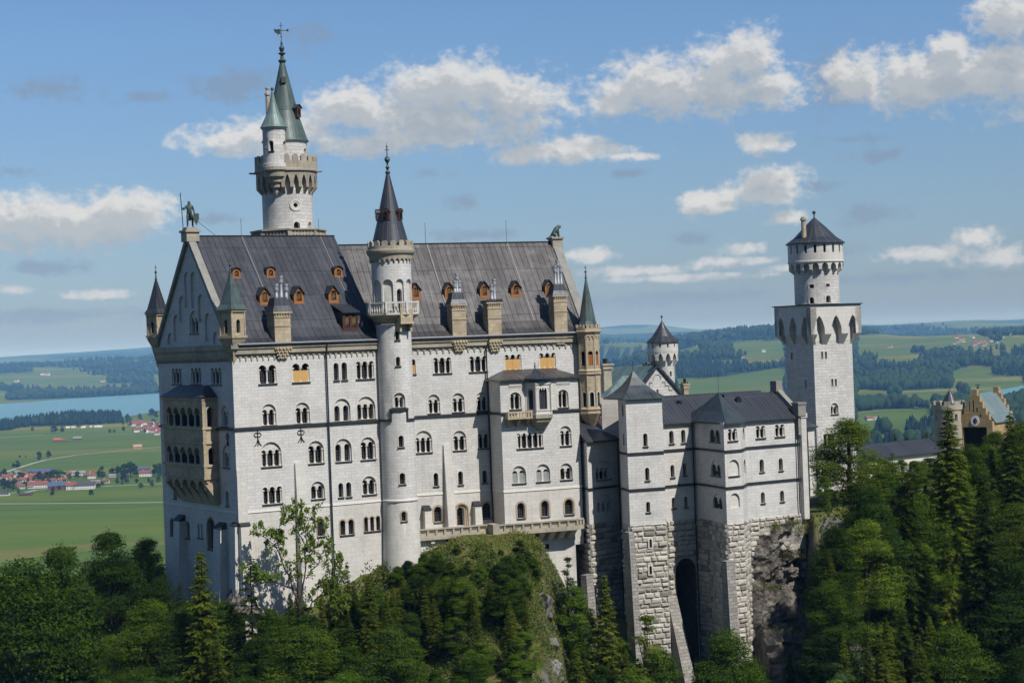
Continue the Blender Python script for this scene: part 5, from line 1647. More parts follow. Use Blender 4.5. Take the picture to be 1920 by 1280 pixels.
# ================================================================== SQUARE TOWER
p0 = at(1527, 700, 312.0)
FQ = Fac((p0.x, p0.y), 27.0); FQ.angr = rad(27)
FQl = Fac((p0.x, p0.y), 27.0 - 90); FQl.angr = rad(-63)
WQ = 8.0
zq_ = lambda y: at(1527, y, 312).z
T = TQ = Thing('square_tower', 'tall square tower with pointed machicolations carrying a round crenellated turret under a dark cone', 'tower', (p0.x, p0.y, -30))
hq, hl = [], []
for a in [(1539.5, 1543.5, 659, 673), (1546.5, 1550.5, 659, 673), (1558.5, 1562.5, 710, 724.5), (1565, 1569, 710, 724.5)]: win_px(T, FQ, hq, *a, square=True, frame='trim', t=.14, sill=False)
win_px(T, FQ, hq, 1559, 1570.5, 761, 776, n=2, arch=755, side=False, sill=True, g=.22)
win_px(T, FQ, hq, 1545, 1562, 812, 835, n=2, arch=805, side=False, sill=True, g=.3)
for a in [(1483, 1486.5, 661, 674), (1509.5, 1512.5, 712, 727)]: win_px(T, FQl, hl, *a, square=True, frame='trim', t=.12, sill=False)
mb = MB()
zb_ = -32
zsp = zq_(815)
panel(mb, FQ, rect(0, WQ, zsp, zq_(640)), hq[:-1]); panel(mb, FQ, rect(-.05, WQ + .05, zb_, zsp), hq[-1:], -.08, 1)
panel(mb, FQl, rect(-WQ, 0, zb_, zq_(640)), hl)
ov = 1.2
zlo, zhi = zq_(627), zq_(577)
cor = [FQ(0, 0), FQ(WQ, 0), FQ(WQ, 0, WQ), FQ(0, 0, WQ)]
for i in range(4):
    f = fac2(cor[i], cor[(i + 1) % 4])
    if i in (1, 2): panel(mb, f, rect(0, WQ, zb_, zq_(640)))
    # backing wall behind the arches and the arcade itself
    panel(mb, f, rect(-.3, WQ + .3, zq_(640), zhi), [], -.02, 1)
    g_ = fac2(f(-ov, 0, 0), f(WQ + ov, 0, 0))
    scallop(mb, g_, 0, g_.L, zlo, zhi, 3, ov, zq_(592) - zlo, m=1, pointed=True, duty=.60)
    wq = g_.L / 3
    for k in range(4):
        x = k * wq; h = wq * .2
        xa, xb = max(x - h, 0.0), min(x + h, g_.L)
        xa2, xb2 = (max(xa, ov), max(xb, ov + h * .7)) if k == 0 else ((min(xa, g_.L - ov - h * .7), min(xb, g_.L - ov)) if k == 3 else (xa + h * .2, xb - h * .2))
        b = [g_(xa2, zq_(646), -.03), g_(xb2, zq_(646), -.03), g_(xb2, zq_(646), .05), g_(xa2, zq_(646), .05)]
        t = [g_(xa, zlo, -ov), g_(xb, zlo, -ov), g_(xb, zlo, .05), g_(xa, zlo, .05)]
        mb.hexa(b, t, 1)
top = [FQ(-ov, 0, -ov), FQ(WQ + ov, 0, -ov), FQ(WQ + ov, 0, WQ + ov), FQ(-ov, 0, WQ + ov)]
T0 = lambda k, z: [Vector((sum(v.x for v in top) / 4 + (v.x - sum(u.x for u in top) / 4) * k, sum(v.y for v in top) / 4 + (v.y - sum(u.y for u in top) / 4) * k, z)) for v in top]
mb.hexa(T0(1.0, zhi + .002), T0(1.0, zq_(572.5)), 1); 
mb.build('wall', [M['wallk'], M['wallfine']], T)
q = MB(); q.hexa(T0(1.05, zq_(572.4)), T0(1.05, zq_(570.5))); q.build('platform', M['sill'], T)
cq = at(1530, 500, 317.2)
zr_ = lambda y: at(1529, y, 316).z
RQ = 3.78
Fc_ = Cyl(cq, RQ); hc = []
for a in [(1517.5, 1526, 557, 569), (1549, 1557.5, 553.5, 567)]: win_px(T, Fc_, hc, *a, n=1, t=.2, sill=False)
for a in [(1517, 1526, 533, 540), (1549, 1556, 531.5, 537.5)]: win_px(T, Fc_, hc, *a, square=True, t=.15, sill=False)
mb = MB()
panel(mb, Fc_, rect(-RQ * PI, RQ * PI, zr_(570), zr_(490)), hc)
RD = 4.66
scallop(mb, Fc_, -RQ * PI, RQ * PI, zr_(506), zr_(489), 18, RD - RQ - .06, zr_(494) - zr_(506), duty=.7, closed=True, bracket=.7, m=1)
mb.lathe(cq, [(RD - .05, zr_(493)), (RD + .1, zr_(492)), (RD + .1, zr_(489.5)), (RD, zr_(489))], 48, m=1)
Fd = Cyl(cq, RD); hd = []
nS = 18
for k in range(nS):
    s_ = -RD * PI + 2 * RD * PI * (k + .5) / nS
    hd.append(rect(s_ - .23, s_ + .23, zr_(475), zr_(460)))
panel(mb, Fd, rect(-RD * PI, RD * PI, zr_(489), zr_(458)), hd, 0, 1)
for h in hd: reveal(mb, Fd, h, 0, .45, 1)
mb.build('turret', [M['wallk'], M['wallfine']], T, smooth=True)
q = MB(); q.lathe(cq, [(RD - .4, zr_(489)), (RD - .4, zr_(458))], 48); q.build('interior', M['interior'], T)
sp = MB(); sp.lathe(cq, [(0, zr_(457)), (RD + .34, zr_(457.5)), (RD + .32, zr_(455.5)), (3.6, zr_(445)), (1.75, zr_(424)), (.1, zr_(407)), (0, zr_(406.5))], 40, useams=24 * .62)
spo = sp.build('spire', M['darkroof'], T)
fm = MB(); fm.lathe(cq, [(.12, zr_(408)), (.1, zr_(400)), (.18, zr_(400.5)), (.32, zr_(398)), (.3, zr_(396)), (.06, zr_(394.5)), (0, zr_(393))], 10); fm.build('finial', M['bronze'], T, spo, smooth=True)
ccq = at(1507, 430, 314.6); zc_ = lambda y: at(1507, y, 314.6).z
cm = MB(); cm.lathe(ccq, [(.42, zc_(446)), (.4, zc_(414)), (.55, zc_(413)), (.55, zc_(410)), (.42, zc_(409.5)), (.42, zc_(407)), (0, zc_(407))], 10); cm.build('chimney', M['tan'], T)

# ================================================================== small round tower behind the court
cr = at(1243, 660, 320.0); z2 = lambda y: at(1243, y, 319).z
T = Thing('round_tower', 'small round tower with scalloped battlements and flared dark cap rising behind the green roof', 'tower', (cr.x, cr.y, -30))
mb = MB(); R0, R1 = 1.85, 2.62
Fz = Cyl(cr, R0); hz_ = []
win_px(T, Fz, hz_, 1255.5, 1259.5, 695, 706, n=1, t=.12, sill=False)
panel(mb, Fz, rect(-R0 * PI, R0 * PI, -30, z2(668)), hz_)
scallop(mb, Fz, -R0 * PI, R0 * PI, z2(676), z2(656), 12, R1 - R0 - .03, z2(662) - z2(676), pointed=True, duty=.66, closed=True, bracket=.9, m=1)
Fy = Cyl(cr, R1); hy = []
for k in range(12):
    s_ = -R1 * PI + 2 * R1 * PI * (k + .5) / 12; hy.append(rect(s_ - .15, s_ + .15, z2(651), z2(643.5)))
panel(mb, Fy, rect(-R1 * PI, R1 * PI, z2(660), z2(642.5)), hy, 0, 1)
for h in hy: reveal(mb, Fy, h, 0, .3, 1)
mb.build('wall', [M['wallk'], M['wallfine']], T, smooth=True)
q = MB(); q.lathe(cr, [(R1 - .28, z2(660)), (R1 - .28, z2(642.5))], 32); q.build('interior', M['interior'], T)
sp = MB(); sp.lathe(cr, [(0, z2(642)), (R1 + .22, z2(642.3)), (R1 + .2, z2(640.8)), (1.75, z2(630)), (.75, z2(614)), (.06, z2(601)), (0, z2(600.5))], 32, useams=16 * .62)
so_ = sp.build('spire', M['darkroof'], T)
fm = MB(); fm.lathe(cr, [(.07, z2(601.5)), (.05, z2(596)), (.2, z2(594.5)), (.2, z2(592.5)), (.04, z2(591)), (0, z2(588.5))], 8); fm.build('finial', M['bronze'], T, so_)

# ================================================================== knights' house with green roofs
ap = at(1231, 685, 304.0)
T = Thing('knights_house', 'cream gabled house with dark verges and green copper roofs showing behind the pyramid roof', 'house', (ap.x, ap.y, -30))
FN = Fac((ap.x, ap.y), 27.0)
za, ze_ = ap.z, at(1278, 736, 306).z
hw = FN.sz(1276, 735)[0]
mb = MB(); hn = []
win_px(T, FN, hn, 1230.5, 1235, 729, 737.5, n=1, t=.12)
panel(mb, FN, [(-hw, -30), (hw, -30), (hw, ze_ - .3), (0, za - .4), (-hw, ze_ - .3)], hn)
fr_ = fac2(FN(hw, 0), FN(hw, 0, 13)); panel(mb, fr_, rect(0, 13, -30, ze_ - .3))
fl_ = fac2(FN(-hw, 0, 13), FN(-hw, 0)); panel(mb, fl_, rect(0, 13, -30, ze_ - .3))
panel(mb, FN.shifted(-13), [(-hw, -30), (hw, -30), (hw, ze_ - .3), (0, za - .4), (-hw, ze_ - .3)], [], flip=True)
mb.build('wall', M['wallk'], T)
q = MB()
st = [(-2.9, -3.1), (-2.2, -3.1), (-2.2, -2.3), (-1.5, -2.3), (-1.5, -1.7), (-.9, -1.7)]
for sg in (-1, 1):
    for (a0, b0), (a1, b1) in zip(st, st[1:]):
        q.tube([FN(sg * a0, za - 1.6 + b0 + .6, -.06), FN(sg * a1, za - 1.6 + b1 + .6, -.06)], .07, 4)
pts = [(math.cos(a) * .75, za - 2.2 + .75 * math.sin(a)) for a in [PI * i / 8 for i in range(9)]]
q.tube([FN(x, z, -.06) for x, z in pts], .07, 4)
q.build('relief', M['beige'], T)
rf = MB()
for sg in (-1, 1):
    e_ = [FN(sg * (hw + .3), ze_ - .55, -.1), FN(0, za - .05, -.1), FN(0, za - .05, 13), FN(sg * (hw + .3), ze_ - .55, 13)]
    rf.face(e_[::-1] if sg > 0 else e_)
rf.build('roof', M['green'], T)
q = MB()
for sg in (-1, 1):
    a = [(sg * (hw + .5), ze_ - .9), (0, za - .25), (0, za + .3), (sg * (hw + .5), ze_ - .2)]
    if sg > 0: a = [a[0], a[3], a[2], a[1]]
    else: a = a
    f_ = [FN(x, z, -.35) for x, z in a]; b_ = [FN(x, z, .35) for x, z in a]
    q.face(f_ if sg < 0 else f_); q.face(b_[::-1])
    for i in range(4): q.face([f_[(i + 1) % 4], f_[i], b_[i], b_[(i + 1) % 4]])
q.box((ap.x, ap.y), .9, .9, za + .1, za + .75, rad(27))
q.build('verge', M['darkroof'], T)
# lower hipped green roof toward the viewer
ha = at(1168, 704, 297.0); hb_ = at(1187, 704, 299.0)
e1 = at(1124, 758, 286.5); e2 = at(1215, 755, 289); e3 = at(1250, 750, 297); e4 = at(1105, 752, 297)
rf = MB()
rf.face([e1, e2, hb_, ha]); rf.face([e4, e1, ha]); rf.face([e2, e3, hb_]); rf.face([e3, e4, ha, hb_])
rf.build('hip_roof', M['green'], T)
q = MB()
f12 = fac2(e1, e2); q_z = e1.z
h12 = []
panel(q, f12, rect(0, f12.L, -34, q_z - .1), h12, .5)
f41 = fac2(e4, e1); panel(q, f41, rect(0, f41.L, -34, q_z - .1), [], .5)
for k in range(5):
    x = .6 + k * 1.5; q.fbox(f12, x, x + .75, q_z - 1.5, q_z - .35, .35, .5)
q.fbox(f12, 0, f12.L, q_z - .3, q_z - .0, .2, .8); q.fbox(f12, 0, f12.L, q_z - 2.0, q_z - 1.7, .3, .6)
for k in range(8): q.fbox(f12, .2 + k * 1.1, .75 + k * 1.1, q_z - 4.6, q_z - 3.6, .42, .5)
q.build('side_wall', M['wallfine'], T)
# chimneys
def stack(T, px0, px1, y0, y1, Y, mat='beige', crown=True):
    c = at((px0 + px1) / 2, y1, Y); w_ = (px1 - px0) / FPX * Y; z0_ = at(px0, y1, Y).z; z1_ = at(px0, y0, Y).z
    m_ = MB(); m_.box((c.x, c.y), w_ * .68, w_ * .68, z0_ - 3, z1_ - .9, rad(27)); m_.box((c.x, c.y), w_ * .85, w_ * .85, z1_ - .9, z1_ - .3, rad(27)); m_.box((c.x, c.y), w_, w_, z1_ - .3, z1_, rad(27))
    o = m_.build('chimney', M[mat], T)
    k = MB(); k.lathe(c, [(w_ * .18, z1_), (w_ * .18, z1_ + .8), (0, z1_ + .8)], 8)
    for i in (-1, 1): k.box((c.x + i * w_ * .4 * .89, c.y + i * w_ * .4 * .45), .16, .16, z1_, z1_ + .3)
    k.build('chimney_pot', M['iron'], T, o)
stack(T, 1124, 1149, 682, 735, 296)
stack(T, 1277, 1292, 719, 736, 309, 'tan')
k = MB()
for i in range(5):
    c = at(1207 + i * 5, 685, 316); k.lathe(c, [(.2, c.z - 1.0), (.2, c.z + .3 + .25 * (i % 2)), (0, c.z + .35 + .25 * (i % 2))], 7)
k.build('chimney_pot', M['iron'], T)
# dark little lean-to between palace and wing
T2 = Thing('lean_to', 'small lean-to with dark red sloping roof tucked between corner turret and residential wing', 'shed', at(1118, 810, 284))
q = MB(); a = at(1116, 784, 285); b = at(1108, 822, 285); c_ = at(1140, 822, 285)
d = Vector((2.0, 4.0, 0))
q.hexa([b, c_, c_ + d, b + d], [a, a + Vector((.3, 0, 0)), a + Vector((.3, 0, 0)) + d, a + d])
q.build('roof', M['darkwood'], T2)
q = MB(); q.hexa([v - Vector((0, 0, 12)) for v in (b, c_, c_ + d, b + d)], [v - Vector((0, 0, .01)) for v in (b, c_, c_ + d, b + d)]); q.build('wall', M['wallfine'], T2)

# ================================================================== low link building right of the square tower
T = Thing('gallery_building', 'low white gallery with black sheet-metal roof half hidden behind the trees', 'building', at(1690, 870, 335))
pa, pb_ = at(1634, 859, 333), at(1760, 852, 345)
Fg = fac2(pa, pb_); hg = []
zg = at(1634, 858, 333).z
for k in range(5): window(T, Fg, hg, 1.6 + k * 2.3, zg - 4.6, zg - 1.4, 1.0, n=1, t=.2, sill=False)
mb = MB(); panel(mb, Fg, rect(-1, Fg.L + 1, zg - 8, zg), hg)
fgl = fac2(Fg(-1, 0, 6), Fg(-1, 0)); panel(mb, fgl, [(0, zg - 8), (6, zg - 8), (6, zg), (3, zg + 2.2), (0, zg)])
panel(mb, Fg.shifted(-6), rect(-1, Fg.L + 1, zg - 8, zg), [], flip=True)
mb.build('wall', M['trim'], T)
rf = MB(); roof_slope(rf, Fg, [(-.5, zg - .1), (3, zg + 2.2)], -1.4, Fg.L + 1.2); roof_slope(rf, Fg, [(3, zg + 2.2), (6.5, zg - .1)], -1.4, Fg.L + 1.2)
rf.fbox(Fg, -1.4, Fg.L + 1.2, zg - .35, zg - .12, -.5, 0)
rf.build('roof', M['darkroof'], T)
# low wall and court paving at the foot of the square tower
T = Thing('court_wall', 'low stone wall closing the castle court beside the square tower', 'wall', at(1520, 940, 298))
q = MB(); f = fac2(at(1504, 940, 290), at(1560, 938, 300)); z_ = at(1510, 938, 292).z
q.fbox(f, 0, f.L, z_ - 9, z_, 0, .8); q.fbox(f, -.1, f.L + .1, z_ + .002, z_ + .2, -.1, .9); q.build('wall', M['beige'], T)
T = Thing('stone_annex', 'small annex with dark lean-to roof at the foot of the square tower', 'annex', at(1515, 830, 305))
q = MB(); f = fac2(at(1497, 802, 302), at(1527, 800, 306)); z_ = at(1510, 803, 304).z
q.fbox(f, 0, f.L, -30, z_, 0, 5); q.build('wall', M['wallfine'], T)
q = MB(); q.hexa([f(-.3, z_, -.5), f(f.L + .4, z_, -.5), f(f.L + .4, z_, 5), f(-.3, z_, 5)], [f(-.3, z_ + .2, -.5), f(f.L + .4, z_ + .2, -.5), f(f.L + .4, z_ + 2.3, 5), f(-.3, z_ + 2.3, 5)]); q.build('roof', M['darkroof'], T)
downpipe(T, [f(f.L * .4, z_, -.4), f(f.L * .4, z_ - 12, -.4)], .1)
sc_ = MB()
for k in range(5): sc_.tube([f(f.L * .55, z_ - 1.5 - k * 2.3, -1.3), f(f.L * .95, z_ - 1.5 - k * 2.3, -1.3)], .05, 4)
for x in (.55, .75, .95): sc_.tube([f(f.L * x, z_ - .5, -1.3), f(f.L * x, -30, -1.3)], .05, 4)
sc_.build('scaffold', M['gutter'], T)

# ================================================================== GATEHOUSE
g0 = at(1829, 800, 352.0)
T = Thing('gatehouse', 'ochre stepped-gable gatehouse with greenish sheet roof and a round clock on the gable', 'gatehouse', (g0.x, g0.y, -35))
ga = at(1797, 800, 358.0)
FG = Fac((ga.x, ga.y), 27.0 - 62)
sR_ = FG.sz(1861, 800)[0]
zg_ = lambda y: at(1829, y, 355).z
mb = MB(); mid_ = sR_ / 2
stp = [(0, 815)] ; ys = [793, 780, 768, 756, 743, 729.5]
n = len(ys) - 1
left = []; 
xs = [0, .09, .19, .29, .385, .5]
prof = [(0, -35), (sR_, -35)]
ytop = [787, 777, 765, 753, 742, 730]
xw = [0.0, .085, .175, .265, .345, .42]
up = []
for k in range(6):
    up.append((sR_ * (1 - xw[k]), zg_(ytop[k] + 0)))
    if k < 5: up.append((sR_ * (1 - xw[k + 1]), zg_(ytop[k])))
dn = [(sR_ - x, z) for x, z in up[::-1]]
prof += up + dn
hg = []
pan = [(1816.5, 1818.5, 752, 770), (1823.5, 1826, 750, 772), (1830, 1833, 764, 772), (1837, 1840, 776, 782)]
for a in pan: win_px(T, FG, hg, *a, n=1, frame=None, sill=False, wall='tan', depth=.25, pane='interior')
gdoor = FG.sz(1829, 800)
hg.append([(gdoor[0] - 2.6, -33), (gdoor[0] + 2.2, -33), (gdoor[0] + 2.2, zg_(801)), (gdoor[0] - 2.6, zg_(801))])
panel(mb, FG, prof, hg)
reveal(mb, FG, hg[-1], 0, .95)
for i in range(2, len(prof) - 1):
    a, b = prof[i], prof[i + 1]
    mb.face([FG(*b, 0), FG(*a, 0), FG(*a, 1.0), FG(*b, 1.0)][::-1], m=0)
panel(mb, FG, prof, [], 1.0, 0, flip=True)
fR = fac2(FG(sR_, 0), FG(sR_, 0, 11.5)); panel(mb, fR, rect(0, 11.5, -35, zg_(790)))
fB = FG.shifted(-11.5)
prof2 = [(x, z) for x, z in prof]
panel(mb, fB, prof2, [], 0, 0); panel(mb, fB, prof2, [], 1.0, 0, flip=True)
for i in range(2, len(prof) - 1):
    a, b = prof[i], prof[i + 1]
    mb.face([fB(*b, 0), fB(*a, 0), fB(*a, 1.0), fB(*b, 1.0)][::-1], m=0)
M['ochre'] = stone('ochre_brick', (.44, .32, .165), (.34, .25, .135), (.22, .165, .10), bw=.9, bh=.45, dirt=.3)
mb.build('wall', M['ochre'], T)
q = MB(); panel(q, FG, hg[-1], [], .9); q.build('gate_opening', M['interior'], T)  # dark sheet standing for the shade inside the gateway
rf = MB()
zr_g, zeg = zg_(741), zg_(790)
q_ = [FG(sR_ + .4, zeg - .4, 1.0), FG(sR_ + .4, zeg - .4, 11.5), FG(mid_, zr_g, 11.5), FG(mid_, zr_g, 1.0)]
rf.face(q_); rf.face([FG(-.4, zeg - .4, 11.5), FG(-.4, zeg - .4, 1.0), FG(mid_, zr_g, 1.0), FG(mid_, zr_g, 11.5)])
M['greygreen'] = sheet_roof('grey_green_roof', (.20, .26, .25), (.16, .21, .205), (.07, .09, .09), (.3, .36, .34), patina=(.25, .33, .31), pat_amt=.4, w_=.9, streak_amt=.3)
rf.build('roof', M['greygreen'], T)
s_, z_ = FG.sz(1828.5, 789)
ck_ = MB()
cir_ = [(s_ + .82 * math.cos(2 * PI * i / 24), z_ + .98 * math.sin(2 * PI * i / 24)) for i in range(24)]
ck_.face([FG(x, z, -.12) for x, z in cir_])
for i in range(24):
    a, b = cir_[i], cir_[(i + 1) % 24]; ck_.face([FG(*a, -.12), FG(*b, -.12), FG(*b, 0), FG(*a, 0)][::-1])
cko = ck_.build('clock', M['whiteclock'], T)
q = MB()
q.face([FG(s_ + .42 * math.cos(2 * PI * i / 16), z_ + .5 * math.sin(2 * PI * i / 16), -.125) for i in range(16)])
q.tube([FG(s_, z_, -.15), FG(s_ + .12, z_ + .75, -.15)], .05, 4); q.tube([FG(s_, z_, -.15), FG(s_ + .3, z_ - .4, -.15)], .06, 4)
q.build('clock_hands', M['bluepaint'], T, cko)
fm = MB(); c_ = FG(mid_, 0, 2.0); zc = zg_(741)
fm.lathe(c_, [(.25, zc - .2), (.25, zc + .3), (.12, zc + .5), (.1, zc + 1.2), (.3, zc + 1.4), (.05, zc + 1.6), (0, zc + 2.4)], 8); fm.box((c_.x, c_.y), .9, .1, zc + 1.75, zc + 1.9); fm.build('finial', M['iron'], T)
# round gate turret
cg = at(1779, 760, 360.0); z3 = lambda y: at(1779, y, 358).z
T = Thing('gate_turret', 'round crenellated gate turret with dark cone just left of the stepped gable', 'tower', (cg.x, cg.y, -35))
R3 = 2.95
mb = MB(); F3 = Cyl(cg, R3); h3 = []
win_px(T, F3, h3, 1790.5, 1796, 775, 787, n=1, t=.12, sill=False); win_px(T, F3, h3, 1753, 1757, 776, 788, n=1, t=.1, sill=False)
panel(mb, F3, rect(-R3 * PI, R3 * PI, -35, z3(768)), h3)
mb.lathe(cg, [(R3, z3(769)), (R3 + .15, z3(768)), (R3 + .15, z3(758.5))], 40); mb.lathe(cg, [(R3 - .25, z3(758.5)), (R3 - .25, z3(768))], 40); mb.lathe(cg, [(R3 + .15, z3(766)), (1.5, z3(766))], 24)
merlons(mb, Cyl(cg, R3 + .15), -(R3 + .15) * PI, (R3 + .15) * PI, z3(759), z3(752), 10, 0, .4, duty=.6, rounded=False)
mb.build('wall', M['beige'], T, smooth=True)
sp = MB(); cg2 = at(1781, 745, 360.0); sp.lathe(cg2, [(1.75, z3(768)), (1.7, z3(757)), (.05, z3(731)), (0, z3(730))], 24, useams=12 * .62)
sp.tube([(cg2.x, cg2.y, z3(732)), (cg2.x, cg2.y, z3(712))], .03, 4)
sp.build('spire', M['darkroof'], T)

# ================================================================== STATUES
def skin_body(name, verts, edges, radii, mat, T=None, parent=None, loc=(0, 0, 0), sub=1):
    me = bpy.data.meshes.new(name); me.from_pydata(verts, edges, [])
    o = bpy.data.objects.new(name, me); COL.objects.link(o)
    m_ = o.modifiers.new('skin', 'SKIN'); m_.use_smooth_shade = True
    for i, r in enumerate(radii): me.skin_vertices[0].data[i].radius = (r, r) if not isinstance(r, tuple) else r
    me.skin_vertices[0].data[0].use_root = True
    if sub: s_ = o.modifiers.new('sub', 'SUBSURF'); s_.levels = sub; s_.render_levels = sub
    me.materials.append(mat)
    if parent is not None: o.parent = parent
    elif T is not None: o.parent = T.o
    else: o.location = loc
    return o
kb = A(.2, 17.6, 13.0)
HK = at(352, 374, 260).z - 17.6          # statue height above its plinth
kk = HK / 1.9
T = Thing('knight_statue', 'green bronze knight statue with lance and shield on the gable peak', 'statue', kb)
V = [(0, 0, .98), (.0, 0, 1.2), (0, 0, 1.45), (0, -.02, 1.58), (0, -.03, 1.72), (0, -.03, 1.84),
     (-.22, 0, 1.44), (-.42, -.08, 1.22), (-.5, -.28, 1.36), (.22, 0, 1.44), (.30, .0, 1.18), (.34, -.14, .96),
     (-.12, 0, .92), (-.15, -.06, .5), (-.16, .0, .08), (-.17, -.16, .03), (.12, 0, .92), (.2, -.02, .5), (.22, .08, .08), (.24, -.1, .03), (0, .12, 1.0), (0.05, .22, .45)]
Eg = [(0, 1), (1, 2), (2, 3), (3, 4), (4, 5), (2, 6), (6, 7), (7, 8), (2, 9), (9, 10), (10, 11), (0, 12), (12, 13), (13, 14), (14, 15), (0, 16), (16, 17), (17, 18), (18, 19), (0, 20), (20, 21)]
Rd = [.17, .16, .19, .09, .12, .08, .1, .075, .06, .1, .075, .06, .11, .085, .06, .05, .11, .085, .06, .05, .14, .16]
ang_ = rad(20)
rot = Matrix.Rotation(ang_, 3, 'Z')
Vk = [tuple((rot @ Vector(v)) * kk) for v in V]
kn = skin_body('body', Vk, Eg, [r * kk for r in Rd], M['bronze'], T)
mb = MB(); q0 = rot @ Vector((-.52, -.3, 0)); q1 = rot @ Vector((-.62, -.3, 2.25))
mb.tube([kb + q0 * kk, kb + q1 * kk], .035 * kk, 6); mb.lathe(kb + q1 * kk, [(.06 * kk, (kb + q1 * kk).z), (0, (kb + q1 * kk).z + .18 * kk)], 6)
mb.build('lance', M['bronze'], T)
mb = MB(); sh = [(-.26, .95), (.26, .95), (.26, .55), (.0, .12), (-.26, .55)]
f_ = [kb + (rot @ Vector((.42 + x * .75, -.24, z))) * kk for x, z in sh]; b_ = [kb + (rot @ Vector((.42 + x * .75, -.18, z))) * kk for x, z in sh]
mb.face(f_[::-1]); mb.face(b_)
for i in range(5): mb.face([f_[i], f_[(i + 1) % 5], b_[(i + 1) % 5], b_[i]])
mb.build('shield', M['bronze'], T)
mb = MB(); mb.tube([kb + Vector((.6, .5, 1.2)), A(4.0, 16.5, 13.0)], .04, 4); mb.build('stay_cable', M['iron'], T)

lb = C(S1 + .15, 15.9, 11.0)
kl = (at(1047, 420, 288).z - 15.9) / 1.32
T = Thing('lion_statue', 'weathered green bronze lion statue sitting upright on the far gable pedestal', 'statue', lb)
V = [(-.25, 0, .35), (-.05, 0, .62), (.18, 0, .9), (.34, 0, 1.12), (.55, 0, 1.12), (.68, 0, 1.04),
     (.3, -.14, .62), (.36, -.16, .3), (.38, -.16, .04), (.5, -.16, .03), (.3, .14, .62), (.36, .16, .3), (.38, .16, .04), (.5, .16, .03),
     (-.22, -.22, .28), (.05, -.26, .26), (-.1, -.26, .05), (.12, -.26, .04), (-.22, .22, .28), (.05, .26, .26), (-.1, .26, .05), (.12, .26, .04), (-.5, .05, .14), (-.7, .1, .06), (.22, 0, 1.2)]
Eg = [(0, 1), (1, 2), (2, 3), (3, 4), (4, 5), (2, 6), (6, 7), (7, 8), (8, 9), (2, 10), (10, 11), (11, 12), (12, 13), (0, 14), (14, 15), (15, 16), (16, 17), (0, 18), (18, 19), (19, 20), (20, 21), (0, 22), (22, 23), (3, 24)]
Rd = [.26, .25, .28, .25, .17, .11, .13, .09, .08, .07, .13, .09, .08, .07, .16, .13, .08, .07, .16, .13, .08, .07, .06, .05, .2]
rot = Matrix.Rotation(rad(15), 3, 'Z')
skin_body('body', [tuple((rot @ Vector(v)) * kl) for v in V], Eg, [r * kl for r in Rd], M['bronze'], T)

# ================================================================== TERRAIN
def vnoise(x, y, seed=0):
    xi = np.floor(x).astype(np.int64); yi = np.floor(y).astype(np.int64)
    fx = x - xi; fy = y - yi
    def h(a, b):
        n = (a * 374761393 + b * 668265263 + seed * 1442695041) & 0x7fffffff
        n = ((n ^ (n >> 13)) * 1274126177) & 0x7fffffff
        return ((n ^ (n >> 16)) & 0xffff) / 65535.0
    fx = fx * fx * (3 - 2 * fx); fy = fy * fy * (3 - 2 * fy)
    return (h(xi, yi) * (1 - fx) + h(xi + 1, yi) * fx) * (1 - fy) + (h(xi, yi + 1) * (1 - fx) + h(xi + 1, yi + 1) * fx) * fy
def fbm(x, y, seed=0, o=4):
    s = 0; a = .5; t = 0
    for i in range(o): s = s + a * vnoise(x * 2 ** i, y * 2 ** i, seed + i); t += a; a *= .5
    return s / t
def sstep(v, a, b):
    t = np.clip((v - a) / (b - a), 0, 1); return t * t * (3 - 2 * t)
YFX = [-200, -90, -60, -37.5, -34, -19, -10, 0, 8, 16, 24, 30, 37, 43, 48, 60, 100, 150, 300]
YFY = [360, 292, 272, 251, 252, 261.5, 262.5, 265, 268, 270, 272, 265, 265, 274, 283, 296, 320, 340, 380]
ZFX = [-200, -90, -60, -37.5, -34, -28, -19, -14, -8, 0, 3, 6.5, 9, 14, 20, 24, 30, 36, 40, 43.5, 48, 60, 100, 150, 300]
ZFY = [-70, -46, -41, -38, -36.5, -34, -30.5, -29.5, -27.2, -27.4, -29, -36, -40, -41, -42, -54, -56, -56, -50, -27.5, -27, -27, -27, -33, -60]
PLAIN = -175.0
def hill_z(x, y):
    yf = np.interp(x, YFX, YFY); zf = np.interp(x, ZFX, ZFY)
    d = yf - y
    kn_ = np.exp(-((x + 4.0) / 9.0) ** 2)
    front = zf - np.clip(d, 0, None) * (0.95 - .15 * kn_) - sstep(d, 0, 4) * 1.0 + sstep(d, 1, 9) * 2.6 * kn_
    front = np.maximum(front, -118 + 10 * fbm(x / 30, y / 30, 3))
    back = zf - np.clip(-d - 75, 0, None) * .85
    z = np.where(d > 0, front, back)
    return z + (fbm(x / 5.0, y / 5.0, 9) - .5) * np.clip(d, 0, 4) * .55
def plain_z(x, y):
    l = sstep(-x, -y * .02, y * .06)        # 1 on the left of the view
    r = sstep(y, 4600, 9200) * (1 - l) + sstep(y, 9000, 12500) * l
    n = fbm(x / 1500.0, y / 1900.0, 21, 4)
    z = PLAIN + r * (95 + 130 * (n - .32)) + sstep(y, 2500, 5000) * (1 - l) * 30 * (fbm(x / 700.0, y / 900.0, 5) - .45)
    r2 = sstep(y, 13000, 24000)
    z = z + r2 * (60 + 190 * (fbm(x / 5200.0, y / 6000.0, 33, 4) - .42))
    z = z + 190 * np.exp(-((x - 1600) / 900.0) ** 2 - ((y - 26500) / 2500.0) ** 2) + 90 * np.exp(-((x + 4900) / 1500.0) ** 2 - ((y - 25500) / 2500.0) ** 2)
    z = z + 70 * np.exp(-((x - 1330) / 650.0) ** 2 - ((y - 9800) / 900.0) ** 2)
    return z
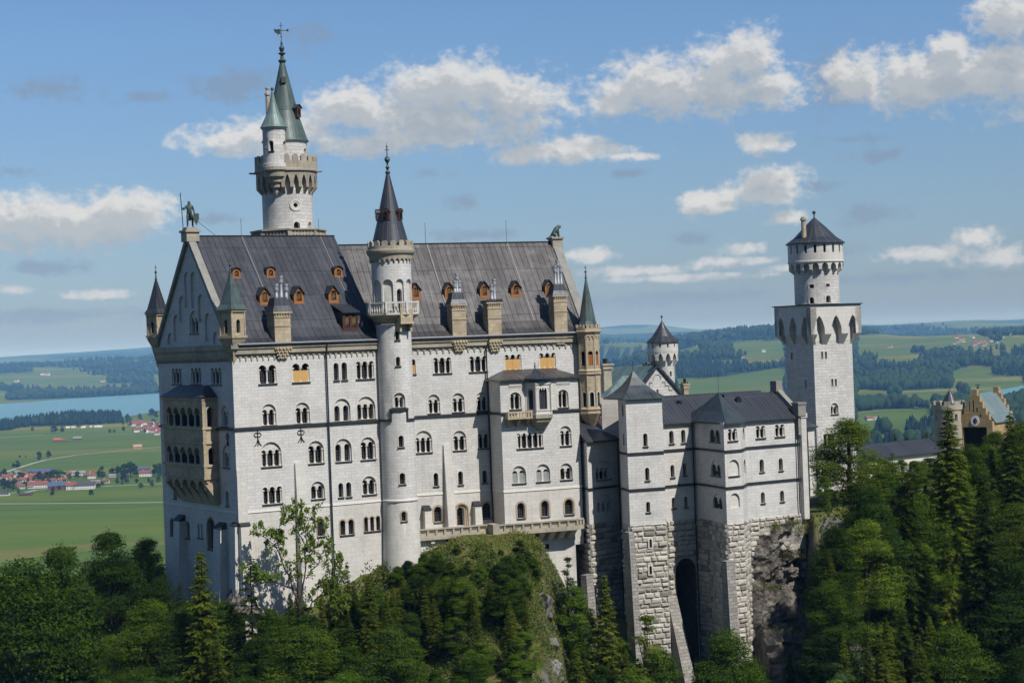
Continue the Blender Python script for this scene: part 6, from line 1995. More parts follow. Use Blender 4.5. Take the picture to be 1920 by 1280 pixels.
LAKE_PX = [(-420, 835), (-150, 812), (0, 797), (40, 796), (75, 786), (120, 779), (190, 776), (232, 781), (262, 777), (300, 769), (420, 760), (700, 745), (1000, 735), (1125, 724), (1290, 702), (1300, 694),
           (1125, 686), (900, 694), (600, 712), (420, 727), (300, 737), (150, 746), (60, 753), (0, 757), (-150, 760), (-420, 770)]
POND_PX = [(1795, 764), (1806, 748), (1838, 737), (1885, 729), (1935, 719), (2050, 712), (2100, 735), (1990, 748), (1925, 752), (1890, 764), (1830, 768)]
LAKE = [on_level(px, py, PLAIN + .2) for px, py in LAKE_PX]
POND = [on_level(px, py, PLAIN + .2) for px, py in POND_PX]
def in_poly(x, y, poly):
    r = np.zeros(np.shape(x), bool)
    for i in range(len(poly)):
        x0, y0 = poly[i].x, poly[i].y; x1, y1 = poly[i - 1].x, poly[i - 1].y
        c = ((y0 > y) != (y1 > y))
        with np.errstate(divide='ignore', invalid='ignore'):
            xx = (x1 - x0) * (y - y0) / (y1 - y0) + x0
        r ^= c & (x < xx)
    return r
def ground(x, y):
    x = np.asarray(x, float); y = np.asarray(y, float)
    p = plain_z(x, y)
    wet = in_poly(x, y, LAKE) | in_poly(x, y, POND)
    near = (y < 9000)
    p = np.where(wet, PLAIN - 1.5, p)
    h = hill_z(x, np.minimum(y, 900))
    return np.where(y < 900, np.maximum(h, PLAIN), p)
def gz(x, y): return float(ground(np.array([x]), np.array([y]))[0])

def forest_mask(x, y):
    l = x < -y * .055
    n = fbm(x / 1500.0, y / 1500.0, 77, 4)
    ok = n > .47
    z = np.maximum(ground(x, y), PLAIN)
    def pix(h):
        X = x / y * FPX; Z = (z + h) / y * FPX
        return 960 + X * math.cos(ROLL) - Z * math.sin(ROLL), 640 - (X * math.sin(ROLL) + Z * math.cos(ROLL))
    px, py = pix(0.0)
    win = (px > 1268) & (px < 1960) & (y < 13500) | (px < 320) & (y > 8000) & (y < 15000)
    open_ = np.zeros(x.shape, bool)
    for h in (0.0, 13.0, 25.0):
        qx, qy = pix(h)
        for poly in MEADOW: open_ |= in_poly(qx, qy, poly)
    tex = fbm(x / 260.0, y / 300.0, 31, 3) > .33
    ok = np.where(win, ~open_ & tex, ok)
    ok &= ~(l & (y < 8200))
    return ok & (y > 2500)
class Pt:
    def __init__(s, a, b): s.x = a; s.y = b
def zpoly(pts, k=1.0, ox=0.0, oy=0.0): return [Pt(ox + a / k, oy + b / k) for a, b in pts]
MEADOW = [zpoly(q, 6.194, 1610, 590) for q in (
  [(-20, 240), (450, 215), (800, 205), (1200, 215), (1400, 230), (1500, 270), (1560, 330), (1400, 370), (1050, 355), (850, 380), (700, 350), (300, 400), (-20, 410)],
  [(180, 480), (400, 452), (700, 448), (800, 475), (550, 502), (230, 506)],
  [(1085, 650), (1300, 592), (1570, 598), (1510, 700), (1930, 720), (1930, 800), (1500, 830), (1250, 810), (1080, 770)],
  [(-20, 865), (420, 882), (900, 858), (1250, 850), (1100, 940), (700, 945), (400, 930), (-20, 945)],
  [(1650, 250), (1930, 230), (1930, 320), (1700, 310)], [(-20, 570), (90, 572), (60, 600), (-20, 600)], [(1540, 420), (1640, 400), (1650, 460), (1550, 470)], [(1700, 380), (1780, 375), (1760, 425), (1710, 420)])]
MEADOW += [zpoly(q) for q in ([(1600, 772), (1660, 767), (1755, 765), (1755, 778), (1650, 783), (1600, 792)], [(1272, 650), (1313, 648), (1312, 656), (1274, 657)], [(1366, 642), (1470, 636), (1470, 651), (1380, 654)],
  [(1395, 661), (1472, 655), (1472, 668), (1403, 676)], [(1270, 713), (1360, 705), (1472, 688), (1472, 760), (1270, 745)], [(-10, 702), (55, 698), (100, 695), (150, 697), (205, 711), (195, 723), (100, 722), (-10, 716)],
  [(-10, 734), (14, 733), (14, 746), (-10, 747)], [(287, 702), (320, 700), (320, 718), (292, 717)], [(60, 688), (160, 690), (150, 693), (60, 694)], [(1610, 800), (1740, 795), (1745, 806), (1615, 812)])]
rows = np.concatenate([np.arange(90, 420, 1.6), 420 * np.exp(np.linspace(0, math.log(60000 / 420.0), 420))])
cols = np.concatenate([np.linspace(-.9, -.36, 20)[:-1], np.linspace(-.36, .36, 430), np.linspace(.36, .9, 20)[1:]])
YY, UU = np.meshgrid(rows, cols, indexing='ij')
XX = UU * YY
ZZ = ground(XX, YY)
nr, nc = XX.shape
vs = np.stack([XX, YY, ZZ], -1).reshape(-1, 3)
ii = np.arange(nr * nc).reshape(nr, nc)
fs = np.stack([ii[:-1, :-1], ii[:-1, 1:], ii[1:, 1:], ii[1:, :-1]], -1).reshape(-1, 4)
def np_mesh(name, vs, fs, mat, smooth=False):
    me = bpy.data.meshes.new(name)
    k = fs.shape[1]
    me.vertices.add(len(vs)); me.vertices.foreach_set('co', np.ascontiguousarray(vs, np.float32).ravel())
    me.loops.add(fs.size); me.loops.foreach_set('vertex_index', np.ascontiguousarray(fs, np.int32).ravel())
    me.polygons.add(len(fs)); me.polygons.foreach_set('loop_start', np.arange(0, fs.size, k, dtype=np.int32))
    me.update(calc_edges=True)
    if smooth: me.polygons.foreach_set('use_smooth', np.ones(len(fs), bool))
    me.materials.append(mat)
    return me
# ground material: meadow plots, forest floor where woods stand, turf and scree near the castle
m, n = new_mat('ground')
ob = n.node('ShaderNodeTexCoord').outputs['Object']
pos = n.node('ShaderNodeSeparateXYZ', {0: ob})
warp = n.vmath('ADD', ob, n.vmath('MULTIPLY', n.node('ShaderNodeTexNoise', {'Vector': ob, 'Scale': .0016, 'Detail': 2.0}).outputs['Color'], (170, 170, 0)))
rot_ = n.node('ShaderNodeMapping', {'Vector': warp, 'Rotation': (0, 0, rad(14)), 'Scale': (1 / 620.0, 1 / 165.0, 0)}).outputs[0]
vor = n.node('ShaderNodeTexVoronoi', {'Vector': rot_, 'Scale': 1.0, 'Randomness': .85}, feature='F1', distance='CHEBYCHEV')
plot = n.node('ShaderNodeSeparateColor', {0: vor.outputs['Color']}).outputs[0]
fcol = n.ramp(plot, [(0.0, (.060, .110, .010)), (.3, (.092, .146, .012)), (.5, (.072, .130, .014)), (.68, (.142, .172, .016)), (.84, (.112, .108, .022)), (.95, (.23, .205, .05))])
fcol = n.mix(.4, fcol, n.ramp(n.noise(n.vmath('MULTIPLY', ob, (.004, .02, 0)), 1.0, 5, .6), [(.3, (.04, .07, .012)), (.7, (.115, .14, .03))]))
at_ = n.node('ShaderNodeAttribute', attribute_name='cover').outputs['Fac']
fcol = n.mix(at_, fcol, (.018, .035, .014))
turf = n.ramp(n.noise(ob, .45, 6, .68), [(.28, (.045, .058, .016)), (.45, (.085, .105, .024)), (.58, (.12, .105, .045)), (.72, (.10, .125, .028))])
rockc = n.ramp(n.noise(ob, .8, 6, .7), [(.3, (.05, .05, .04)), (.7, (.17, .165, .145))])
nz = n.node('ShaderNodeSeparateXYZ', {0: n.node('ShaderNodeNewGeometry').outputs['Normal']}).outputs[2]
turf = n.mix(n.smooth(n.math('ADD', nz, n.math('MULTIPLY', n.noise(ob, .5, 5, .7), .25)), .62, .70), rockc, turf)
col = n.mix(n.smooth(pos.outputs[1], 700.0, 1100.0), turf, fcol)
finish(n, col, .95, .05, bump=n.noise(ob, 1.4, 4, .7), strength=.4, dist=.2)
me = np_mesh('ground', vs, fs, m, True)
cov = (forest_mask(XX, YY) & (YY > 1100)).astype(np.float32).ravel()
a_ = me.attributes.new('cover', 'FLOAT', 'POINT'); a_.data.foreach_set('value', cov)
gr = bpy.data.objects.new('ground', me); COL.objects.link(gr); tag(gr, kind='structure')
# unseen wooded slope behind the viewpoint, added to hold back sky light
az = np.linspace(rad(96), rad(268), 90); rr_ = np.linspace(0, 1, 40)
AZ, RR = np.meshgrid(az, rr_, indexing='ij')
edge_ = sstep(AZ, rad(96), rad(118)) * (1 - sstep(AZ, rad(246), rad(268)))
rad_ = 60 + 290 * RR
ht_ = -118 + (60 + 245 * edge_ + 40 * fbm(AZ * 6, RR * 3, 71)) * RR ** 1.1 + 9 * fbm(AZ * 40, RR * 14, 72)
MX, MY = np.sin(AZ) * rad_ * 1.15, np.cos(AZ) * rad_
ii2 = np.arange(MX.size).reshape(MX.shape)
m2_, n2_ = new_mat('blocking_mountain_wood')
finish(n2_, n2_.ramp(n2_.noise(n2_.node('ShaderNodeTexCoord').outputs['Object'], .09, 6, .7), [(.35, (.014, .026, .008)), (.65, (.05, .075, .018))]), .95, .05)
mo = bpy.data.objects.new('mountainside', np_mesh('mountainside', np.stack([MX, MY, ht_], -1).reshape(-1, 3), np.stack([ii2[:-1, :-1], ii2[1:, :-1], ii2[1:, 1:], ii2[:-1, 1:]], -1).reshape(-1, 4), m2_, True))
COL.objects.link(mo); tag(mo, kind='structure')
# water
m, n = new_mat('lake_water')
ob = n.node('ShaderNodeTexCoord').outputs['Object']
wc = n.mix(n.noise(n.vmath('MULTIPLY', ob, (.0006, .002, 0)), 1.0, 4, .6), (.075, .205, .235), (.115, .26, .285))
finish(n, wc, .3, .18, bump=n.noise(ob, .06, 3), strength=.25, dist=1.0)
for nm, poly in (('lake', LAKE), ('pond', POND)):
    mb = MB(); k = len(poly)
    V, _, Fc, *_r = delaunay_2d_cdt([Vector((p.x, p.y)) for p in poly], [(i, (i + 1) % k) for i in range(k)], [], 1, 1e-3)
    for f in Fc:
        q = [V[i] for i in f]
        if (q[1] - q[0]).cross(q[2] - q[0]) < 0: q.reverse()
        mb.face([(p[0], p[1], PLAIN + .25) for p in q])
    o = mb.build('water', m); tag(o, kind='structure')
# paths on the plain
M['gravel'] = plain('gravel_path', (.42, .40, .34), .9, .1)
def path(pts, w_):
    P_ = [on_level(px, py, PLAIN + .35) for px, py in pts]
    mb = MB()
    for i in range(len(P_) - 1):
        d = (P_[i + 1] - P_[i]); nn = Vector((-d.y, d.x, 0)).normalized() * w_ / 2
        a, b = P_[i], P_[i + 1]
        mb.face([a - nn, b - nn, b + nn, a + nn])
    o = mb.build('path', M['gravel']); tag(o, kind='structure')
path([(-200, 944), (0, 944), (150, 943), (340, 941)], 6)
path([(0, 888), (30, 878), (62, 868), (85, 862), (140, 853), (200, 847), (258, 841), (340, 834)], 6)
path([(-50, 925), (45, 923), (70, 918), (140, 914), (200, 911), (310, 906)], 7)
path([(-50, 823), (0, 820), (80, 815)], 7)

# ================================================================== ROCK
def rockmat(name, dark, mid, light):
    m, n = new_mat(name)
    ob = n.node('ShaderNodeTexCoord').outputs['Object']
    st = n.noise(n.vmath('MULTIPLY', ob, (.5, .5, .12)), 1.0, 6, .65)
    fi = n.noise(ob, 1.6, 7, .7)
    c = n.ramp(n.math('ADD', n.math('MULTIPLY', st, .6), n.math('MULTIPLY', fi, .45)), [(.38, dark), (.52, mid), (.68, light)])
    finish(n, c, .95, .1, bump=n.noise(ob, 2.2, 7, .75), strength=1.0, dist=.4)
    return m
M['cliff'] = rockmat('grey_cliff_rock', (.028, .025, .022), (.15, .135, .118), (.33, .31, .28))
M['scree'] = rockmat('pale_scree_rock', (.07, .066, .058), (.22, .21, .19), (.42, .41, .38))
def rock_sheet(name, corners, nu, nv, amp, mat, seed, depth=6.0, rough=1.0):
    """corners: bl, br, tr, tl; a rugged slab with its own thickness"""
    bl, br, tr, tl = corners
    nrm = (br - bl).cross(tl - bl).normalized()
    vs_ = []
    for j in range(nv + 1):
        for i in range(nu + 1):
            u, v = i / nu, j / nv
            p = bl * (1 - u) * (1 - v) + br * u * (1 - v) + tr * u * v + tl * (1 - u) * v
            a, b = u * (br - bl).length, v * (tl - bl).length
            f = fbm(np.array([a / 4.5]), np.array([b / 6.0]), seed, 5)[0] - .5
            g_ = abs(fbm(np.array([a / 1.9]), np.array([b / 3.0]), seed + 9, 5)[0] - .5) * 1.5 + (.35 if fbm(np.array([a / 3.0 + 7]), np.array([b / 1.3]), seed + 19, 3)[0] > .6 else 0)
            e = min(1, 6 * min(u, 1 - u) + .15)
            bow = math.sin(PI * min(max(u, 0), 1)) * amp * .5 - (v ** 2) * amp * .3
            vs_.append(p + nrm * ((f * 1.9 - g_ * 1.6) * amp * rough + bow - (1 - e) * depth * .55))
    mb = MB(); W_ = nu + 1
    for j in range(nv):
        for i in range(nu):
            mb.face([vs_[j * W_ + i], vs_[j * W_ + i + 1], vs_[(j + 1) * W_ + i + 1], vs_[(j + 1) * W_ + i]])
    back = -nrm * depth
    for i in range(nu):
        mb.face([vs_[nv * W_ + i], vs_[nv * W_ + i + 1], vs_[nv * W_ + i + 1] + back, vs_[nv * W_ + i] + back])
    for j in range(nv):
        mb.face([vs_[j * W_], vs_[(j + 1) * W_], vs_[(j + 1) * W_] + back, vs_[j * W_] + back])
        mb.face([vs_[(j + 1) * W_ + nu], vs_[j * W_ + nu], vs_[j * W_ + nu] + back, vs_[(j + 1) * W_ + nu] + back])
    o = mb.build(name, mat, merge=True)
    tag(o, kind='structure')
    return o
rock_sheet('cliff', [at(1414, 1340, 265.5), at(1545, 1340, 272), at(1532, 964, 280.5), at(1404, 975, 271.0)], 70, 190, 1.9, M['cliff'], 4)
rock_sheet('cliff', [at(1475, 1420, 262), at(1580, 1420, 265), at(1545, 1178, 271), at(1450, 1178, 265)], 30, 40, 1.6, M['cliff'], 8)
rock_sheet('cliff', [at(1003, 1330, 246.5), at(1075, 1330, 250), at(1040, 1122, 258.6), at(996, 1110, 257.4)], 36, 100, 1.7, M['scree'], 14, depth=4)
rock_sheet('cliff', [at(1645, 1330, 262), at(1745, 1330, 266), at(1720, 1195, 275), at(1660, 1200, 272)], 30, 40, 1.8, M['scree'], 24, depth=4)
rock_sheet('cliff', [at(415, 1150, 247), at(505, 1150, 249), at(470, 1100, 251.5), at(430, 1098, 250.5)], 20, 16, 1.0, M['cliff'], 27, depth=3)

# ================================================================== FOLIAGE
def leafmat(name, dark, light, tip, trans=.25):
    m, n = new_mat(name)
    ob = n.node('ShaderNodeTexCoord').outputs['Object']
    oi = n.node('ShaderNodeObjectInfo')
    f = n.math('ADD', n.math('MULTIPLY', n.noise(ob, .55, 4, .65), .9), n.math('MULTIPLY', n.math('SUBTRACT', oi.outputs['Random'], .5), .35))
    c = n.ramp(f, [(.25, dark), (.5, light), (.78, tip)])
    lum = n.math('ADD', .72, n.math('MULTIPLY', n.math('FRACT', n.math('MULTIPLY', oi.outputs['Random'], 7.31)), .6))
    c = n.mix(1.0, c, n.node('ShaderNodeCombineColor', {0: lum, 1: lum, 2: lum}).outputs[0], 'MULTIPLY')
    d = n.node('ShaderNodeBsdfPrincipled', {'Base Color': c, 'Roughness': .7, 'Specular IOR Level': .05})
    t = n.node('ShaderNodeBsdfTranslucent', {'Color': n.mix(1.0, c, (1.25, 1.3, .6), 'MULTIPLY')})
    mx = n.node('ShaderNodeMixShader', {0: trans, 1: d.outputs[0], 2: t.outputs[0]})
    o = n.node('ShaderNodeOutputMaterial'); n.l.new(mx.outputs[0], o.inputs[0])
    return m
M['spruce'] = leafmat('spruce_needles', (.018, .032, .003), (.060, .086, .006), (.145, .158, .016), .14)
M['leaf'] = leafmat('beech_leaves', (.018, .040, .004), (.062, .112, .008), (.150, .190, .020), .26)
M['leafdark'] = leafmat('dark_leaves', (.013, .030, .004), (.034, .066, .007), (.078, .116, .016), .2)
M['leafgrey'] = leafmat('willow_leaves', (.06, .095, .04), (.09, .135, .055), (.14, .19, .09), .25)
M['lime'] = leafmat('young_maple_leaves', (.10, .15, .02), (.15, .21, .03), (.21, .27, .05), .35)
M['bark'] = plain('bark', (.06, .05, .04), .95, .1, var=.4, scale=2)
def quads_from(c, a, b):
    """diamond leaves: centre c, half axes a and b (n,3)"""
    n_ = len(c)
    vs = np.stack([c - a, c + b * .55, c + a, c - b * .55], 1).reshape(-1, 3)
    return vs, np.arange(n_ * 4).reshape(n_, 4)
def unit(v): return v / np.maximum(np.linalg.norm(v, axis=-1, keepdims=True), 1e-9)
def trunk_mb(path_, rad_, n=7):
    mb = MB(); mb.tube(path_, rad_, n); return mb
def spruce_proto(H, R, seed, drop=.42, dens=1.0, gap=0.0, twig=1.0):
    r = np.random.default_rng(seed)
    C_, A_, B_ = [], [], []
    z = H * .05
    while z < H * .985:
        t = z / H
        L0 = R * (1 - t) ** .82 * (1.0 if t > .12 else .75 + t * 2) + .12
        nb = max(3, int((7 if t < .8 else 5) * dens))
        ph = r.uniform(0, 6.28)
        for k in range(nb):
            if r.random() < gap: continue
            an = ph + 2 * PI * k / nb + r.uniform(-.25, .25)
            L = L0 * r.uniform(.45, 1.2)
            d = np.array([math.cos(an), math.sin(an), 0])
            sd = np.array([-d[1], d[0], 0])
            nt_ = max(3, int(L / .17))
            q = (np.arange(nt_) + r.uniform(.2, .9, nt_)) / nt_
            up = (.32 * (t - .35)) * L
            zj = z + r.uniform(-.30, .30)
            L = min(L, L0 * 1.15)
            zz = zj + up * q - drop * L * q ** 1.4 + .16 * L * q ** 3.2
            base = d[None] * (q * L)[:, None]; base[:, 2] = zz
            for sg in (-1, 1):
                ln = twig * (.30 + .62 * np.sqrt(np.clip(1 - q, 0, 1))) * r.uniform(.6, 1.15, nt_) * (.55 + .45 * min(1, L / 2.0))
                dirv = unit(d[None] * r.uniform(.55, 1.0, (nt_, 1)) + sg * sd[None] * r.uniform(.35, 1.0, (nt_, 1)) + np.array([0, 0, -1])[None] * r.uniform(.15, .75, (nt_, 1)))
                wv = unit(np.cross(dirv, np.array([0, 0, 1.0])[None] + r.normal(0, .35, (nt_, 3))))
                C_.append(base + dirv * (ln * .5)[:, None]); A_.append(dirv * (ln * .62)[:, None]); B_.append(wv * (.09 + .09 * r.random(nt_))[:, None])
        z += (.20 + .12 * (1 - t)) * r.uniform(.7, 1.3)
    vs, fs = quads_from(np.concatenate(C_), np.concatenate(A_), np.concatenate(B_))
    tip = MB(); tip.tube([(0, 0, -2), (0, 0, H * .3), (0, 0, H * .75), (0, 0, H)], [R * .075, R * .06, R * .03, .02], 7)
    return vs, fs, tip
def crown_proto(H, W, seed, nleaf=15000, size=.30, base=.16, lobes=26, open_=.0, trunk_h=.5):
    r = np.random.default_rng(seed)
    cs = []
    for k in range(lobes):
        t = r.uniform(0, 1) ** .8
        z = H * (base + (1 - base) * t * .93)
        env = math.sin(PI * min(1, (t * .86 + .12))) ** .75 * W / 2
        an = r.uniform(0, 6.28); q = env * math.sqrt(r.uniform(.12, 1)) * .80
        cs.append((q * math.cos(an), q * math.sin(an), z, W * r.uniform(.10, .21) * (1.1 - .4 * t)))
    cs.append((0, 0, H * .93, W * .12))
    cs = np.array(cs)
    per = (cs[:, 3] ** 2); per = per / per.sum()
    idx = r.choice(len(cs), nleaf, p=per)
    dv = unit(r.normal(0, 1, (nleaf, 3)))
    rr = (r.uniform(.35, 1, nleaf) ** .5)
    tw = r.uniform(0, 1, nleaf) < .22
    rr = np.where(tw, rr * r.uniform(1.0, 1.45, nleaf), rr)
    dv2 = dv * np.array([1.12, 1.12, .72])
    c = cs[idx, :3] + dv2 * (cs[idx, 3] * rr)[:, None]
    # layered sprays: snap heights a little so that foliage reads as tiers
    c[:, 2] += .18 * np.sin(c[:, 2] * 4.3 + idx)
    nrm = unit(dv * .8 + np.array([0, 0, .75]) + r.normal(0, .55, (nleaf, 3)))
    a = unit(np.cross(nrm, r.normal(0, 1, (nleaf, 3)))); b = np.cross(nrm, a)
    s_ = size * r.uniform(.55, 1.3, nleaf)
    vs, fs = quads_from(c, a * s_[:, None] * .62, b * s_[:, None] * .62)
    mb = MB(); R0 = W * .035
    mb.tube([(0, 0, -2.5), (0, 0, H * .25), (W * .02, 0, H * .6), (0, 0, H * .9)], [R0 * 1.3, R0, R0 * .6, R0 * .15], 7)
    for k in range(min(14, lobes)):
        z0 = H * r.uniform(.18, .6); e = cs[k]
        mb.tube([(0, 0, min(z0, e[2] * .8)), (e[0] * .5, e[1] * .5, (min(z0, e[2]) + e[2]) / 2), tuple(e[:3])], [R0 * .5, R0 * .3, R0 * .08], 5)
    return vs, fs, mb
PROTO = {}
def make_proto(kind, key, vs, fs, tmb, mat, H):
    me = np_mesh(kind + '_crown', vs, fs, M[mat])
    to = tmb.build('trunk', M['bark']); tm = to.data
    bpy.data.objects.remove(to)
    PROTO[key] = (me, tm, H)
for i in range(5):
    H = 20.0
    PROTO_ARGS = [(2.9, .42, 1.0, .04), (3.5, .5, 1.0, .06), (2.5, .36, .9, .12), (4.0, .46, 1.05, .05), (3.2, .6, 1.0, .1)][i]
    vs, fs, tm = spruce_proto(H, PROTO_ARGS[0], 100 + i, PROTO_ARGS[1], PROTO_ARGS[2], PROTO_ARGS[3])
    make_proto('spruce', ('spruce', i), vs, fs, tm, 'spruce', H)
vs, fs, tm = spruce_proto(14.0, 2.0, 140, .3, .62, .34); make_proto('spruce', ('thin', 0), vs, fs, tm, 'spruce', 14.0)
for i in range(5):
    H, W, nl, sz_, lb_ = [(17, 10.5, 42000, .21, 60), (16, 8.5, 36000, .20, 52), (18, 12, 46000, .22, 70), (14, 8, 32000, .20, 46), (15, 11, 38000, .21, 56)][i]
    vs, fs, tm = crown_proto(H, W, 200 + i, nl, sz_, .1 if i != 3 else .06, lb_)
    make_proto('beech', ('leaf', i), vs, fs, tm, 'leaf', H)
    PROTO[('dark', i)] = None
for i in range(5):
    me, tm, H = PROTO[('leaf', i)]
    m2 = me.copy(); m2.materials[0] = M['leafdark']; PROTO[('dark', i)] = (m2, tm, H)
vs, fs, tm = crown_proto(24, 14, 231, 64000, .22, .05, 110); make_proto('beech', ('bigleaf', 0), vs, fs, tm, 'leaf', 24.0)
vs, fs, tm = crown_proto(24, 12, 232, 60000, .22, .05, 100); make_proto('beech', ('bigleaf', 1), vs, fs, tm, 'leafdark', 24.0)
me, tm, H = PROTO[('leaf', 3)]; m2 = me.copy(); m2.materials[0] = M['leafgrey']; PROTO[('grey', 0)] = (m2, tm, H)
vs, fs, tm = crown_proto(13, 5.5, 301, 6500, .19, .05, 34); make_proto('beech', ('sparse', 0), vs, fs, tm, 'leaf', 13.0)
# open tree with bare forked limbs against the palace wall
def open_tree():
    r = np.random.default_rng(5)
    mb = MB(); C_ = []
    LIMBS = [([(0, 0), (-.1, 2), (-.12, 3.4), (-.35, 4.6)], .15, .09), ([(-.35, 4.6), (-1.1, 6.4), (-2.2, 8.6), (-3.7, 9.5)], .085, .02), ([(-.7, 5.5), (-2.3, 6.1), (-3.4, 6.0), (-4.6, 6.7)], .07, .015),
      ([(-1.6, 7.4), (-1.9, 8.8), (-1.6, 10.2)], .06, .015), ([(-.1, 3.2), (.9, 4.6), (2.3, 5.7), (2.9, 7.4)], .08, .016), ([(1.2, 4.9), (2.6, 5.2), (3.3, 6.1)], .06, .015),
      ([(-.3, 4.4), (.35, 6.4), (.5, 8.6), (1.0, 10.6)], .085, .016), ([(.4, 7.2), (1.3, 8.3), (1.9, 9.4)], .06, .015), ([(.35, 6.2), (1.4, 7.2), (2.0, 8.2)], .06, .015), ([(.1, 1.0), (1.3, 2.4), (2.7, 3.6), (3.9, 4.4)], .09, .015),
      ([(1.6, 2.7), (2.4, 4.6), (2.6, 5.4)], .05, .012), ([(.45, 8.4), (-.3, 9.6), (-.2, 10.8)], .05, .012)]
    for pts, r0, r1 in LIMBS:
        P_ = [Vector((x, r.uniform(-.35, .35) if i else 0, z)) for i, (x, z) in enumerate(pts)]
        Q = []
        for i in range(len(P_) - 1):
            for k in range(4):
                q = P_[i].lerp(P_[i + 1], k / 4); q += Vector(r.normal(0, .05, 3)) if (i or k) else Vector(); Q.append(q)
        Q.append(P_[-1])
        mb.tube(Q, [r0 + (r1 - r0) * i / (len(Q) - 1) for i in range(len(Q))], 6)
        if r0 > .14: continue
        for i, q in enumerate(Q[3:]):
            for k in range(3 if r.random() < .9 else 0):
                a = r.uniform(0, 6.28); e = q + Vector((math.cos(a) * .7, r.normal(0, .4), .15 + abs(math.sin(a)) * .55)) * r.uniform(.5, 1.2)
                mb.tube([q, (q + e) / 2 + Vector((0, 0, .06)), e], [.022, .016, .008], 4)
                C_.append((np.array(e), r.uniform(.2, .5)))
    L_ = []; A_ = []; B_ = []
    for c, rr in C_:
        n_ = 36
        dv = unit(r.normal(0, 1, (n_, 3))); c_ = c[None] + dv * (rr * r.uniform(.2, 1.0, n_))[:, None]
        nm = unit(r.normal(0, 1, (n_, 3)) + np.array([0, -.3, .6])); a = unit(np.cross(nm, r.normal(0, 1, (n_, 3)))); b = np.cross(nm, a)
        s_ = r.uniform(.07, .15, n_)[:, None]
        L_.append(c_); A_.append(a * s_); B_.append(b * s_)
    vs, fs = quads_from(np.concatenate(L_), np.concatenate(A_), np.concatenate(B_))
    make_proto('maple', ('open', 0), vs, fs, mb, 'lime', float(vs[:, 2].max()))
open_tree()
vs, fs, tm = spruce_proto(30.0, 6.3, 161, .42, 1.25, .05, twig=1.25); make_proto('spruce', ('bigspruce', 0), vs, fs, tm, 'spruce', 30.0)
vs, fs, tm = spruce_proto(26.0, 4.9, 162, .5, 1.2, .06, twig=1.15); make_proto('spruce', ('bigspruce', 1), vs, fs, tm, 'spruce', 26.0)
NAMES = {'bigspruce': ('spruce_tree', 'spruce'), 'spruce': ('spruce_tree', 'spruce'), 'thin': ('spruce_tree', 'spruce'), 'leaf': ('beech_tree', 'tree'), 'dark': ('beech_tree', 'tree'), 'grey': ('willow_tree', 'tree'),
         'bigleaf': ('beech_tree', 'tree'), 'sparse': ('young_tree', 'tree'), 'open': ('maple_tree', 'tree')}
def tree(key, loc, height, width=1.0, label=None, group=None):
    if height > 17.5 and key[0] in ('leaf', 'dark', 'grey'): key = ('bigleaf', 0 if key[0] == 'leaf' else 1)
    me, tm, H = PROTO[key]
    nm, cat = NAMES[key[0]]
    k = height / H
    e = bpy.data.objects.new(nm, None); COL.objects.link(e); e.empty_display_size = .5
    e.location = loc; e.rotation_euler = (0, 0, random.uniform(0, 6.28) if key[0] != 'open' else 0)
    e.scale = (k * width, k * width, k)
    tag(e, label, cat, group)
    for n_, m_ in (('crown', me), ('trunk', tm)):
        o = bpy.data.objects.new(n_, m_); COL.objects.link(o); o.parent = e
    return e
def tip_tree(key, px, py, Y, label, width=1.0, group=None, hmin=3.0):
    t = at(px, py, Y); g_ = gz(t.x, t.y)
    h = max(t.z - g_, hmin)
    return tree(key, (t.x, t.y, t.z - h), h, width * (1.0 if h > 12 else min(1.5, (12 / h) ** .45)), label, group)
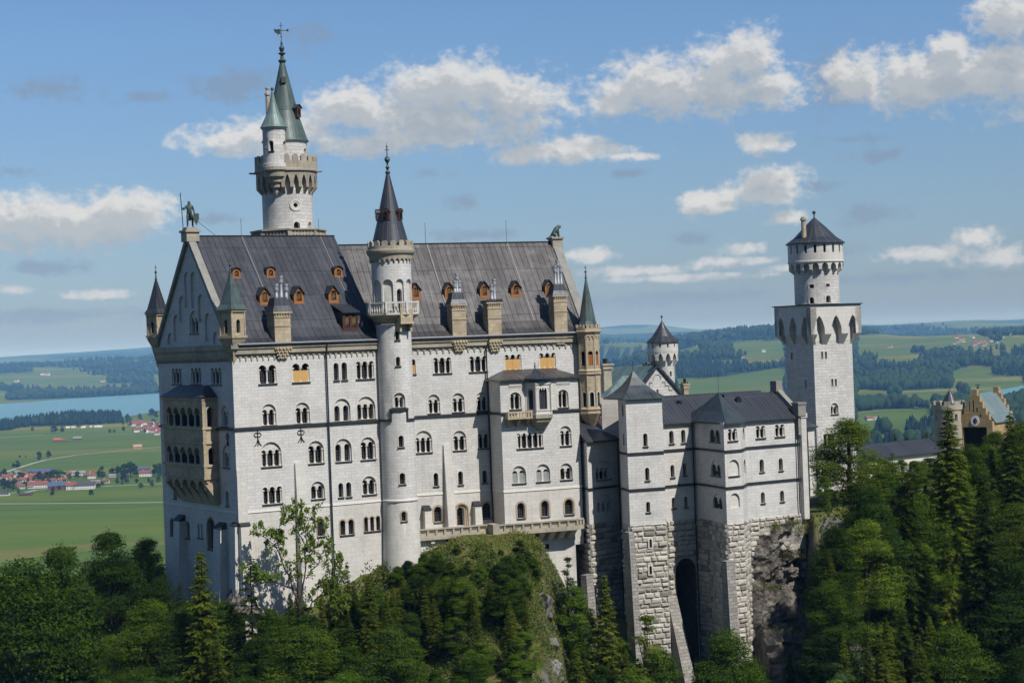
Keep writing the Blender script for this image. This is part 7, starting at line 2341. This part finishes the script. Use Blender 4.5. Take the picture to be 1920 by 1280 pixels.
# --- trees one can single out
KEY = [
 (('bigspruce', 1), 376, 1028, 238, .95, 'broad spruce with yellow-green tips standing before the shaded gable wall'),
 (('thin', 0), 468, 1038, 243, 1.2, 'thin ragged spruce standing against the sunlit left corner of the castle'),
 (('open', 0), 560, 930, 248, .80, 'open tree with bare forked limbs against the white castle wall'),
 (('dark', 0), 203, 984, 262, .95, 'large dark round-crowned tree between the green fields and the castle gable'),
 (('dark', 1), 112, 1006, 258, .85, 'dark tree with a pointed top near the left edge below the fields'),
 (('leaf', 3), 48, 1034, 252, 1.0, 'lower feathery tree at the left edge of the picture'),
 (('dark', 4), 275, 1003, 275, .8, 'dark tree pressed against the foot of the gable wall'),
 (('bigspruce', 0), 690, 1075, 245, .9, 'slim spruce below the round stair tower'),
 (('bigspruce', 1), 848, 1078, 249, 1.0, 'tall dark spruce in front of the grassy knoll'),
 (('spruce', 2), 650, 1052, 250, 1.0, 'small spruce tip just left of the stair tower foot'),
 (('sparse', 0), 1062, 1035, 262, .7, 'thin pale sapling rising before the terrace retaining wall'),
 (('leaf', 3), 1075, 1092, 259, .9, 'light green young tree left of the small rusticated buttress'),
 (('spruce', 0), 1132, 1074, 257, 1.15, 'dark narrow spruce before the rusticated base'),
 (('sparse', 0), 1208, 1138, 256, .9, 'sparse pale birch-like tree in front of the rusticated stair block'),
 (('leaf', 1), 1362, 1168, 255, .85, 'bright bushy tree before the rusticated bay foundation'),
 (('leaf', 2), 1588, 780, 288, 1.35, 'large bright green tree hiding the foot of the square tower'),
 (('leaf', 0), 1545, 890, 281, .7, 'rounded leafy tree at the edge of the castle court'),
 (('bigspruce', 0), 1777, 758, 280, 1.0, 'tallest spruce standing in front of the gate turret'),
 (('bigspruce', 1), 1702, 880, 274, .9, 'mid-height spruce left of the tallest one'),
 (('leaf', 4), 1850, 828, 300, 1.0, 'leafy tree covering the foot of the gatehouse gable'),
 (('bigspruce', 1), 1893, 770, 290, 1.0, 'big spruce at the right edge below the gatehouse roof'),
 (('leaf', 2), 1918, 786, 306, 1.0, 'leafy crown at the right edge beside the gatehouse roof'),
 (('leaf', 1), 1812, 826, 290, .9, 'bright leafy tree right of the tallest spruce'),
 (('bigspruce', 0), 1480, 1218, 262, .8, 'young spruce below the grey cliff ledge'),
 (('bigspruce', 1), 1842, 885, 266, .9, 'dark spruce at the right edge in front of the leafy crowns'),
 (('grey', 0), 1902, 1035, 264, 1.0, 'silvery grey-green tree at the right edge'),
 (('leaf', 0), 1652, 858, 320, 1.1, 'light crown at the left end of the black gallery roof'),
 (('leaf', 1), 1690, 860, 322, 1.1, 'bushy crown before the middle of the gallery wall'),
 (('dark', 1), 1714, 862, 321, 1.0, 'darker crown between brighter ones before the gallery'),
 (('leaf', 4), 1742, 856, 324, 1.1, 'bright crown at the right end of the gallery beside the tall spruce'),
 (('leaf', 3), 1672, 864, 316, 1.1, 'narrow crown before the left half of the gallery wall'),
 (('leaf', 0), 1728, 864, 315, 1.0, 'round crown before the right half of the gallery wall'),
 (('leaf', 1), 1557, 915, 284, 1.15, 'leafy bush-like tree below the court wall'),
 (('dark', 0), 1543, 985, 277, 1.1, 'shaded tree growing at the right edge of the cliff'),
 (('leaf', 2), 1640, 890, 306, 1.0, 'wide crown behind the tree at the square tower foot'),
 (('leaf', 3), 1822, 838, 318, 1.1, 'crown hiding the foot of the gate turret'),
 (('dark', 0), 1772, 845, 322, 1.1, 'dark crown behind the tallest spruce'),
 (('leaf', 2), 1868, 806, 326, 1.1, 'leafy crown before the gatehouse roof eave'),
 (('bigspruce', 1), 1655, 905, 286, 0.95, 'spruce among leafy crowns below the gallery wall'),
 (('bigspruce', 0), 1735, 905, 282, 0.9, 'broad spruce just left of the tallest spruce'),
 (('bigspruce', 1), 778, 1098, 253, 0.9, 'spruce on the left half of the knoll slope'),
 (('spruce', 1), 915, 1098, 255, 1.1, 'small spruce on the right half of the knoll slope'),
 (('spruce', 3), 955, 1118, 255, 1.1, 'spruce beside the pale scree gully'),
 (('bigspruce', 1), 735, 1095, 250, 0.9, 'spruce at the left foot of the knoll'),
 (('dark', 4), 1612, 980, 270, 1.0, 'dark spreading tree right of the grey cliff'),
 (('sparse', 0), 1672, 845, 318, .8, 'airy young tree before the white gallery wall'),
 (('leaf', 3), 1720, 862, 312, .8, 'small bright tree at the right end of the gallery wall'),
]
for key, px, py, Y, wd, lab in KEY: tip_tree(key, px, py, Y, lab, wd)
for px, py, hh in ((1678, 812, 18), (1701, 816, 16), (1738, 808, 18)):
    t = at(px, py, 420.0); tree(('spruce', px % 5), (t.x, t.y, t.z - hh), hh, .9, 'dark spruce tip rising behind the black gallery roof', 'spruce tips behind the gallery roof')
# --- the wood on the slope; crowns stay below the line the photo shows
LIMX = [-120, 0, 60, 110, 150, 205, 250, 290, 330, 375, 410, 432, 445, 500, 545, 600, 650, 720, 745, 780, 850, 980, 1000, 1030, 1075, 1110, 1150, 1175, 1190, 1240, 1290, 1340, 1375, 1420, 1460, 1500, 1530, 1560, 1640, 1700, 1770, 1800, 1850, 1920, 2100]
LIMY = [1060, 1055, 1040, 1030, 1040, 1030, 1030, 1035, 1055, 1060, 1090, 1130, 1125, 1110, 1085, 1075, 1070, 1080, 1070, 1060, 1058, 1062, 1120, 1160, 1110, 1120, 1140, 1185, 1215, 1200, 1275, 1205, 1190, 1235, 1260, 1210, 1060, 960, 868, 866, 835, 832, 815, 790, 800]
cnt = 0
placed = []
REG = [(420, 'before the shaded gable', 'wood left below the gable'), (740, 'below the sunlit left block', 'wood below the left block'), (1020, 'on the grassy knoll slope', 'wood on the knoll slope'),
       (1440, 'below the rusticated foundations', 'wood below the rusticated base'), (5000, 'on the dark right-hand slope', 'wood on the right-hand slope')]
tries = 0
while cnt < 285 and tries < 20000:
    tries += 1
    px = random.uniform(-70, 1990) if random.random() < .86 else random.uniform(735, 1000)
    if px > 1480 and random.random() < .1: continue
    lim = float(np.interp(px, LIMX, LIMY))
    deep = random.random() ** 1.3 if random.random() < .65 else random.random() * .14
    py = lim + 12 + deep * (1345 - lim)
    u, w_ = ray(px, py)
    yf = float(np.interp(u * 265, YFX, YFY))
    ht = random.uniform(3.6, 8.5) if 740 < px < 1000 else random.uniform(8, 22)
    if py < lim + 70: ht = min(ht, 12.0) if px < 1530 else ht
    ys_ = np.linspace(yf - 2.5 + (14 if px > 1560 else 0), yf - 75, 160)
    df_ = w_ * ys_ - ground(u * ys_, ys_)
    ok_ = df_ >= ht
    if not ok_.any(): continue
    Y = float(ys_[np.argmax(ok_)])
    t = at(px, py, Y); g_ = gz(t.x, t.y); h = t.z - g_
    if not (3.5 < h < 25): continue
    if 760 < px < 985 and py < 1056: continue
    if 985 < px < 1066 and random.random() < .95: continue
    if 1430 < px < 1530 and py < 1230: continue
    if any((t.x - a) ** 2 + (t.y - b) ** 2 + ((t.z - c) * .8) ** 2 < 8.0 for a, b, c in placed): continue
    placed.append((t.x, t.y, t.z))
    con = random.random() < (.58 if px < 1500 else .55)
    if px < 330: con = random.random() < .15
    if con: key = ('spruce', random.randrange(5)) if h < 13 or random.random() < .35 else ('bigspruce', random.randrange(2))
    else:
        key = (('leaf' if random.random() < (.62 if 430 < px < 1500 else ((.75 if py > 1110 else .25) if px < 430 else .55)) else 'dark'), random.randrange(5))
        if random.random() < .05: key = ('grey', 0)
    reg = next(r for r in REG if px < r[0])
    kindw = {'spruce': 'dark spruce', 'bigspruce': 'full-branched spruce', 'leaf': 'mid-green leafy tree', 'dark': 'deep green leafy tree', 'grey': 'grey-green leafy tree'}[key[0]]
    wd = random.uniform(.85, 1.15) * (1.0 if h > 11 else min(1.6, (11 / h) ** .55))
    tree(key, (t.x, t.y, g_), h, wd, f'{kindw} growing among others {reg[1]}', reg[2]); cnt += 1

SHR = [(752,1032),(770,1022),(795,1040),(812,1028),(842,1050),(858,1022),(878,1062),(893,1036),(915,1055),(938,1030),(958,1048),(975,1030),(865,1088),(845,1075),(790,1060),(765,1068),(948,1100),(972,1090),(760,1052),(782,1075),(806,1090),(835,1110),(868,1098),(900,1082),(930,1070),(952,1082),(975,1062),(990,1052),(1003,1075),(880,1130),(925,1120),(960,1125),(745,1080),(985,1105),(818,1062),(905,1052)]
for i, (px, py) in enumerate(SHR):
    u, w_ = ray(px, py); ys_ = np.linspace(236, 266, 240)
    hz_ = ground(u * ys_, ys_); k = np.argmax(hz_ > w_ * ys_ - .6); Y = float(ys_[k]) - .4
    t = at(px, py, Y); h = random.uniform(.7, 1.6) if py < 1056 and px < 965 else (random.uniform(1.6, 3.4) if px < 940 else random.uniform(2.6, 4.6))
    e = tree(('leaf' if i % 3 else 'dark', i % 5), (t.x, t.y, gz(t.x, t.y) - h * .12), h, 1.45, 'low bush growing out of the grassy knoll', 'bushes on the grassy knoll')
    e.name = 'bush'; e['category'] = 'bush'
# --- undergrowth: grass and scrub on the slope (uncountable)
def scatter(n_, xr, off, size, hgt, mat, name, seed, keep=None):
    r = np.random.default_rng(seed)
    x = r.uniform(xr[0], xr[1], n_); d = off[0] + (off[1] - off[0]) * r.uniform(0, 1, n_)
    y = np.interp(x, YFX, YFY) - d
    cl = fbm(x / 2.6, y / 2.6, seed, 3)
    k = cl > r.uniform(.28, .62, n_)
    x, y, cl = x[k], y[k], cl[k]
    z = ground(x, y)
    n_ = len(x)
    c = np.stack([x, y, z + r.uniform(0, 1, n_) ** 1.6 * hgt * (.3 + 1.4 * np.clip(cl - .4, 0, 1) * 2)], -1)
    nm = unit(r.normal(0, 1, (n_, 3)) * .7 + np.array([0, -.5, .8])); a = unit(np.cross(nm, r.normal(0, 1, (n_, 3)))); b = np.cross(nm, a)
    s_ = size * r.uniform(.5, 1.4, n_)[:, None]
    vs, fs = quads_from(c, a * s_, b * s_)
    o = bpy.data.objects.new(name, np_mesh(name, vs, fs, M[mat])); COL.objects.link(o); tag(o, kind='stuff')
    return o
M['grass'] = leafmat('knoll_grass', (.060, .075, .016), (.115, .135, .026), (.19, .175, .065), .2)
M['scrub'] = leafmat('scrub_leaves', (.028, .055, .012), (.050, .085, .018), (.085, .125, .03), .25)
scatter(90000, (-20, 9), (-.5, 20), .12, .75, 'grass', 'grass', 3)
scatter(34000, (-30, 9), (1, 22), .17, 1.3, 'scrub', 'scrub', 4)
scatter(90000, (-95, -18), (.5, 42), .22, 2.0, 'scrub', 'scrub', 5)
scatter(70000, (8, 45), (3.5, 30), .2, 1.6, 'scrub', 'scrub', 6)
scatter(110000, (44, 120), (-2, 50), .24, 2.6, 'scrub', 'scrub', 7)
def tuft(px, py, Y, rx, ry, n_, seed):
    r = np.random.default_rng(seed); c0_ = at(px, py, Y)
    c = np.array(c0_)[None] + r.normal(0, 1, (n_, 3)) * np.array([rx, rx * .7, ry])
    a = unit(r.normal(0, .5, (n_, 3)) + np.array([0, -.3, .9])) * r.uniform(.12, .4, (n_, 1)); b = unit(r.normal(0, 1, (n_, 3))) * .06
    vs, fs = quads_from(c, a, b)
    o = bpy.data.objects.new('grass', np_mesh('grass', vs, fs, M['grass'])); COL.objects.link(o); tag(o, kind='stuff')
for i, (px, py, Y, rx, ry) in enumerate([(1488, 978, 275, 1.1, .35), (1453, 987, 271.5, .6, .4), (1475, 1040, 271, 1.3, .35), (1443, 1100, 267, 1.0, .35), (1475, 1180, 265.5, 2.0, .4), (1480, 1230, 265, 1.2, .5), (1505, 990, 276, .7, .5)]): tuft(px, py, Y, rx, ry, 420, 60 + i)

# ================================================================== THE PLAIN: woods, lone trees, houses
def far_trees(n_):
    r = np.random.default_rng(42)
    y = 1 / r.uniform(1 / 16500.0, 1 / 2450.0, n_ * 14)
    u = r.uniform(-.31, .31, n_ * 14); x = u * y
    k = forest_mask(x, y) & ~in_poly(x, y, LAKE) & ~in_poly(x, y, POND)
    k &= r.uniform(0, 1, len(x)) < .9
    x, y = x[k][:n_], y[k][:n_]
    # wood on the near lake shore
    W1_ = [on_level(px, py, PLAIN) for px, py in [(25, 804), (60, 799), (120, 798), (195, 795), (232, 792), (226, 786), (190, 784), (120, 786), (40, 797)]]
    x2 = r.uniform(-2200, -500, 60000); y2 = r.uniform(4200, 6200, 60000); k2 = in_poly(x2, y2, W1_)
    x2, y2 = x2[k2][:900], y2[k2][:900]
    W2_ = [on_level(px, py, PLAIN) for px, py in [(-40, 811), (25, 806), (28, 801), (-40, 805)]]
    x3 = r.uniform(-2600, -900, 30000); y3 = r.uniform(4000, 5800, 30000); k3 = in_poly(x3, y3, W2_)
    x = np.concatenate([x, x2, x3[k3][:120]]); y = np.concatenate([y, y2, y3[k3][:120]])
    return x, y
fx, fy = far_trees(36000)
def far_mesh(x, y, name, matname, seed, conifer):
    r = np.random.default_rng(seed); n_ = len(x)
    z = ground(x, y); z = np.maximum(z, PLAIN)
    h = r.uniform(17, 32, n_) * np.where(y > 9000, 1.15, 1.0); w_ = h * (r.uniform(.17, .26, n_) if conifer else r.uniform(.28, .42, n_)) * (1 + (y > 8000) * .5)
    K = 6
    prof = [(.55, .06), (1.0, .16), (.72, .42), (.60, .45), (.36, .72), (.0, 1.0)] if conifer else [(.4, .08), (.85, .22), (1.0, .48), (.86, .72), (.5, .92), (.0, 1.0)]
    rot_ = r.uniform(0, 6.28, n_)
    rings_ = []
    for (q, t) in prof:
        a = rot_[:, None] + 2 * PI * np.arange(K)[None] / K
        jj = r.uniform(.75, 1.25, (n_, K))
        rings_.append(np.stack([x[:, None] + np.cos(a) * w_[:, None] * q * jj, y[:, None] + np.sin(a) * w_[:, None] * q * jj, (z + h * t)[:, None] + np.zeros((n_, K)) + (0 if q == 0 else 1) * r.normal(0, .6, (n_, K))], -1))
    vs = np.stack(rings_, 1).reshape(-1, 3)
    base = (np.arange(n_) * len(prof) * K)[:, None, None]
    k_ = np.arange(K); j_ = np.arange(len(prof) - 1)
    q = np.stack([j_[:, None] * K + k_[None], j_[:, None] * K + (k_[None] + 1) % K, (j_[:, None] + 1) * K + (k_[None] + 1) % K, (j_[:, None] + 1) * K + k_[None]], -1).reshape(1, -1, 4)
    fs = (base + q).reshape(-1, 4)
    o = bpy.data.objects.new(name, np_mesh(name, vs, fs, M[matname])); COL.objects.link(o); tag(o, kind='stuff')
M['farwood'] = leafmat('far_wood', (.010, .024, .012), (.017, .036, .015), (.030, .055, .020), .0)
M['farleaf'] = leafmat('far_broadleaf', (.016, .036, .014), (.028, .056, .018), (.045, .078, .025), .0)
sel = fbm(fx / 500, fy / 400, 12, 3) + np.random.default_rng(1).normal(0, .07, len(fx)) > .47
far_mesh(fx[sel], fy[sel], 'far_wood', 'farwood', 1, True)
far_mesh(fx[~sel], fy[~sel], 'far_wood', 'farleaf', 2, False)
# lone trees on the meadows: (px, py of the foot, height in px)
rs = random.Random(4)
vs, fs, tm = crown_proto(10, 8, 501, 1100, .95, .22, 16); make_proto('field', ('field', 0), vs, fs, tm, 'leafdark', 10.0)
vs, fs, tm = crown_proto(10, 9.5, 502, 1300, 1.0, .18, 20); make_proto('field', ('field', 1), vs, fs, tm, 'leafdark', 10.0)
NAMES['field'] = ('meadow_tree', 'tree')
LONE = [(97, 930, 15, 'lone round tree in the meadow in front of the left village'), (171, 930, 13, 'lone tree on the field below the long blue-roofed building'),
 (221, 908, 14, 'first tall tree of the roadside row right of the village'), (238, 907, 11, None), (256, 906, 9, None), (279, 905, 10, None), (297, 905, 12, None),
 (73, 864, 18, 'taller of two round trees beside the curved path'), (91, 859, 14, 'smaller of two round trees beside the curved path'), (33, 878, 15, 'tree where the curved path reaches the village'),
 (26, 877, 9, None), (48, 858, 5, None), (37, 858, 5, None), (61, 809, 9, None), (102, 812, 16, 'broad tree group member in front of the lakeside wood'), (116, 811, 14, None), (206, 812, 8, None), (214, 812, 8, None), (148, 803, 10, None)]
VT = [(75, 905, 22), (88, 904, 20), (100, 902, 22), (112, 900, 20), (192, 899, 26), (210, 893, 16), (222, 892, 18), (233, 893, 24), (245, 894, 28), (256, 893, 20), (290, 892, 22), (300, 892, 24), (312, 892, 22),
      (15, 920, 20), (28, 915, 18), (10, 892, 14), (38, 902, 18), (35, 926, 12), (80, 912, 14), (102, 917, 14), (143, 917, 13), (165, 916, 12), (192, 911, 9), (5, 915, 18), (50, 915, 12), (66, 904, 14), (131, 899, 12), (145, 897, 14),
      (228, 790, 12), (238, 793, 12), (244, 800, 11), (285, 782, 16), (294, 784, 14), (262, 786, 11), (232, 809, 10)]
def lone(px, py, hp, lab, grp=None):
    p_ = on_level(px, py, PLAIN); h = hp / FPX * p_.y
    tree(('field', rs.randrange(2)), (p_.x, p_.y, PLAIN), h, rs.uniform(.8, 1.05), lab, grp)
for px, py, hp, lab in LONE: lone(px, py, hp, lab or ('small roadside tree in the row right of the village' if px > 215 and py > 890 else 'small solitary bush-like tree out on the far meadow'), None if lab else ('roadside trees' if px > 215 and py > 890 else 'solitary meadow trees'))
VT += [(rs.uniform(-5, 300), rs.uniform(890, 921), rs.uniform(8, 15)) for _ in range(26)] + [(rs.uniform(228, 305), rs.uniform(786, 812), rs.uniform(7, 12)) for _ in range(10)]
for px, py, hp in VT: lone(px, py, hp, 'dark tree among the houses of the roadside village' if py > 850 else 'dark tree beside the red-roofed lakeside village', 'village trees' if py > 850 else 'lakeside village trees')
# houses
HM = {k: plain('house_' + k, c, .85, .15, var=.2, scale=.3) for k, c in {'white': (.62, .60, .56), 'cream': (.5, .42, .3), 'brown': (.16, .09, .055), 'red': (.22, .075, .05), 'rust': (.17, .08, .058), 'dark': (.07, .065, .065), 'grey': (.22, .21, .21), 'blue': (.075, .095, .16), 'tan': (.40, .26, .15), 'orange': (.38, .12, .05)}.items()}
RN = {'white': 'white', 'red': 'red-tiled', 'rust': 'rust-red', 'dark': 'dark', 'grey': 'grey', 'blue': 'blue-grey', 'tan': 'pale brown', 'orange': 'bright orange'}
def house(px, py, wp, hp, yaw, roof, wall, label, group=None, lvl=PLAIN, dp=.75, name='village_house', cat='house', detail=True):
    p_ = on_level(px, py, lvl); k = p_.y / FPX
    if lvl != PLAIN: pass
    w_, h = wp * k, hp * k; d = min(w_ * dp, 16.0)
    z = max(gz(p_.x, p_.y), PLAIN)
    T = Thing(name, label, cat, (p_.x, p_.y, z - .5), group)
    F = Fac((p_.x - math.cos(rad(yaw)) * w_ / 2, p_.y - math.sin(rad(yaw)) * w_ / 2), yaw)
    hw = h * .56; mb = MB()
    mb.fbox(F, 0, w_, z - 1, z + hw, 0, d)
    for s0, fl in ((0, 1), (w_, -1)):
        q = [F(s0, z + hw, d), F(s0, z + hw, 0), F(s0, z + h - .3, d / 2)]
        mb.face(q if fl > 0 else q[::-1])
    wo = mb.build('wall', HM[wall], T)
    if detail:
        q = MB(); nn = max(2, int(w_ / 3.2))
        for fl in range(2 if hw > 4.5 else 1):
            for i in range(nn):
                x = w_ * (i + .5) / nn; zz = z + 1.0 + fl * 2.7; q.fbox(F, x - .55, x + .55, zz, zz + 1.4, -.06, .05)
        q.build('window', HM['dark'], T, wo).__setitem__('kind', 'stuff')
    rf = MB(); o = .7
    for a, b in (((-o, z + hw - .3), (d / 2, z + h)), ((d + o, z + hw - .3), (d / 2, z + h))):
        q = [F(-o, a[1], a[0]), F(w_ + o, a[1], a[0]), F(w_ + o, b[1], b[0]), F(-o, b[1], b[0])]
        if a[0] > 0: q.reverse()
        rf.face(q); rf.face([v - Vector((0, 0, .3)) for v in q[::-1]])
        rf.face([q[0] - Vector((0, 0, .3)), q[1] - Vector((0, 0, .3)), q[1], q[0]])
    ro = rf.build('roof', HM[roof], T)
    if detail and roof in ('red', 'rust'):
        q = MB(); c = F(w_ * .3, 0, d * .42); q.box((c.x, c.y), .8, .8, z + h - 1.2, z + h + .7, rad(yaw)); q.build('chimney', HM['white'], T, ro)
VIL = [(8, 899, 20, 10, 8, 'red', 'white'), (20, 896, 12, 8, -20, 'rust', 'cream'), (42, 895, 16, 11, 5, 'red', 'white'), (52, 903, 34, 9, 4, 'red', 'white'), (76, 890, 52, 11, 6, 'blue', 'brown'), (70, 915, 36, 13, 6, 'red', 'white'),
 (6, 910, 16, 9, 0, 'red', 'cream'), (33, 916, 13, 12, -30, 'rust', 'cream'), (108, 919, 36, 16, 10, 'blue', 'rust'), (133, 918, 18, 15, 8, 'red', 'white'), (158, 917, 38, 14, 8, 'dark', 'white'), (125, 893, 15, 9, 8, 'rust', 'brown'),
 (138, 890, 13, 8, 8, 'grey', 'white'), (154, 891, 11, 9, 8, 'grey', 'white'), (172, 897, 15, 11, 15, 'rust', 'white'), (6, 929, 20, 8, 4, 'dark', 'white'), (47, 929, 22, 6, 4, 'dark', 'brown'), (273, 893, 24, 12, 6, 'rust', 'white'), (263, 883, 30, 8, 6, 'blue', 'brown'), (60, 897, 14, 10, 6, 'red', 'cream'), (95, 905, 20, 9, 8, 'rust', 'white'), (24, 906, 18, 9, 2, 'rust', 'white'), (118, 905, 14, 10, 8, 'red', 'white'), (182, 905, 10, 6, 5, 'grey', 'cream'), (88, 914, 16, 8, 8, 'red', 'white'), (236, 893, 13, 7, 5, 'rust', 'cream'), (210, 894, 12, 6, 6, 'grey', 'white')]
_r2 = random.Random(21)
VIL += [(_r2.uniform(-4, 205), _r2.uniform(889, 917), _r2.uniform(8, 14), _r2.uniform(7, 10), _r2.uniform(-15, 15), _r2.choice(['red', 'rust', 'grey', 'dark', 'rust']), _r2.choice(['white', 'cream', 'white', 'brown'])) for _ in range(16)]
POSW = ['nearest the left edge', 'with trees on both sides', 'behind the front row', 'in the middle of the village', 'toward the right end']
for i, (px, py, wp, hp, yaw, rf_, wl_) in enumerate(VIL):
    lab = f'{RN[rf_]} roofed {wl_}-walled house in the roadside village on the left'
    house(px, py, wp, hp, yaw, rf_, wl_, lab, 'houses of the roadside village')
house(107, 828, 13, 7, 8, 'orange', 'brown', 'barn with bright orange roof alone on the meadow', name='barn', cat='barn')
house(119, 828, 13, 5, 8, 'rust', 'brown', 'low dark barn joined to the orange-roofed barn', name='barn', cat='barn')
house(145, 825, 15, 7, 6, 'grey', 'brown', 'grey-brown barn alone right of the orange-roofed barn', name='barn', cat='barn')
house(258, 842, 15, 9, 6, 'tan', 'tan', 'pale wooden hay barn beside the field path', name='barn', cat='barn')
house(1632, 789, 13, 8, 20, 'red', 'white', 'red-roofed farmhouse on the plain right of the square tower', name='farmhouse', cat='house')
house(1643, 788, 8, 6, 20, 'grey', 'white', 'small white house beside the red-roofed farmhouse', name='farmhouse', cat='house')
house(1798, 707, 9, 4, 10, 'tan', 'white', 'pale barn alone on the far meadow above the pond', name='barn', cat='barn')
for i in range(26):
    px = rs.uniform(247, 305); py = rs.uniform(797, 817) - (305 - px) * .06
    house(px, py, rs.uniform(8, 13), rs.uniform(6, 9), rs.uniform(-35, 35), rs.choice(['red', 'rust', 'red']), 'white', 'red-roofed house in the dense lakeside village', 'lakeside village houses', detail=False)
for i in range(15):
    px = rs.uniform(124, 190); py = 803 - (px - 124) * .035
    house(px, py + rs.uniform(-.5, .5), rs.uniform(3, 6), 3.4, rs.uniform(-25, 25), 'white', 'white', 'small white cabin at the edge of the lakeside wood', 'white lakeside cabins', name='cabin', cat='cabin', detail=False)
def on_hill(px, py):
    u, w_ = ray(px, py)
    ys_ = np.linspace(3000, 14000, 2200)
    zz = ground(u * ys_, ys_); k = np.argmax(zz > w_ * ys_)
    return ys_[k] if zz[k] > w_ * ys_[k] else None
def hill_house(px, py, wp, hp, rf_, lab, grp):
    Y = on_hill(px, py)
    if Y is None: return
    house(px, py, wp, hp, rs.uniform(-25, 25), rf_, 'white', lab, grp, lvl=at(px, py, Y).z, detail=False)
for i in range(24):
    hill_house(rs.uniform(1775, 1870), rs.uniform(632, 650), rs.uniform(5, 9), rs.uniform(4, 5.5), rs.choice(['red', 'rust', 'red', 'grey']), 'tiny red-roofed house of the far hill village on the right', 'far hill village houses')
for px, py in [(80, 703), (88, 704), (192, 716), (30, 716), (1310, 650), (1395, 672), (1432, 660), (1880, 634), (1897, 628), (1668, 652), (1284, 674)]:
    hill_house(px, py, 8, 5, rs.choice(['red', 'rust', 'grey']), 'tiny farmhouse alone among far woods and meadows', 'scattered far farms')

# ================================================================== HAZE
m = bpy.data.materials.new('haze_air'); m.use_nodes = True
n = NT(m.node_tree); m.node_tree.nodes.clear()
v = n.node('ShaderNodeVolumePrincipled', {'Color': (.24, .55, 1.0, 1), 'Density': 4.6e-5, 'Anisotropy': -0.25, 'Absorption Color': (1, 1, 1, 1)})
o = n.node('ShaderNodeOutputMaterial'); n.l.new(v.outputs[0], o.inputs['Volume'])
mb = MB(); HZT = max(70.0, float(ZZ.max()) + 30, float(ht_.max()) + 15)
print('haze top', HZT)
mb.hexa([(-60000, -900, -240), (60000, -900, -240), (60000, 62000, -240), (-60000, 62000, -240)], [(-60000, -900, HZT), (60000, -900, HZT), (60000, 62000, HZT), (-60000, 62000, HZT)])
o = mb.build('haze', m); tag(o, kind='stuff')
